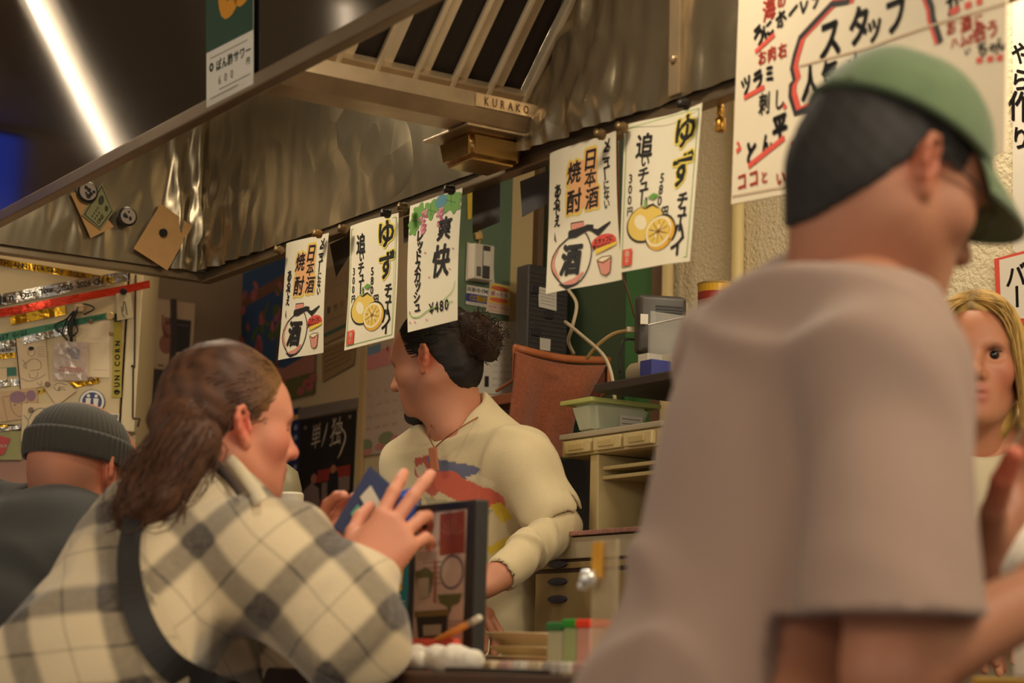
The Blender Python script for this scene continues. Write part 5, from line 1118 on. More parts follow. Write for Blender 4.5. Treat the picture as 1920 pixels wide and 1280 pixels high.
def lower_cabinet():
    t = .34
    sA = STZ(K(1005, 1040, t))[0]; sB = STZ(K(1260, 1040, t))[0]; z1 = K(1090, 1001, t)[2]
    u = empty('storage_cabinet', W((sA + sB) / 2, t, 0), 'beige kitchen cabinet with dark blue drawer grips behind the barman', 'cabinet')
    mb = MB(); stbox(mb, sA, sB, t + .006, t + .05, 0.02, z1 - .004); mb.build('cabinet_body', mat('groove_dark'), u)
    M = mat('cabinet_beige', (158, 136, 92), .5)
    ys = [(1006, 1046, mat('cabinet_strip', (186, 172, 142), .45)), (1052, 1064, M), (1072, 1300, M)]
    for y0, y1, m in ys:
        za, zb_ = K(1090, y0, t)[2], K(1090, y1, t)[2]; mb = MB(); stbox(mb, sA, sB, t, t + .006, max(zb_, .05), za, 0, .002); d = mb.build('drawer_front', m, u)
        for y in ([1058] if y0 == 1052 else [1090, 1123] if y0 == 1072 else []):
            q = K(1046, y, t - .001); mb = MB(); mb.lathe([(.034, 0), (.032, .004), (0, .005)], q, np.stack([E1, EZ * .24, -E2], 1), 20); mb.build('drawer_grip', mat('grip_navy', (52, 54, 78), .4), d)
    mb = MB(); stbox(mb, sA, sB, t - .01, t + .054, z1 - .003, z1 + .006, 0, .002); mb.build('patterned_top', mat('mat_pink', (170, 120, 106), .7, noise=.35, nscale=120), u)
lower_cabinet()
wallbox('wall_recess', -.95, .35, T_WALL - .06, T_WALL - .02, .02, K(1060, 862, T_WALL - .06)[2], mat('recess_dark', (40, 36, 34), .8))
# posters on the wall at the far right
S = px_sheet('wall_poster', [(1899, -40), (2060, -90), (2060, 560), (1899, 470)], tw, PAPER2, label='white poster with black brush kana at the right wall', cat='poster', nu=2, nv=2)
S.layer('lettering', INK)
for c, x, y, q in (('や', 1914, 100, 44), ('ら', 1914, 150, 46), ('作', 1914, 200, 60), ('り', 1914, 260, 46)): u, v = S.uv(x, y); S.ch(c, u, v, abs(S.uv(x, y - q)[1] - v), .03)
S.done()
S = px_sheet('bordered_sign', [(1868, 486), (2040, 440), (2040, 610), (1873, 606)], tw, RED, label='red-bordered menu strip above the blonde woman', cat='sign', nu=2, nv=2, push=.006)
S.layer('sign_face', PAPER2); S.rect(.06, .04, .94, .93); S.layer('lettering', INK); u, v = S.uv(1905, 517); S.ch('バ', u, v, .36, .03); u, v = S.uv(1907, 556); S.ch('ー', u, v, .36, .03, -math.pi / 2); S.done()
# ------------------------------------------------------------------ things on the counter
def on_counter(x, t): return STZ(K(x, 1240, t))[0]
def zc_(x, y, t): return K(x, y, t)[2]
# menu stand
tm = -.47
s0, s1 = on_counter(766, tm), on_counter(890, tm); zt0, zt1 = zc_(772, 950, tm), zc_(893, 936, tm); zt = (zt0 + zt1) / 2
ms = empty('menu_stand', W((s0 + s1) / 2, tm, CZ), 'black framed menu stand on the counter in front of the barman', 'menu stand')
MF = mat('stand_black', (44, 42, 40), .4)
mb = MB(); stbox(mb, s0, s0 + .008, tm - .006, tm + .012, CZ + .0006, zt, 0, .002); mb.build('frame_side', MF, ms)
mb = MB(); stbox(mb, s1 - .022, s1 + .004, tm - .008, tm + .014, CZ + .0006, zt, 0, .003); mb.build('frame_side', MF, ms)
mb = MB(); stbox(mb, s0 + .008, s1 - .022, tm - .006, tm + .012, zt - .011, zt, 0, .002); mb.build('frame_top', MF, ms)
mb = MB(); stbox(mb, s0 + .008, s1 - .022, tm - .006, tm + .012, CZ + .0006, CZ + .012, 0, .002); mb.build('frame_bottom', MF, ms)
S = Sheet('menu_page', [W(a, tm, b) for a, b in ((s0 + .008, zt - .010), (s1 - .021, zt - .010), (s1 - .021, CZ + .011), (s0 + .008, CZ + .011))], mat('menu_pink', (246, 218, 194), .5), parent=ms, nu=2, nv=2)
def mp(x, y): return S.uv(x, y)
def mq(pts): return [mp(*p) for p in pts]
S.layer('menu_print', mat('menu_orange', (206, 110, 70), .6)); u, v = mp(798, 985); S.ell(u, v, .16, .075); 
for x in (786, 811): u, v = mp(x, 1021); S.ell(u, v, .07, .03)
S.layer('menu_print', mat('menu_red', (178, 84, 62), .6)); S.poly(mq([(826, 964), (873, 957), (872, 1036), (825, 1041)]))
S.layer('menu_print', mat('menu_red2', (196, 120, 92), .6))
for k in range(7): a = -1.2 + k * .4; S.stroke(mq([(849 + 6 * math.sin(a), 1005 - 6 * math.cos(a)), (849 + 22 * math.sin(a), 1005 - 34 * math.cos(a))]), .02)
S.layer('menu_print', INK); u, v = mp(797, 985); S.ch('生', u, v, .13, .03, 0, .8); u, v = mp(787, 1021); S.line('●1●5', u, v, .05, .12, .0)
S.layer('menu_print', mat('menu_purple', (120, 96, 116), .6)); u0, v0 = mp(848, 1072)
S.stroke([(u0 + .20 * math.cos(a), v0 + .105 * math.sin(a)) for a in np.linspace(0, 6.28, 28)], .02, closed=False)
S.layer('menu_print', GREY); [S.dashes(mp(832, 1)[0], mp(866, 1)[0], v0 - .07 + k * .035, .012) for k in range(5)]; [S.dashes(.08, .42, mp(790, 1037)[1] + k * .02, .01) for k in range(3)]
S.layer('menu_print', mat('menu_green', (120, 122, 74), .6)); S.poly(mq([(780, 1072), (800, 1064), (815, 1074), (808, 1112), (786, 1116)])); S.poly(mq([(822, 1115), (868, 1112), (862, 1130), (848, 1136), (845, 1150), (838, 1136), (826, 1130)]))
S.layer('menu_print', mat('menu_pale', (206, 190, 160), .6)); S.poly(mq([(784, 1085), (806, 1082), (806, 1120), (786, 1124)])); 
S.layer('menu_print', mat('menu_dark', (58, 50, 44), .6)); S.poly(mq([(782, 1150), (842, 1146), (838, 1196), (786, 1198)])); S.layer('menu_print', mat('menu_gold', (150, 124, 66), .6)); S.poly(mq([(779, 1146), (843, 1142), (843, 1153), (779, 1157)])); S.layer('menu_print', mat('menu_pale')); S.poly(mq([(795, 1172), (830, 1170), (829, 1190), (796, 1192)]))
S.layer('menu_print', mat('menu_red2')); S.stroke(mq([(818, 1050), (817, 1130)]), .04); S.layer('menu_print', GREY); [S.dashes(.65, .95, mp(850, 1165)[1] + k * .025, .012) for k in range(3)]; S.done()
# blue carton
tcn = -.36; s0, s1 = on_counter(711, tcn), on_counter(768, tcn); zt = zc_(740, 1036, tcn)
cn = empty('drink_carton', W((s0 + s1) / 2, tcn, CZ), 'teal blue drink carton with a gable top behind the menu stand', 'carton')
w = s1 - s0; TQ = mat('carton_teal', (40, 150, 170), .45); TQ2 = mat('carton_teal_dark', (20, 104, 134), .45)
mb = MB(); stbox(mb, s0, s1, tcn, tcn + w, CZ + .0006, zt, 0, .001); mb.build('carton_body', TQ, cn)
mb = MB(); zg = zt + w * .5; q = [W(s0, tcn, zt), W(s1, tcn, zt), W(s1, tcn + w, zt), W(s0, tcn + w, zt), W(s0 + .001, tcn + w / 2, zg), W(s1 - .001, tcn + w / 2, zg)]
mb.add(q, [[0, 1, 5, 4], [2, 3, 4, 5], [1, 2, 5], [3, 0, 4]]); stbox(mb, s0, s1, tcn + w / 2 - .003, tcn + w / 2 + .003, zg - .002, zg + .014); mb.build('gable_top', TQ2, cn)
mb = MB(); mb.lathe([(.012, 0), (.012, .010), (0, .011)], W((s0 + s1) / 2, tcn + w * .22, (zt + zg) / 2 + .002), None, 16); mb.build('screw_cap', PAPER2, cn)
S = Sheet('carton_front', [W(s0, tcn, zt), W(s1, tcn, zt), W(s1, tcn, CZ + .001), W(s0, tcn, CZ + .001)], TQ, parent=cn, nu=1, nv=1, push=.0008)
WH = PAPER2; S.layer('carton_print', WH); S.rect(.03, .02, .97, .10); u, v = S.uv(720, 1058); S.line('31', .28, .22, .11, .12, .03); S.dashes(.3, .7, .37, .02); S.dashes(.2, .85, .42, .02); S.dashes(.2, .8, .46, .02); S.rect(.28, .52, .72, .56); S.rect(.28, .83, .72, .87); S.dashes(.1, .9, .72, .02); S.dashes(.1, .9, .76, .02)
S.layer('carton_print', LEMON); S.poly([(.5, .13), (.74, .13), (.70, .33), (.54, .33)]); S.layer('carton_print', mat('foam_white', (236, 226, 200), .6)); S.rect(.53, .18, .70, .27); 
for a in (.15, .45, .75): S.layer('carton_print', LEMON if a > .3 else mat('pale_teal', (110, 180, 186), .5)); S.poly([(a, .60), (a + .14, .60), (a + .12, .68), (a + .02, .68)])
S.layer('carton_print', mat('pale_teal')); S.poly([(.3, .90), (.45, .90), (.42, .985), (.33, .985)]); S.ell(.68, .94, .09, .035); S.layer('carton_print', GREY); S.dashes(.35, .72, .115 * .5, .025); S.done()
tb2 = -.31; s0, s1 = on_counter(690, tb2), on_counter(713, tb2); zt = zc_(700, 1056, tb2); mb = MB(); stbox(mb, s0, s1, tb2, tb2 + .06, CZ + .0006, zt, 0, .002); stbox(mb, s0 - .0004, s1 + .0004, tb2 - .0006, tb2 + .0608, CZ + .05, zt - .03, 1)
tag(mb.build('snack_box', [mat('box_orange', (222, 160, 40), .4), mat('box_navy', (36, 46, 110), .4)]), 'orange and navy pack beside the teal carton, behind the raised hand', 'box')
# bottles at the left
tbt = -.24; sx = on_counter(533, tbt); zt = zc_(533, 925, tbt); zs_ = zc_(533, 965, tbt); rr = .0205
bt = empty('squeeze_bottle', W(sx, tbt, CZ), 'squeeze bottle with a tall white cap beside the plaid shoulder', 'bottle')
mb = MB(); mb.lathe([(.022, zs_), (.0225, zt - .004), (.020, zt), (0, zt + .0008)], W(sx, tbt, 0), None, 28); mb.build('bottle_cap', mat('cap_white', (232, 222, 200), .4), bt, False)
mb = MB(); mb.lathe([(.026, CZ + .0006), (.029, CZ + .01), (.029, zs_ - .05), (.024, zs_ - .02), (.0155, zs_ - .004), (.0155, zs_)], W(sx, tbt, 0), None, 28); mb.build('bottle_body', mat('bottle_cream', (206, 180, 120), .35), bt, True)
tb3 = -.30; sx = on_counter(578, tb3); zt = zc_(578, 1004, tb3); bj = empty('seasoning_jar', W(sx, tb3, CZ), 'small seasoning jar with a white lid by the plaid sleeve', 'jar')
mb = MB(); mb.lathe([(.017, zt - .022), (.0175, zt - .003), (.016, zt), (0, zt + .0006)], W(sx, tb3, 0), None, 24); mb.build('jar_lid', mat('cap_white'), bj)
mb = MB(); mb.lathe([(.018, CZ + .0006), (.0195, CZ + .006), (.0195, zt - .03), (.016, zt - .022)], W(sx, tb3, 0), None, 24); mb.build('jar_body', mat('jar_glass', (216, 204, 180), .3), bj, True)
S = Sheet('jar_label', [W(sx + .017 * math.cos(a), tb3 + .0 - .0198, z) for a, z in ((math.pi, zt - .032), (0, zt - .032), (0, zt - .075), (math.pi, zt - .075))], PAPER2, parent=bj, nu=2, nv=1); S.layer('label_print', GREY); S.dashes(.1, .9, .3, .08); S.dashes(.1, .9, .6, .08); S.done()
tk = -.16; sx = on_counter(508, tk); zt = zc_(508, 872, tk); mb = MB(); mb.lathe([(.04, CZ + .0006), (.046, CZ + .01), (.046, zt - .05), (.036, zt - .015), (.015, zt), (0, zt + .001)], W(sx, tk, 0), None, 28)
tag(mb.build('canister', mat('canister_olive', (150, 140, 110), .4), smooth=True), 'dull olive rounded canister behind the chin of the plaid woman', 'canister')
# rolled towels at the counter edge
def roll(x0, x1, t, r, label, seed):
    a, b = on_counter(x0, t), on_counter(x1, t); wv = Wave(16, seed); w2 = Wave(60, seed + 1)
    V, Q = sdf_points(chain([W(a + (b - a) * k, t, CZ + r + .001) for k in (0, .35, .7, 1)], [r * .92, r, r * 1.02, r * .9], .01), .004, disp=lambda P: .003 * wv(P) + .0012 * w2(P))
    V[:, 2] = np.maximum(V[:, 2], CZ + .0006)
    return tag(put_mesh('hand_towel', (V, Q), mat('towel_white', (236, 226, 208), .95, bump=.0015, bscale=300, sheen=.4)), label, 'towel')
roll(688, 790, -.575, .0145, 'rolled white hand towel end nearest the plaid sleeve', 31); roll(782, 886, -.56, .0165, 'rolled white hand towel in front of the menu stand', 33)
# red pouch and pencil
tp = -.525; a, b = on_counter(764, tp), on_counter(846, tp); z = zc_(800, 1196, tp); mb = MB(); mb.hexa([W(a, tp - .01, CZ + .0006), W(b, tp - .01, CZ + .0006), W(b, tp + .025, CZ + .0006), W(a, tp + .025, CZ + .0006), W(a + .004, tp + .005, z), W(b - .004, tp + .005, z), W(b - .004, tp + .015, z), W(a + .004, tp + .015, z)])
ho = mb.build('pencil_pouch', mat('pouch_red', (222, 84, 62), .4)); tag(ho, 'orange-red pouch lying at the foot of the menu stand', 'pouch')
p0, p1 = K(802, 1210, -.512), K(901, 1157, -.535); d = p1 - p0; mb = MB()
pe = empty('pencil', p0, 'orange pencil with a white end slanting across the menu stand', 'pencil')
mb = MB(); mb.tube([p0, p0 + d * .80], .0048, 6); mb.build('shaft', mat('pencil_orange', (232, 140, 46), .4), pe)
mb = MB(); mb.tube([p0 + d * .80, p0 + d * .90], .0050, 10); mb.build('ferrule', mat('ferrule', (190, 180, 160), .3, .8), pe)
mb = MB(); mb.tube([p0 + d * .90, p1 - d * .02, p1], [.0048, .0048, .003], 10); mb.build('eraser', mat('eraser', (226, 214, 190), .7), pe)
# plates, lid, tray, chopsticks
def plate(x, y0, y1, t, R, label, ztop, kind=0):
    sx = on_counter(x, t); m = mat('plate_cream', (216, 196, 150), .3)
    mb = MB(); h = ztop[1] - ztop[0]
    mb.lathe([(0, .001), (R * .62, .001), (R * .64, h * .25), (R, h * .96), (R * .995, h), (R * .93, h * .93), (R * .6, h * .35), (0, h * .3)], W(sx, t, ztop[0]), None, 40)
    return tag(smooth_by_angle(mb.build('plate', m), 45), label, 'plate', 'cream plates stacked on the counter')
tpl = -.30
zz = [CZ + .007, CZ + .020, CZ + .034, CZ + .060]
plate(1000, 0, 0, tpl, .078, 'bottom cream plate of the stack on the counter', (zz[0], zz[1] + .006)); plate(1003, 0, 0, tpl, .070, 'middle cream plate of the stack on the counter', (zz[1], zz[2] + .006)); plate(1002, 0, 0, tpl, .076, 'topmost cream dish of the stack on the counter', (zz[2], zz[3]))
mb = MB(); stbox(mb, on_counter(900, -.42), on_counter(1130, -.42), -.43, -.22, CZ + .0006, CZ + .006, 0, .002); tag(mb.build('serving_tray', mat('tray_pink', (178, 136, 116), .4, noise=.15, nscale=40)), 'pinkish tray under the stacked plates', 'tray')
sx = on_counter(922, -.46); mb = MB(); mb.lathe([(.045, 0.0006), (.047, .003), (.046, .010), (.038, .016), (.0, .018)], W(sx, -.45, CZ), None, 36); tag(smooth_by_angle(mb.build('dish_lid', mat('lid_steel', (206, 196, 174), .25, .5)), 45), 'round pale dish lid beside the foot of the menu stand', 'lid')
def stick(x0, x1, t, z, r, m, label): mb = MB(); mb.tube([W(on_counter(x0, t), t, CZ + z), W(on_counter(x1, t), t + .02, CZ + z)], r, 8); return tag(mb.build('chopstick_wrapper', m), label, 'chopsticks')
stick(985, 1050, -.50, .0066, .006, mat('wood_pale', (226, 196, 146), .6), 'pale wooden chopsticks lying before the plates')
mb = MB(); stbox(mb, on_counter(852, -.595), on_counter(975, -.595), -.61, -.55, CZ + .0006, CZ + .007, 0, .002); tag(mb.build('dark_tray', mat('tray_dark', (46, 38, 34), .4)), 'small dark tray at the edge of the counter beside the towels', 'tray')
ORD = ['leftmost', 'second', 'third', 'fourth', 'fifth', 'sixth', 'seventh', 'eighth', 'ninth', 'rightmost']
for i in range(10):
    mb2 = MB(); x = 922 + 19 * i; q = W(on_counter(x, -.53), -.53 + .01 * (i % 3), CZ + .009); mb2.box(q, (.012, .009, .008), RST, 0, .004)
    c = [(206, 184, 150), (190, 150, 140), (170, 160, 150), (214, 206, 190)][i % 4]
    tag(mb2.build('snack_wrapper', mat('wrap_%d' % (i % 4), c, .3)), '%s%s small wrapped snack in the row before the plates' % (ORD[i], ' from the left,' if 0 < i < 9 else ''), 'snack', 'wrapped snacks along the counter edge')
# seasoning boxes with coloured lids
for x0, x1, yt, c, lc, l in ((1023, 1054, 1166, (196, 200, 168), (40, 120, 66), 'translucent box with a dark green lid beside the plates'), (1053, 1080, 1160, (176, 196, 140), (30, 150, 50), 'translucent box with a bright green lid between dark green and red lids'), (1078, 1106, 1160, (220, 170, 156), (232, 66, 40), 'translucent pinkish box with a red lid')):
    t = -.36; a, b = on_counter(x0, t), on_counter(x1, t); z = zc_((x0 + x1) / 2, yt, t); bx = empty('seasoning_box', W((a + b) / 2, t, CZ), l, 'seasoning box')
    mb = MB(); stbox(mb, a + .002, b - .002, t, t + .05, CZ + .0066, z - .012, 0, .003); mb.build('box_body', mat('box_%d' % c[2], c, .25, alpha=.8), bx)
    mb = MB(); stbox(mb, a, b, t - .002, t + .052, z - .012, z, 0, .003); mb.build('box_lid', mat('lid_%d' % lc[0], lc, .35), bx)
# clear acrylic stand with sachets near the taupe back
t = -.50; a, b = on_counter(1106, t), on_counter(1150, t); z = zc_(1118, 1012, t)
st_ = empty('acrylic_stand', W((a + b) / 2, t, CZ), 'clear acrylic stand with a yellow card beside the taupe back', 'stand'); mb = MB(); stbox(mb, a, b, t, t + .006, CZ + .0006, z, 0, .001); stbox(mb, a, b, t - .04, t + .05, CZ + .0006, CZ + .005); mb.build('acrylic_sheet', mat('acrylic_warm', (206, 186, 150), .08, alpha=.45, coat=.5), st_)
mb = MB(); zz_ = zc_(1118, 1050, t); mb.box(W((a + b) / 2 - .008, t - .004, zz_), (.010, .0015, .022), RST); mb.build('yellow_card', mat('card_yellow', (222, 160, 40), .4), st_)
mb = MB(); mb.lathe([(.009, -.01), (.012, 0), (.009, .01)], W(a + .010, t - .012, zc_(1118, 1085, t)), None, 14); mb.lathe([(.006, -.006), (.008, 0), (.005, .006)], W(a + .002, t - .014, zc_(1106, 1098, t)), None, 12); mb.build('white_glint', mat('glint_white', (240, 240, 236), .1, .6), st_, True)  # small white bodies put in for the bright reflection on the acrylic
# under the forearm at the right
q = U(1893, 1252, 2.2); mb = MB(); stbox(mb, *(lambda s, t_: (s - .03, s + .12, t_ - .03, t_ + .06))(*STZ(q)[:2]), CZ + .0006, CZ + .012, 0, .003); tag(mb.build('yellow_box', mat('yellow_box', (220, 176, 70), .5)), 'flat yellow box under the forearm at the frame edge', 'box')
q = U(1900, 1225, 2.25); s_, t_, _ = STZ(q); mb = MB(); stbox(mb, s_ - .02, s_ + .1, t_ + .02, t_ + .10, CZ + .0125, CZ + .058, 0, .004); tag(mb.build('napkin_stack', mat('napkin_white', (238, 230, 222), .8)), 'stack of white napkins on the flat yellow box', 'napkins')
# ------------------------------------------------------------------ people
M_SKIN = mat('skin', (200, 140, 110), .5, attr=True, sss=.12, bump=.0004, bscale=500)
M_CLOTH = mat('cloth_vc', (200, 190, 160), .85, attr=True, bump=.0008, bscale=420, sheen=.25)
def body_prims(N, SR, SL, PV, f, girth=1.0, depth=1.0):
    N, SR, SL, PV = [np.asarray(v, float) for v in (N, SR, SL, PV)]; up = unit(N - PV); f = unit(np.asarray(f, float) - up * (np.asarray(f, float) @ up)); lat = np.cross(up, f)
    B = np.stack([f, lat, up], 1); ax = lambda k, o=0.0: N + (PV - N) * k + f * o; L = np.linalg.norm(N - PV); g = girth
    P = [ell(ax(.33), (.112 * depth, .155 * g, L * .36), B, .06), ell(ax(.70), (.108 * depth, .140 * g, L * .34), B, .06), ell(ax(1.0), (.112 * depth, .155 * g, .12), B, .06)]
    for S in (SR, SL): P += [cap(ax(.13), S, .07, .058, .06), cap(N + up * .03, S + up * .005, .045, .045, .05)]
    return P, (f, lat, up)
def legs(PV, lat, z0=.0, fwd=None):
    PV = np.asarray(PV, float); P = []; fwd = E2 if fwd is None else fwd
    for s in (1, -1):
        h = PV + lat * .085 * s; k = np.array([h[0], h[1], PV[2] * .53]) + fwd * .02; a = np.array([h[0], h[1], .09]); P += [cap(h, k, .085, .058, .03), cap(k, a, .056, .040, .02), cap(a + [0, 0, -.045], a + fwd * .15 + [0, 0, -.055], .042, .032, .02)]
    return P
def sleeve(a, b, c, r0, r1, r2, k=.03): return [cap(a, b, r0, r1, k), cap(b, c, r1, r2, k)]
def person(label, head, head_pr, neck, coarse, fine, skin, spots, legs_pr):
    """one continuous body: coarse under the clothes, fine on the head and hands"""
    parts = [sdf_points(head_pr + neck, .0026 if head.c[1] < 3.2 else .003, pad=.01)]
    for p in fine: parts.append(sdf_points(p, .0027, pad=.008))
    parts.append(sdf_points(coarse + legs_pr, .011, off=-.014))
    V, Q = merge(*parts); return tag(put_mesh('person', (V, Q), M_SKIN, None, skin_colour(V, skin, spots)), label, 'person', kind='thing')
def hair_cap(head, parent, m, cut, r=(.104, .087, .096), c=(-.016, 0, .050), extra=(), amp=.004, stretch=(1, 0, -.5), freq=22, h=.004, seed=5, color=None, name='hair'):
    w1 = Wave(freq, seed, stretch=head.R @ unit(stretch)); w2 = Wave(freq * 2.6, seed + 1, stretch=head.R @ unit(stretch))
    pr = [head.e(c, r, .02)] + list(extra)
    V, Q = sdf_points(pr, h, pad=.02, disp=lambda P: amp * w1(P) + amp * .5 * w2(P), cut=[lambda P: cut(head.inv(P)) * head.s])
    return V, Q
def put_hair(V, Q, m, parent, color, st=None, name='hair', seed=3, freq=26, stretch=(0, 0, 1), var=.35):
    if st is not None:
        sv, sf = st; sf = np.array(sf); V, Q = merge((V, Q), (sv, sf))
    w = Wave(freq, seed, stretch=stretch)(V); c = color(V) if callable(color) else np.tile(np.array(lin(color)[:3]), (len(V), 1))
    return put_mesh(name, (V, Q), m, parent, np.clip(c * (1 + var * w[:, None]), 0, 1))
M_HAIR = mat('hair', (60, 44, 34), .55, attr=True, spec=.3)

# ================= the woman in the plaid shirt
h = Head.at_ear(U(455, 799, 2.85), -1, (.85, .52, -.03), size=.91, width=.97)
N = U(380, 955, 2.92); SRt = U(500, 1058, 2.70); SLf = U(268, 1045, 3.02); PV = np.array([*U(170, 1300, 2.62)[:2], .86])
ft = unit([.62, .70, 0])
bp, (bf, blat, bup) = body_prims(N, SRt, SLf, PV, ft, 1.0)
RE, RWr = U(648, 1205, 2.60), U(668, 1090, 2.67); LE, LWr = U(560, 1216, 2.98), U(584, 1108, 2.95)
hp = h.prims(female=True)
neck = [cap(h.p(-.02, 0, -.03), N - bup * .02, .052, .058, .03), cap(h.p(.03, 0, -.07), N + bf * .04, .04, .045, .03)]
rp, rt_, _ = hand(RWr, [.50, .16, .85], [.10, 1.0, .05], 1, [(10, 18, 12), (6, 14, 10), (30, 38, 22), (40, 46, 26)], (.55, .5, .35), 7, .98, fore=RWr + unit(RE - RWr) * .10)
# lead the fingers to the right, as if tapping the screen
rp, rt_, rax = hand(RWr, [.56, .22, .80], [-.05, 1.0, -.12], 1, [(16, 14, 10), (10, 12, 8), (28, 34, 20), (34, 40, 26)], (.62, .55, .30), 8, 1.0, (10, 14, 14), .027, fore=RWr + unit(RE - RWr) * .10)
lp, lt_, lax = hand(LWr, [.30, .10, .95], [.62, -.78, .1], -1, [(28, 34, 22), (30, 36, 24), (34, 38, 26), (40, 42, 28)], (.62, .30, .35), 5, .98, (10, 16, 16), .027, fore=LWr + unit(LE - LWr) * .10)
coarse = bp + [cap(SRt, RE, .05, .042), cap(RE, RWr, .040, .027), cap(SLf, LE, .05, .042), cap(LE, LWr, .040, .027)]
pw = person('woman in a cream plaid shirt with a low ponytail, tapping a phone at the counter', h, hp, neck, coarse, [rp, lp], (214, 142, 112),
            [(h.p(-.012, -.085, .005), .03, (214, 112, 88)), (h.p(.10, -.012, -.06), .021, (170, 84, 74)), (h.p(.118, 0, -.024), .018, (214, 124, 100)), (h.p(.075, -.05, -.02), .03, (216, 128, 104)), (h.p(.09, -.036, .034), .012, (150, 100, 76))] + [(t[-1], .014, (226, 150, 124)) for t in rt_ + lt_], legs(PV, blat))
mb = MB()
for t in rt_[:4]: 
    d = unit(t[-1] - t[-2]); q = t[-1] - d * .002 - rax[2] * .0055; mb.box(q, (.0055, .0042, .0012), np.stack([d, unit(np.cross(rax[2], d)), np.cross(d, unit(np.cross(rax[2], d)))], 1), 0, .001)
mb.build('fingernails', mat('nail', (226, 168, 146), .3), pw)
# shirt
wf = Wave(4.2, 21, stretch=(.7, .2, -.5)); wg = Wave(9, 22, stretch=(.2, .2, 1))
wr1 = Wave(3.4, 23, stretch=(.95, .1, .3)); wr2 = Wave(3.0, 24, stretch=(.5, .2, -.8))
def fold_w(P): return .009 * wf(P) + .004 * wg(P) + .013 * ridge(wr1, P, .16) * np.clip((1.16 - P[:, 2]) / .12, 0, 1) + .008 * ridge(wr2, P) + .008 * np.clip(np.sin((P - RE) @ unit([-.3, 0, 1]) * 95), 0, 1) * np.exp(-(np.linalg.norm(P - (RE * .6 + RWr * .4), axis=1) / .07) ** 2)
cuffd = unit(RWr - RE); cuffl = unit(LWr - LE)
sh = [p for p in bp] + [cap(SRt, RE, .072, .066, .05), cap(RE, RWr - cuffd * .012, .060, .040, .03), cap(SLf, LE, .066, .06, .05), cap(LE, LWr - cuffl * .015, .056, .036, .03)]
sh += [('-c', RWr - cuffd * .03, RWr + cuffd * .03, .034, .036, .006), ('-c', LWr - cuffl * .03, LWr + cuffl * .03, .034, .036, .006), ('-c', N + bf * .02 - bup * .01, h.p(.02, 0, -.05), .055, .075, .01)]
V, Q = sdf_points(sh, .0062, off=.009, disp=fold_w, cut=[plane_cut([0, 0, .79], [0, 0, -1])])
# woven bands: one set of axes on the back, another on the sleeve and yoke
seam = unit(np.cross(bup, [0, 0, 1]) + [1, 0, .15])
onsl = np.minimum(prim_d(cap(SRt + [.0, 0, .0], RE, .1, .09), V[:, 0], V[:, 1], V[:, 2]), prim_d(cap(RE, RWr, .08, .06), V[:, 0], V[:, 1], V[:, 2])) < prim_d(cap(N + (PV - N) * .22 - bf * .02 + blat * .05, PV, .11, .14), V[:, 0], V[:, 1], V[:, 2]) + .058
da, db = unit([.72, 0, -.70]), unit([.70, 0, .72]); ua = (V - U(385, 1020, 2.7)) @ da; ub = (V - U(385, 1020, 2.7)) @ db
hb = unit(np.cross(bup, bf)); va = (V - U(245, 1190, 2.6)) @ unit([.93, 0, .36]); vb = (V - U(240, 1115, 2.6)) @ unit([-.15, 0, 1.0])
UVp = np.where(onsl[:, None], np.stack([ua, ub], 1), np.stack([va, vb], 1)) + .006 * np.stack([wf(V), wg(V)], 1)
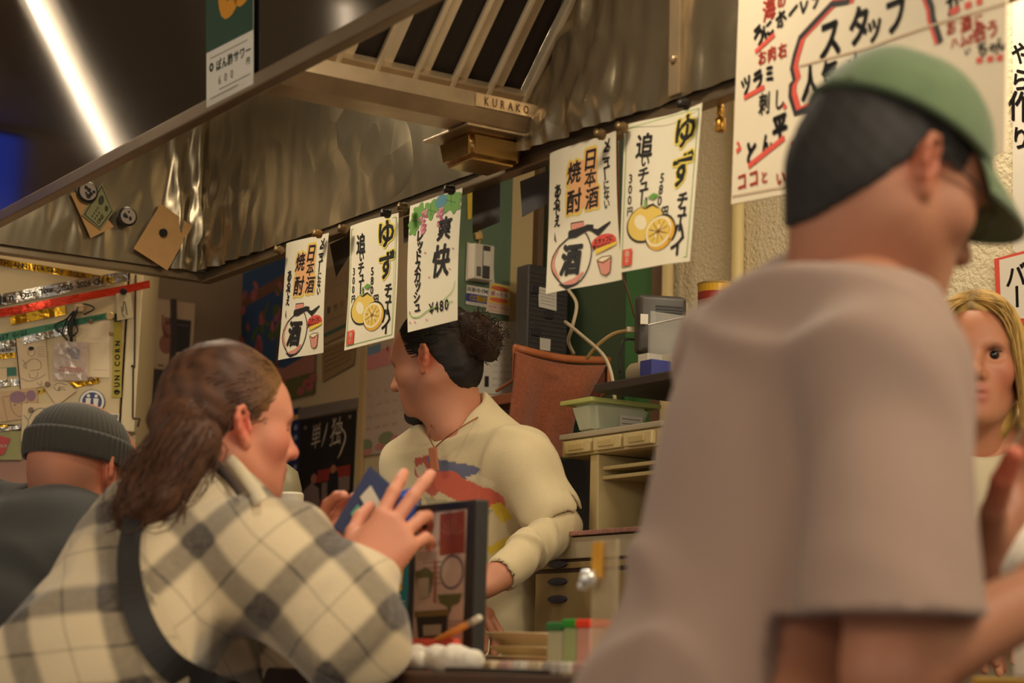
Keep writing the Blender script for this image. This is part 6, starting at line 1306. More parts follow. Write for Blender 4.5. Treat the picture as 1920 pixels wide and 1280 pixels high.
def plaid():
    m = bpy.data.materials.new('plaid_flannel'); m.use_nodes = True; nt = m.node_tree; Nn, L = nt.nodes, nt.links; b = Nn['Principled BSDF']; b.inputs['Roughness'].default_value = .92; b.inputs['Sheen Weight'].default_value = .35
    uv = Nn.new('ShaderNodeUVMap'); uv.uv_map = 'UV'; sp = Nn.new('ShaderNodeSeparateXYZ'); L.new(uv.outputs[0], sp.inputs[0])
    def math_(op, a, v=None):
        n = Nn.new('ShaderNodeMath'); n.operation = op
        if hasattr(a, 'node'): L.new(a, n.inputs[0])
        else: n.inputs[0].default_value = a
        if v is not None:
            if hasattr(v, 'node'): L.new(v, n.inputs[1])
            else: n.inputs[1].default_value = v
        return n.outputs[0]
    def band(x, off, per, half, soft):
        q = math_('ADD', math_('DIVIDE', x, per), 100.5 - off / per); q = math_('SUBTRACT', math_('FRACT', q), .5); q = math_('MULTIPLY', math_('ABSOLUTE', q), per)
        r = Nn.new('ShaderNodeMapRange'); r.interpolation_type = 'SMOOTHSTEP'; r.inputs[1].default_value = half; r.inputs[2].default_value = half + soft; r.inputs[3].default_value = 1; r.inputs[4].default_value = 0; L.new(q, r.inputs[0]); return r.outputs[0]
    per = .128
    s = math_('ADD', math_('MULTIPLY', band(sp.outputs[0], 0, per, .012, .012), .62), math_('MULTIPLY', band(sp.outputs[1], 0, per, .012, .012), .62))
    t = math_('ADD', math_('MULTIPLY', band(sp.outputs[0], per / 2, per, .0012, .002), .22), math_('MULTIPLY', band(sp.outputs[1], per / 2, per, .0012, .002), .22))
    k = math_('MINIMUM', math_('ADD', s, t), .92)
    tc = Nn.new('ShaderNodeTexCoord'); n = Nn.new('ShaderNodeTexNoise'); n.inputs['Scale'].default_value = 90; L.new(tc.outputs['Object'], n.inputs[0]); k2 = math_('MULTIPLY', k, math_('ADD', math_('MULTIPLY', n.outputs[0], .3), .85))
    mx = Nn.new('ShaderNodeMix'); mx.data_type = 'RGBA'; mx.inputs['A'].default_value = lin((216, 196, 160)); mx.inputs['B'].default_value = lin((50, 42, 42)); L.new(k2, mx.inputs['Factor']); L.new(mx.outputs['Result'], b.inputs['Base Color'])
    bp_ = Nn.new('ShaderNodeBump'); bp_.inputs['Distance'].default_value = .001; n2 = Nn.new('ShaderNodeTexNoise'); n2.inputs['Scale'].default_value = 350; L.new(tc.outputs['Object'], n2.inputs[0]); L.new(n2.outputs[0], bp_.inputs['Height']); L.new(bp_.outputs[0], b.inputs['Normal']); return m
PLAID = plaid(); put_mesh('plaid_shirt', (V, Q), PLAID, pw, uv=UVp)
# collar: a dark facing and a pale fold standing round the neck
def collar(name, c, up, f, r0, r1, hgt, m, parent, open_=.5, tilt=.25, thick=.006):
    up = unit(up); f = unit(f - up * (f @ up)); l = np.cross(up, f); vs, fs = [], []; n = 28
    for k in range(2):
        for j, (r, z) in enumerate(((r0, 0), (r1, hgt), (r1 + .012, hgt * .92), (r0 + .024, hgt * .1))):
            for i in range(n + 1):
                a = open_ + (2 * math.pi - 2 * open_) * i / n; p = c + (f * math.cos(a) * 1.05 + l * math.sin(a)) * (r - k * thick) + up * (z - tilt * .09 * math.cos(a)); vs.append(p)
    q = 4 * (n + 1)
    for j in range(3):
        for i in range(n): a = j * (n + 1) + i; f_ = [a, a + 1, a + n + 2, a + n + 1]; fs += [f_, [x + q for x in f_[::-1]]]
    return mk(name, vs, fs, m, parent, smooth=True)
# strap of a bag across the back
qv = (V - C0) @ CR; vpx = np.stack([960 + FPX * qv[:, 0] / -qv[:, 2], 640 - FPX * qv[:, 1] / -qv[:, 2]], 1)
def on_cloth(x, y, r=15):
    m = np.hypot(vpx[:, 0] - x, vpx[:, 1] - y) < r; return U(x, y, (-qv[m, 2]).min() - .003 if m.any() else 2.6)
def near_cloth(x, y, lift):
    for r in (14, 24, 40, 70, 120):
        m = np.hypot(vpx[:, 0] - x, vpx[:, 1] - y) < r
        if m.any(): return U(x, y, (-qv[m, 2]).min() - lift)
def cloth_band(name, px, w0, w1, m, lift, thick=.003):
    c = np.array([near_cloth(x, y, lift) for x, y, _ in spline([(a, b, 0) for a, b in px], 22)])
    for _ in range(6): c[1:-1] = (c[:-2] + 2 * c[1:-1] + c[2:]) / 4
    td = np.gradient(c, axis=0); vs, fs = [], []; n = len(c)
    for i, p in enumerate(c):
        t = unit(td[i]); nr = unit(C0 - p); w_ = unit(np.cross(t, nr)); hw = w0 + (w1 - w0) * i / (n - 1)
        for a, b in ((-1, 0), (0, 1.2), (1, 0), (1, -1), (-1, -1)): vs.append(p + w_ * hw * a + nr * thick * b)
    fs = [[i * 5 + k, i * 5 + (k + 1) % 5, i * 5 + 5 + (k + 1) % 5, i * 5 + 5 + k] for i in range(n - 1) for k in range(5)] + [[4, 3, 2, 1, 0], [n * 5 - 5 + k for k in range(5)]]
    return mk(name, vs, fs, m, pw, smooth=True)
cloth_band('collar_facing', [(338, 846), (372, 852), (405, 872), (432, 898), (452, 926)], .011, .006, mat('facing_dark', (74, 60, 54), .9), .004)
cloth_band('shirt_collar', [(372, 834), (408, 848), (440, 874), (468, 908), (490, 940)], .012, .010, mat('collar_cream', (222, 204, 166), .9, sheen=.3), .007)
sp_ = np.array([on_cloth(x, y) for x, y, _ in spline([(252, 965, 0), (243, 1010, 0), (240, 1060, 0), (247, 1110, 0), (262, 1160, 0), (290, 1215, 0), (335, 1262, 0), (420, 1300, 0)], 26)])
for _ in range(4): sp_[1:-1] = (sp_[:-2] + 2 * sp_[1:-1] + sp_[2:]) / 4
tdir = np.gradient(sp_, axis=0)
vs, fs = [], []
for i, p in enumerate(sp_):
    t = unit(tdir[i]); nrm = unit(C0 - p); w_ = unit(np.cross(t, nrm)); hw = .0135 + .006 * (i / 25)
    for a, b in ((-1, 1), (1, 1), (1, -1), (-1, -1)): vs.append(p + w_ * hw * a + nrm * (.0025 * b + .006))
for i in range(25):
    for j in range(4): a, b = i * 4 + j, i * 4 + (j + 1) % 4; fs.append([a, b, b + 4, a + 4])
fs += [[3, 2, 1, 0], [100, 101, 102, 103]]
mk('bag_strap', vs, fs, mat('strap_black', (40, 37, 36), .6, bump=.0005, bscale=300), pw)
# hair drawn back over the ear into a low tail
tail = chain([h.p(-.075, .0, .01), U(348, 832, 2.80), U(316, 882, 2.74), U(280, 932, 2.70), U(246, 966, 2.69)], [.052, .040, .036, .037, .024], .03)
def cut_w(q):
    x, y, z = q[:, 0], np.abs(q[:, 1]), q[:, 2]
    line = np.where(z > .03, .090 - .35 * np.clip(y - .02, 0, 1) , .0 + (z - .0) * 1.4)
    line = np.where((z <= .03) & (z > -.1), .042 - .9 * (.03 - z) - .25 * y, line)
    return np.where(x < -.13, -1, x - line)
V1 = hair_cap(h, pw, M_HAIR, cut_w, (.106, .086, .098), (-.014, 0, .050), [head_e for head_e in [h.e((-.05, 0, .01), (.07, .072, .07), .03)]], .0022, (1, 0, -.55), 20, .0032)
wt = Wave(16, 51, stretch=(.5, .1, .9)); V2 = sdf_points(tail, .0042, disp=lambda P: .006 * wt(P) + .003 * Wave(45, 52, stretch=(.4, 0, .9))(P))
paths = []
for i in range(420):
    s = random.choice((-1, -1, 1)); a = random.uniform(.15, 1.5); q0 = np.array([.088 * math.cos(a * .75), s * .078 * math.sin(a), .055 + .075 * math.cos(a) * random.uniform(.6, 1)])
    q1 = np.array([-.10, s * random.uniform(.0, .035), random.uniform(-.03, .03)]); pp = []
    for k in range(9):
        u = k / 8; q = q0 * (1 - u) + q1 * u; c = np.array([-.014, 0, .050]); dd = q - c; e = np.sqrt(((dd / np.array([.106, .086, .098])) ** 2).sum()); q = c + dd / e * (1.006 + random.uniform(0, .018)); pp.append(h.p(*q))
    paths.append(pp)
for i in range(260):
    o = RNG.normal(0, .014, 3); e = RNG.normal(0, .012, 3); pp = spline([h.p(-.09, 0, .01) + o * .5, U(348, 832, 2.79) + o * 1.5, U(316, 882, 2.73) + o * 1.6, U(279, 935, 2.69) + o * 1.5 + e, U(random.uniform(206, 268), random.uniform(960, 990), 2.69) + e * .7], 12); paths.append(pp)
light = np.array(lin((176, 128, 70))[:3]); darkb = np.array(lin((84, 54, 37))[:3])
def colw(V): 
    q = h.inv(V); k = np.clip((q[:, 0] - .0) / .09, 0, 1) * np.clip((q[:, 2] + .01) / .05, 0, 1) * .75; return darkb * (1 - k[:, None]) + light * k[:, None]
st = strands(paths, .0012); put_hair(*merge(V1, V2), M_HAIR, pw, colw, st, freq=40, stretch=h.R @ unit([1, 0, -.5]), var=.4)

V, Q = merge(*[sdf_points([h.c_((.0935, .016 * s, .034), (.0865, .042 * s, .035), .0026, .0020, .003)], .002) for s in (1, -1)] + [sdf_points([h.c_((.0935, .022 * s, .008), (.0885, .046 * s, .009), .0014, .0018, .002)], .0012) for s in (1, -1)]); put_mesh('eyebrows', (V, Q), mat('brow_brown', (84, 58, 44), .8), pw)
# the phone in its wallet case
A, B, Cc, D = U(691, 872, 2.86), U(752, 926, 2.80), U(697, 1040, 2.79), U(622, 988, 2.86)
case = empty('phone', (A + Cc) / 2, 'phone in a navy wallet case with a white card, held up in two hands', 'phone')
nC = unit(np.cross(B - A, D - A)); nC = nC if nC @ (C0 - A) > 0 else -nC
def slab(mb, a, b, c, d, n, t, mi=0): return mb.hexa([a - n * t, b - n * t, c - n * t, d - n * t, a, b, c, d] if np.cross(b - a, d - a) @ n > 0 else [d - n * t, c - n * t, b - n * t, a - n * t, d, c, b, a], mi)
mb = MB(); slab(mb, A, B, Cc, D, nC, .004); o = mb.build('case_cover', mat('case_navy', (58, 72, 112), .55, bump=.0006, bscale=250), case)
bm = bmesh.new(); bm.from_mesh(o.data); bmesh.ops.bevel(bm, geom=list(bm.edges), offset=.0035, segments=2, affect='EDGES', clamp_overlap=True); bm.to_mesh(o.data); bm.free()
def cp(u, v, off): return (A * (1 - u) + B * u) * (1 - v) + (D * (1 - u) + Cc * u) * v + nC * off
mb = MB(); slab(mb, cp(.30, .20, .002), cp(.86, .36, .002), cp(.80, .58, .002), cp(.22, .42, .002), nC, .0015); mb.build('paper_card', mat('card_white', (226, 216, 196), .6), case)
mb = MB(); slab(mb, cp(.26, .52, .002), cp(.42, .60, .002), cp(.40, .76, .002), cp(.22, .68, .002), nC, .0015); mb.build('green_card', mat('card_green', (100, 176, 150), .5), case)
E_, F_ = U(799, 906, 2.86), U(762, 1012, 2.86); n2 = unit(np.cross(E_ - B, Cc - B)); n2 = n2 if n2 @ (C0 - B) > 0 else -n2
mb = MB(); slab(mb, B, E_, F_, Cc, n2, .009); o = mb.build('phone_body', mat('phone_blue', (44, 100, 200), .35), case); bm = bmesh.new(); bm.from_mesh(o.data); bmesh.ops.bevel(bm, geom=list(bm.edges), offset=.004, segments=2, affect='EDGES'); bm.to_mesh(o.data); bm.free()

# ================= the man in the ribbed beanie
h = Head.at_ear(U(209, 889, 3.42), -1, (.55, .82, -.16), size=.97)
N = U(108, 992, 3.46); SRt = U(168, 1100, 3.24); SLf = U(-75, 985, 3.62); PV = np.array([*U(-60, 1300, 3.12)[:2], .86])
bp, (bf, blat, bup) = body_prims(N, SRt, SLf, PV, [.6, .75, 0], 1.08)
RE, RWr = U(255, 1215, 3.20), U(330, 1222, 3.45); LE, LWr = U(60, 1210, 3.75), U(190, 1215, 3.72)
rp, rt_, _ = hand(RWr, [.5, .8, .1], [0, 0, -1], 1, [(25, 30, 20)] * 4, (.6, .6, .2), 5, 1.02, fore=RWr - unit(RWr - RE) * .08); lp, lt_, _ = hand(LWr, [.9, .3, .1], [0, 0, -1], -1, [(25, 30, 20)] * 4, (.6, .6, .2), 5, 1.02, fore=LWr - unit(LWr - LE) * .08)
neck = [cap(h.p(-.03, 0, -.03), N, .056, .062, .03), cap(h.p(.02, 0, -.06), N + bf * .05, .05, .05, .03)]
pb = person('man in a dark ribbed beanie and black shirt bowed over the counter at the left', h, h.prims(), neck, bp + [cap(SRt, RE, .052, .044), cap(RE, RWr, .042, .028), cap(SLf, LE, .052, .044), cap(LE, LWr, .042, .028)], [rp, lp], (196, 124, 92),
            [(h.p(-.012, -.085, .0), .028, (206, 116, 86)), (h.p(.05, -.045, -.075), .035, (112, 78, 60)), (h.p(.085, 0, -.09), .035, (96, 68, 54)), (h.p(.0, -.06, -.05), .02, (150, 100, 76)), (h.p(-.075, 0, -.02), .04, (150, 102, 78)), (h.p(-.05, -.05, -.015), .035, (150, 102, 78))], legs(PV, blat))
wf = Wave(3.6, 61, stretch=(.4, .1, -.9)); wg = Wave(8, 62, stretch=(.3, .2, -.8))
V, Q = sdf_points(bp + [cap(SRt, RE, .078, .066, .05), cap(RE, RWr, .064, .05, .03), cap(SLf, LE, .075, .064, .05), cap(LE, LWr, .06, .048, .03), ('-c', N + bf * .03 - bup * .015, h.p(.0, 0, -.05), .070, .115, .012)], .008, off=.012, disp=lambda P: .009 * wf(P) + .004 * wg(P) + .009 * ridge(Wave(2.8, 63, stretch=(.4, .1, -.9)), P), cut=[plane_cut([0, 0, .78], [0, 0, -1])])
put_mesh('dark_shirt', (V, Q), mat('shirt_charcoal', (50, 50, 48), .8, bump=.0006, bscale=300, sheen=.15), pb)
mb = MB(); NT = 220; rib_f = lambda th, i: 1 + .013 * np.cos(th * 55)
Rh = h.R; c0 = h.p(-.012, 0, .012)
prof = [(.085, .0), (.0885, .012), (.0895, .03), (.087, .052), (.0805, .074), (.069, .094), (.053, .109), (.034, .119), (.016, .1245), (.004, .126)]
V_ = []
def bean(prof, cz, sx, amp): 
    th = np.arange(NT) * 2 * np.pi / NT; v = []
    for i, (r, z) in enumerate(prof):
        k = 1 + amp * np.cos(th * 55) * min(1, r / .05); v.append(h.p(0, 0, 0) + (np.stack([r * sx * k * np.cos(th) - .012 - z * .10, r * k * .985 * np.sin(th), np.full(NT, z + cz)], 1) * h.s) @ Rh.T)
    m = len(prof); return np.concatenate(v), [[i * NT + j, i * NT + (j + 1) % NT, (i + 1) * NT + (j + 1) % NT, (i + 1) * NT + j] for i in range(m - 1) for j in range(NT)]
M_BN = mat('beanie_knit', (66, 62, 52), .9, bump=.0008, bscale=500, sheen=.3)
v, f = bean([(r, z * .82) for r, z in prof], .026, 1.13, .012); mk('beanie', v, f + [list(range(9 * NT, 10 * NT))], M_BN, pb, True)
cuff = [(.0885, .0), (.0935, -.003), (.096, .004), (.0965, .022), (.0955, .040), (.0925, .046), (.088, .044)]
v, f = bean(cuff, .020, 1.12, .014); mk('beanie_cuff', v, f, mat('beanie_cuff', (54, 51, 44), .9, bump=.0008, bscale=500, sheen=.3), pb, True)

# ================= the barman
h = Head.at_ear(U(794, 671, 4.10), 1, (-.88, .42, -.24), size=.90)
N = U(866, 800, 4.17); SLf = U(985, 874, 4.07); SRt = U(782, 880, 4.22); PV = np.array([*U(915, 1240, 4.20)[:2], .92])
bp, (bf, blat, bup) = body_prims(N, SRt, SLf, PV, [-.50, -.86, 0], .80)
LE, LWr = U(1046, 986, 4.02), U(945, 1072, 3.86); RE, RWr = U(775, 1030, 4.20), U(836, 1120, 3.96)
lp, lt_, _ = hand(LWr, [-.80, -.25, -.42], [-.3, .25, -.9], -1, [(38, 44, 30), (42, 48, 32), (46, 48, 34), (50, 50, 34)], (.7, .45, .4), 4, 1.02, (14, 20, 20), fore=LWr + unit(LE - LWr) * .04); rp, rt_, _ = hand(RWr, [.7, -.5, -.4], [0, .2, -1], 1, [(35, 40, 30)] * 4, (.6, .5, .3), 4, 1.0, fore=RWr + unit(RE - RWr) * .08)
neck = [cap(h.p(-.025, 0, -.04), N - bup * .01, .052, .055, .03), cap(h.p(.02, 0, -.06), N + bf * .045, .042, .045, .03)]
pm = person('barman with a tied hair bun and goatee in a cream printed shirt behind the counter', h, h.prims(mouth=.006), neck, bp + [cap(SLf, LE, .044, .036), cap(LE, LWr, .035, .027), cap(SRt, RE, .044, .036), cap(RE, RWr, .034, .027)], [lp, rp], (196, 132, 100),
            [(h.p(-.012, .085, .0), .028, (214, 122, 92)), (h.p(.0975, 0, -.063), .014, (150, 80, 66)), (h.p(.045, .055, -.06), .03, (160, 104, 78))], legs(PV, blat, fwd=-E2))
mbv = [sdf_points([h.e((.088, 0, -.104), (.020, .019, .019), .01), h.e((.072, 0, -.112), (.022, .018, .012), .01)], .003, disp=lambda P: .003 * Wave(60, 7)(P)), sdf_points([h.c_((.104, .004, -.043), (.098, .022, -.050), .0055, .003, .004), h.c_((.104, -.004, -.043), (.098, -.022, -.050), .0055, .003, .004)], .0022)]
V, Q = merge(*mbv); put_mesh('beard', (V, Q), mat('beard_black', (40, 34, 30), .8), pm)
V, Q = merge(*[sdf_points([h.c_((.090, .018 * s, .032), (.082, .045 * s, .032), .0035, .0025, .003)], .002) for s in (1, -1)]); put_mesh('eyebrows', (V, Q), mat('beard_black'), pm)
h.eyes(pm)
wf = Wave(3.6, 71, stretch=(.5, .1, -.7)); wg = Wave(9, 72, stretch=(.8, .1, -.3)); ed = unit(LWr - LE); ud = unit(LE - SLf)
wr3 = Wave(3.2, 73, stretch=(.55, .1, .8)); wr4 = Wave(3.6, 74, stretch=(.7, .1, -.7))
def fold_b(P): return .008 * wf(P) + .005 * wg(P) + .007 * ridge(wr3, P) + .007 * ridge(wr4, P) + .007 * np.clip(np.sin((P - LE) @ unit(ed * .9 + [0, 0, .5]) * 120), 0, 1) * np.exp(-(np.linalg.norm(P - (LE * .55 + LWr * .45), axis=1) / .10) ** 2)
hem = [ell(N + (PV - N) * 1.08, (.12, .15, .16), np.stack([bf, blat, bup], 1), .06)]
V, Q = sdf_points(bp + hem + [cap(SLf, SLf + (LE - SLf) * .72, .056, .066, .04), cap(SRt, SRt + (RE - SRt) * .75, .05, .06, .04), ('-c', SLf + (LE - SLf) * .80, SLf + ud * .5, .055, .12, .008), ('-c', N + bf * .035 - bup * .012, h.p(.0, 0, -.08), .05, .10, .012)], .0038, off=.004, disp=fold_b, cut=[plane_cut([0, 0, .80], [0, 0, -1])])
base = np.array(lin((220, 202, 160))[:3]); colv = np.tile(base, (len(V), 1))
pr = np.array([((v - C0) @ CR) for v in V]); front = ((V - N) @ bf > -.02)
Pc = N + (PV - N) * .30 + bf * .13; la, lb = -blat, bup                      # the print lies in the shirt's own chest plane
xa, yb = (V - Pc) @ la * -1, (V - Pc) @ lb
def inpoly(x, y, poly):
    r = np.zeros(len(x), bool); n = len(poly)
    for i in range(n):
        (x1, y1), (x2, y2) = poly[i], poly[(i + 1) % n]; c = ((y1 > y) != (y2 > y)) & (x < (x2 - x1) * (y - y1) / (y2 - y1 + 1e-12) + x1); r ^= c
    return r
def toab(x, y): p = K_plane(x, y); return ((p - Pc) @ la * -1, (p - Pc) @ lb)
def K_plane(x, y): r = ray(x, y); return C0 + r * (((Pc - C0) @ bf) / (r @ bf))
def paint(pts, c, k=1.0):
    m = inpoly(xa, yb, [toab(*p) for p in pts]) & front; colv[m] = np.array(lin(c)[:3])
paint([(762, 862), (792, 858), (800, 888), (778, 902), (764, 896)], (192, 96, 76)); paint([(784, 860), (828, 868), (866, 876), (888, 884), (866, 904), (836, 896), (800, 884)], (112, 116, 142))
paint([(800, 890), (835, 884), (862, 905), (905, 925), (925, 940), (915, 965), (880, 955), (840, 940), (815, 925), (800, 910)], (222, 108, 84)); paint([(858, 900), (880, 892), (915, 912), (905, 920)], (232, 216, 180))
paint([(764, 880), (780, 872), (790, 884), (772, 898)], (214, 196, 160)); paint([(778, 915), (800, 905), (815, 925), (800, 935)], (206, 104, 84)); paint([(895, 955), (912, 950), (922, 985), (908, 992)], (226, 196, 60)); paint([(890, 1035), (925, 1015), (930, 1030), (895, 1050)], (226, 196, 60)); paint([(785, 935), (860, 945), (900, 965), (880, 985), (800, 975)], (186, 172, 134)); paint([(770, 940), (778, 935), (782, 975), (774, 978)], (110, 124, 150))
put_mesh('printed_tshirt', (V, Q), M_CLOTH, pm, colv)
V, Q = sdf_points([cap(SLf + ud * .08, LE, .048, .044, .03), cap(LE, LWr - ed * .05, .044, .036, .03), cap(LWr - ed * .05, LWr - ed * .002, .038, .038, .005), cap(SRt, RE, .046, .044, .03), cap(RE, RWr - unit(RWr - RE) * .01, .042, .036, .03), ('-c', LWr - ed * .015, LWr + ed * .03, .027, .031, .004)], .0044, off=-.001, disp=lambda P: fold_b(P) * np.clip(np.linalg.norm(P - LWr, axis=1) / .07 - .35, .08, 1))
put_mesh('long_sleeves', (V, Q), mat('sleeve_cream', (214, 196, 154), .85, bump=.0008, bscale=420, sheen=.25), pm)
def bcut(q):
    x, y, z = q[:, 0], np.abs(q[:, 1]), q[:, 2]
    line = np.where(z > .05, .086 - .30 * np.clip(y - .03, 0, 1), .030 - .5 * (.05 - z)); line = np.where(z < .012, -.022 - .4 * (.012 - z), line)
    return np.maximum(x - line, -(z + .085))
V1 = hair_cap(h, pm, M_HAIR, bcut, (.103, .083, .094), (-.014, 0, .048), [h.e((-.045, 0, -.015), (.066, .066, .075), .03)], .0016, (1, 0, .2), 24, .0034)
bun_c = h.p(-.128, .012, .035); wt = Wave(20, 81); V2 = sdf_points([ell(bun_c, (.040, .036, .038), None, .01), ell(bun_c + [.012, 0, -.028], (.028, .028, .03), None, .01), ell(bun_c + [-.02, 0, .022], (.026, .026, .022), None, .01), cap(h.p(-.09, 0, .04), bun_c, .03, .026, .02)], .0038, disp=lambda P: .008 * wt(P))
paths = []
for i in range(150):
    o = unit(RNG.normal(size=3)); o2 = unit(RNG.normal(size=3)); L = random.uniform(.012, .040); o3 = unit(np.cross(o, o2)); L = random.uniform(.6, 1.6); rr = random.uniform(.034, .048); paths.append([bun_c + np.array([0, 0, -.006]) + rr * (1 + .10 * k * random.random()) * (o * math.cos(L * k / 7) + o3 * math.sin(L * k / 7)) for k in range(8)])
for i in range(200):
    s = 1; z0 = random.uniform(.03, .13); q0 = np.array([random.uniform(.03, .075), s * random.uniform(.02, .08), z0]); q1 = np.array([-.115, .01, .035]); pp = []
    for k in range(8):
        u = k / 7; q = q0 * (1 - u) + q1 * u; c = np.array([-.014, 0, .048]); dd = q - c; e = np.sqrt(((dd / np.array([.103, .083, .094])) ** 2).sum()); pp.append(h.p(*(c + dd / e * (1.004 + random.uniform(0, .012)))))
    paths.append(pp)
dk = np.array(lin((40, 36, 34))[:3]); br = np.array(lin((78, 52, 36))[:3])
put_hair(*merge(V1, V2), M_HAIR, pm, lambda V: dk + (br - dk) * np.clip((.075 - np.linalg.norm(V - bun_c, axis=1)) / .06, 0, 1)[:, None], strands(paths, .0011), freq=40, stretch=h.R @ unit([1, 0, 0]), var=.3)
nk = mat('cord_brown', (150, 92, 66), .6); pd = K_plane(821, 838) + bf * .012
mb = MB(); mb.tube(spline([N + blat * .062 - bf * .02 + bup * .03, K_plane(868, 800) + bf * .008, K_plane(838, 822) + bf * .012, pd], 14), .0016, 5); mb.tube(spline([N - blat * .062 + bf * .0 + bup * .02, K_plane(806, 806) + bf * .010, K_plane(815, 826) + bf * .013, pd], 14), .0016, 5); nc = mb.build('necklace', nk, pm)
mb = MB(); Rp = np.stack([blat, bup, -bf], 1); q = K_plane(822, 858) + bf * .018; mb.box(q, (.0085, .024, .004), Rp, 0, .002); mb.build('wooden_tag', mat('tag_wood', (190, 116, 80), .5), nc)
mb = MB(); mb.tube(spline([pd, pd + bup * -.004 + blat * -.010, pd - bup * .012 - blat * .012, pd - bup * .006], 10), .002, 5); mb.build('red_cord', mat('cord_red', (190, 70, 56), .6), nc)

# ================= the man in the green cap, nearest
h = Head.at_ear(U(1740, 305, 1.86), -1, (.82, .36, -.43), size=.89)
N = U(1600, 545, 1.93); SRt = U(1668, 706, 1.72); SLf = U(1392, 690, 2.10); PV = np.array([*U(1365, 1480, 1.74)[:2], .83])
bp, (bf, blat, bup) = body_prims(N, SRt, SLf, PV, [.72, .66, 0], 1.02)
RE, RWr = U(1672, 1262, 1.58), U(2010, 1085, 1.74); LE, LWr = U(1690, 1190, 2.15), U(1846, 1090, 2.02)
lp, lt_, _ = hand(LWr, [.42, .05, .9], [.75, -.6, -.2], -1, [(12, 16, 10), (24, 26, 16), (34, 36, 20), (40, 40, 24)], (.45, .8, .1), 10, 1.16, (6, 10, 10), .030, fore=LWr + unit(LE - LWr) * .12); rp, rt_, _ = hand(RWr, [.85, .45, .1], [0, .3, -1], 1, [(25, 30, 20)] * 4, (.6, .6, .2), 5, 1.05, fore=RWr + unit(RE - RWr) * .03, wr=.025)
rp += [cap(RE, RWr, .036, .026, .02), cap(SRt + (RE - SRt) * .45, RE, .044, .038, .02)]
neck = [cap(h.p(-.035, 0, -.03), N, .060, .066, .03), cap(h.p(.0, 0, -.05), N + bf * .05, .056, .058, .03)]
pg = person('man in a green cap, glasses and taupe T-shirt leaning in at the right', h, h.prims(), neck, bp + [cap(SLf, LE, .052, .044), cap(LE, LWr, .042, .028)], [lp, rp], (172, 116, 88),
            [(h.p(-.012, -.085, .0), .030, (176, 96, 68)), (h.p(.05, -.055, -.07), .03, (150, 94, 68)), (h.p(.1, 0, -.06), .018, (150, 80, 66))] + [(t[-1], .05, (206, 112, 84)) for t in lt_], legs(PV, blat))  # red light on the raised hand put into its skin colour
wf = Wave(2.6, 91, stretch=(.2, .1, -1)); wg = Wave(6, 92, stretch=(.2, .1, -1)); ud = unit(RE - SRt)
SE = SRt + (RE - SRt) * .84; ZHEM = U(1665, 1158, 1.64)[2]
wr5 = Wave(2.6, 94, stretch=(.15, .1, -1)); wr6 = Wave(2.6, 95, stretch=(.6, .2, -.7))
def fold_g(P): return (.010 * wf(P) + .005 * wg(P) + .011 * ridge(wr5, P, .15) + .007 * ridge(wr6, P)) * np.clip(np.linalg.norm(P - SE, axis=1) / .25, .35, 1)
V, Q = sdf_points(bp + [cap(SRt, SE + ud * .05, .060, .080, .04), cap(SLf, SLf + (LE - SLf) * .7, .06, .07, .05), ('-c', SE - ud * .01, SE + ud * .14, .062, .07, .012), ('-c', N + bf * .05 - bup * .005, h.p(.0, 0, -.07), .052, .10, .015)], .0062, off=.003, disp=fold_g, cut=[plane_cut([0, 0, .74], [0, 0, -1]), plane_cut(SE, ud) if False else (lambda P: np.where(np.linalg.norm((P - SE) - ((P - SE) @ ud)[:, None] * ud, axis=1) < .112, ZHEM - P[:, 2], -1))])
put_mesh('taupe_tshirt', (V, Q), mat('tshirt_taupe', (160, 134, 120), .88, noise=.03, nscale=9, bump=.0006, bscale=500, sheen=.2), pg)
vs = []; n = 40; fs = []
cn_, cu = N - bup * .002 + bf * .012, unit(bup + [.08, .05, .55])
cf = unit(bf - cu * (bf @ cu)); cl = np.cross(cu, cf); mb = MB(); ring = [cn_ + cf * math.cos(a) * .074 + cl * math.sin(a) * .074 - cu * .020 * math.cos(a) for a in np.linspace(0, 2 * math.pi, 41)]
mb.tube(ring, .0085, 8, cap=False); mb.build('collar_band', mat('collar_taupe', (176, 150, 128), .88, sheen=.2), pg, True)
def gcut(q):
    x, y, z = q[:, 0], np.abs(q[:, 1]), q[:, 2]
    line = np.where(z > .02, .045, -.014 - .50 * (.02 - z)); return np.maximum(np.maximum(x - line, -(z + .128)), z - .075)
V1 = sdf_points([h.e((-.012, 0, .045), (.098, .078, .089), .02), h.e((-.035, 0, .002), (.07, .064, .06), .03), neck[0]], .0042, off=.0055, disp=lambda P: .0012 * Wave(40, 93)(P), cut=[lambda P: gcut(h.inv(P)) * h.s])
put_hair(*V1, mat('short_hair', (34, 31, 29), .75), pg, (36, 33, 31), None)
# cap: crown panels, band, brim, button
def dome(rx, ry, rz, z0, c, n=60, m=16, back=0):
    v, f = [], []
    for i in range(m + 1):
        t = i / m * math.pi / 2
        for j in range(n):
            a = 2 * math.pi * j / n; k = 1 - .012 * (abs(math.sin(3 * a)) < .06) * math.cos(t); wr_ = 1 + .010 * math.sin(5 * a + 3 * t) * math.sin(2 * t)
            x = rx * math.cos(t) ** .8 * math.cos(a) * k * wr_; y = ry * math.cos(t) ** .8 * math.sin(a) * k * wr_; z = z0 + rz * math.sin(t) * wr_
            v.append(h.p(c[0] + x, c[1] + y, c[2] + z + .16 * (x) * 0))
    f = [[i * n + j, i * n + (j + 1) % n, (i + 1) * n + (j + 1) % n, (i + 1) * n + j] for i in range(m) for j in range(n)]
    return v, f
M_CAP = mat('cap_green', (92, 112, 76), .9, noise=.14, nscale=30, bump=.0006, bscale=380, sheen=.35)
v, f = dome(.110, .092, .098, .052, (-.006, 0, .0)); mk('cap_crown', v, f, M_CAP, pg, True)
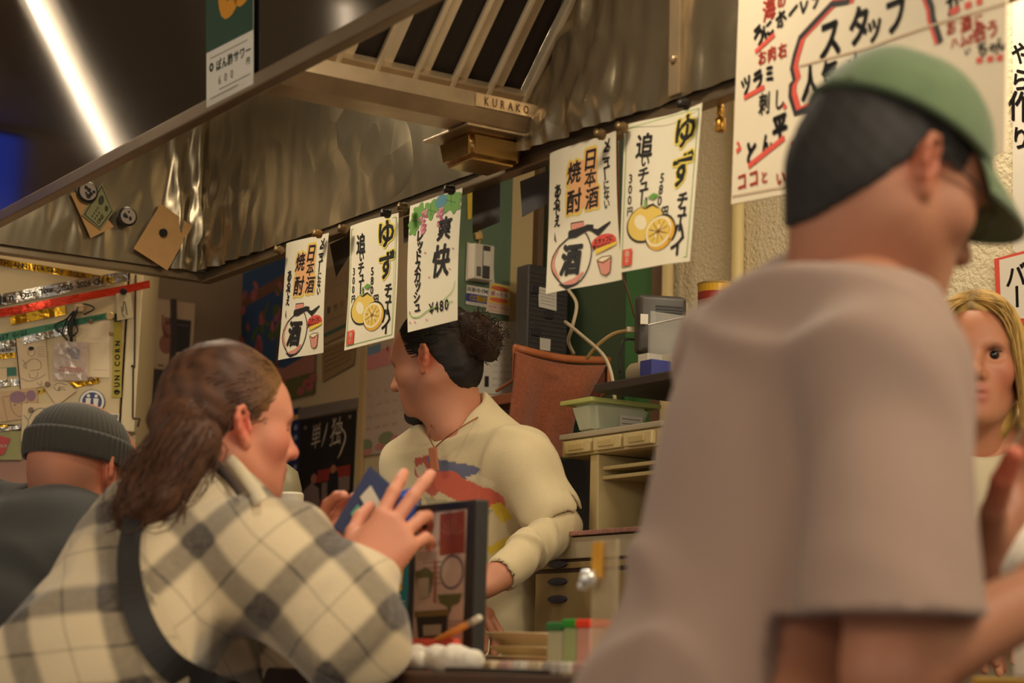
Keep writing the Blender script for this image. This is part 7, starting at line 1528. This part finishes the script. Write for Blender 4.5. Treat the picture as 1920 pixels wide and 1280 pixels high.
mb = MB(); ringp = [h.p(-.006 + .111 * math.cos(a), .093 * math.sin(a), .052) for a in np.linspace(0, 2 * math.pi, 61)]; mb.tube(ringp, .0045, 6, cap=False); mb.build('cap_band', mat('cap_band', (66, 80, 56), .9), pg, True)
vs, fs = [], []; nb = 24
for k, th in enumerate((.0, -.0035)):
    for j in range(7):
        for i in range(nb + 1):
            a = -1.15 + 2.3 * i / nb; r = j / 6; x0, y0 = -.006 + .108 * math.cos(a), .091 * math.sin(a); ext = .074 * math.cos(a * .98) ** .7 if abs(a) < 1.5 else 0
            vs.append(h.p(x0 + ext * r * 1.0, y0 * (1 - .04 * r), .054 + th - .018 * r * r - .55 * (y0) ** 2 * 4 * r))
q = 7 * (nb + 1)
for j in range(6):
    for i in range(nb): a = j * (nb + 1) + i; g_ = [a, a + 1, a + nb + 2, a + nb + 1]; fs += [g_[::-1], [x + q for x in g_]]
ring_ = [6 * (nb + 1) + i for i in range(nb + 1)]; fs += [[ring_[i], ring_[i + 1], ring_[i + 1] + q, ring_[i] + q] for i in range(nb)]
mk('cap_brim', vs, fs, M_CAP, pg, True)
mb = MB(); mb.lathe([(.009, 0), (.008, .004), (0, .006)], h.p(-.006, 0, .150), h.R, 14); mb.build('cap_button', M_CAP, pg, True)
gl = MB(); GF = mat('glasses_frame', (62, 56, 54), .3, .4)
for s in (1, -1):
    gl.tube(spline([h.p(-.012, .080 * s, .012), h.p(.02, .079 * s, .020), h.p(.07, .073 * s, .019), h.p(.100, .066 * s, .016)], 12), .0016, 6)
    gl.tube([h.p(.106, (.034 + .024 * math.cos(a)) * s, .006 + .020 * math.sin(a)) for a in np.linspace(0, 2 * math.pi, 25)], .0013, 5, cap=False)
gl.tube([h.p(.106, .010, .010), h.p(.109, 0, .013), h.p(.106, -.010, .010)], .0013, 5); gl.build('glasses', GF, pg, True)
cl_c = U(1893, 1046, 2.0); wv = Wave(14, 97); V, Q = sdf_points([ell(cl_c, (.045, .02, .022), None, .01), cap(cl_c + [.01, 0, .01], U(1925, 1000, 2.02), .016, .02, .02), cap(cl_c, U(1840, 1092, 2.0), .018, .008, .02)], .004, disp=lambda P: .006 * wv(P)); tag(put_mesh('white_cloth', (V, Q), mat('towel_white'), None), 'crumpled white cloth in the raised hand of the capped man', 'cloth')

# ================= the blonde woman beyond his shoulder
h = Head(U(1834, 692, 3.41), (-.27, -.96, .0), size=.945, width=.96)
N = U(1818, 830, 3.44); SLf = U(1990, 880, 3.46); SRt = U(1655, 880, 3.46); PV = np.array([*U(1820, 1250, 3.48)[:2], .90])
bp, (bf, blat, bup) = body_prims(N, SRt, SLf, PV, [.06, -1, 0], .92)
LE, LWr = U(2030, 1120, 3.46), U(1960, 1180, 3.3); RE, RWr = U(1620, 1120, 3.46), U(1720, 1190, 3.3)
lp, lt_, _ = hand(LWr, [-.6, -.7, 0], [0, 0, -1], -1, [(25, 30, 20)] * 4, (.6, .6, .2), 5, .95, fore=LWr + unit(LE - LWr) * .08); rp, rt_, _ = hand(RWr, [.6, -.7, 0], [0, 0, -1], 1, [(25, 30, 20)] * 4, (.6, .6, .2), 5, .95, fore=RWr + unit(RE - RWr) * .08)
neck = [cap(h.p(-.02, 0, -.04), N - bup * .01, .046, .052, .03), cap(h.p(.02, 0, -.07), N + bf * .03, .036, .042, .03)]
pl = person('blonde woman with earrings looking over from behind the taupe shoulder', h, h.prims(female=True), neck, bp + [cap(SLf, LE, .045, .038), cap(LE, LWr, .036, .025), cap(SRt, RE, .045, .038), cap(RE, RWr, .036, .025)], [lp, rp], (190, 128, 96),
            [(h.p(.098, 0, -.06), .021, (170, 84, 70)), (h.p(.07, .05, -.03), .03, (192, 116, 90)), (h.p(.07, -.05, -.03), .03, (192, 116, 90)), (h.p(.09, .034, .022), .012, (140, 92, 70)), (h.p(.09, -.034, .022), .012, (140, 92, 70))], legs(PV, blat, fwd=-E2))
h.eyes(pl)
V, Q = merge(*[sdf_points([h.c_((.0935, .016 * s, .034), (.0865, .040 * s, .036), .0032, .0022, .003)], .002) for s in (1, -1)] + [sdf_points([h.c_((.0925, .022 * s, .0215), (.0885, .046 * s, .0185), .0015, .0019, .002), h.c_((.0950, .034 * s, .0235), (.0915, .024 * s, .022), .0016, .0013, .002)], .0012) for s in (1, -1)]); put_mesh('eyebrows', (V, Q), mat('brow_brown', (74, 52, 40), .8), pl)
V, Q = sdf_points(bp + [cap(SLf, LE, .07, .062, .05), cap(LE, LWr, .058, .045, .03), cap(SRt, RE, .058, .052, .05), cap(RE, RWr, .05, .04, .03), ('-c', N + bf * .03 - bup * .005, h.p(.0, 0, -.1), .056, .09, .012)], .009, off=.008, disp=lambda P: .006 * Wave(4, 101)(P), cut=[plane_cut([0, 0, .8], [0, 0, -1])])
put_mesh('pale_top', (V, Q), mat('top_sand', (206, 192, 160), .85, bump=.0008, bscale=400, sheen=.2), pl)
def lcut(q):
    x, y, z = q[:, 0], np.abs(q[:, 1]), q[:, 2]; cy = q[:, 1] + .012
    line = np.where(z > .0, .050 - .012 * 0 + .055 * np.clip((z - .060) / .06, 0, 1) - .10 * np.clip(.03 - np.abs(cy), 0, 1), .012); line = np.where((y > .060) & (z > -.12), .052 - .25 * np.clip(.05 - z, 0, 1), line)
    return np.maximum(x - line, -(z + .13))
V1 = hair_cap(h, pl, M_HAIR, lcut, (.110, .0885, .100), (-.012, 0, .046), [h.e((-.035, 0, -.05), (.078, .074, .10), .03)], .0026, (0, .4, -1), 22, .0038)
paths = []
for i in range(520):
    s = random.choice((1, 1, -1)); part = np.array([random.uniform(-.02, .068), -.010 + random.gauss(0, .002), .148]); part[2] = .046 + .1 * math.sqrt(max(0, 1 - ((part[0] + .012) / .11) ** 2)); end = np.array([random.uniform(.005, .062) - .03 * random.random(), s * random.uniform(.076, .090), random.uniform(-.12, -.02)])
    mid = np.array([part[0] * .55 + .045 * random.uniform(.6, 1.3), s * random.uniform(.055, .072), random.uniform(.05, .085)]); pp = spline([part, (part + mid) / 2 + np.array([.012, s * .004, .012]), mid, end], 12); out = []
    for q in pp:
        c = np.array([-.012, 0, .046]); dd = q - c; e = np.sqrt(((dd / np.array([.110, .0885, .100])) ** 2).sum())
        if q[2] > .0 and e < 1.02: q = c + dd / e * (1.01 + random.uniform(0, .02))
        out.append(h.p(*q))
    paths.append(out)
gold = np.array(lin((196, 160, 92))[:3]); root = np.array(lin((96, 72, 44))[:3])
put_hair(*V1, M_HAIR, pl, lambda V: root + (gold - root) * np.clip(.35 + np.abs(h.inv(V)[:, 1] + .010) / .035, 0, 1)[:, None], strands(paths, .0016), freq=36, stretch=h.R @ unit([0, .3, -1]), var=.45)
for s in (1, -1):
    mb = MB(); q = h.p(-.004, .092 * s, -.038); mb.lathe([(0, .004), (.004, 0), (0, -.004)], q, None, 10); mb.lathe([(0, 0), (.011, -.008), (.012, -.03), (.006, -.048), (0, -.050)], q - [0, 0, .006], None, 14); mb.build('earring', mat('earring_brown', (112, 88, 54), .3, .3), pl, True)
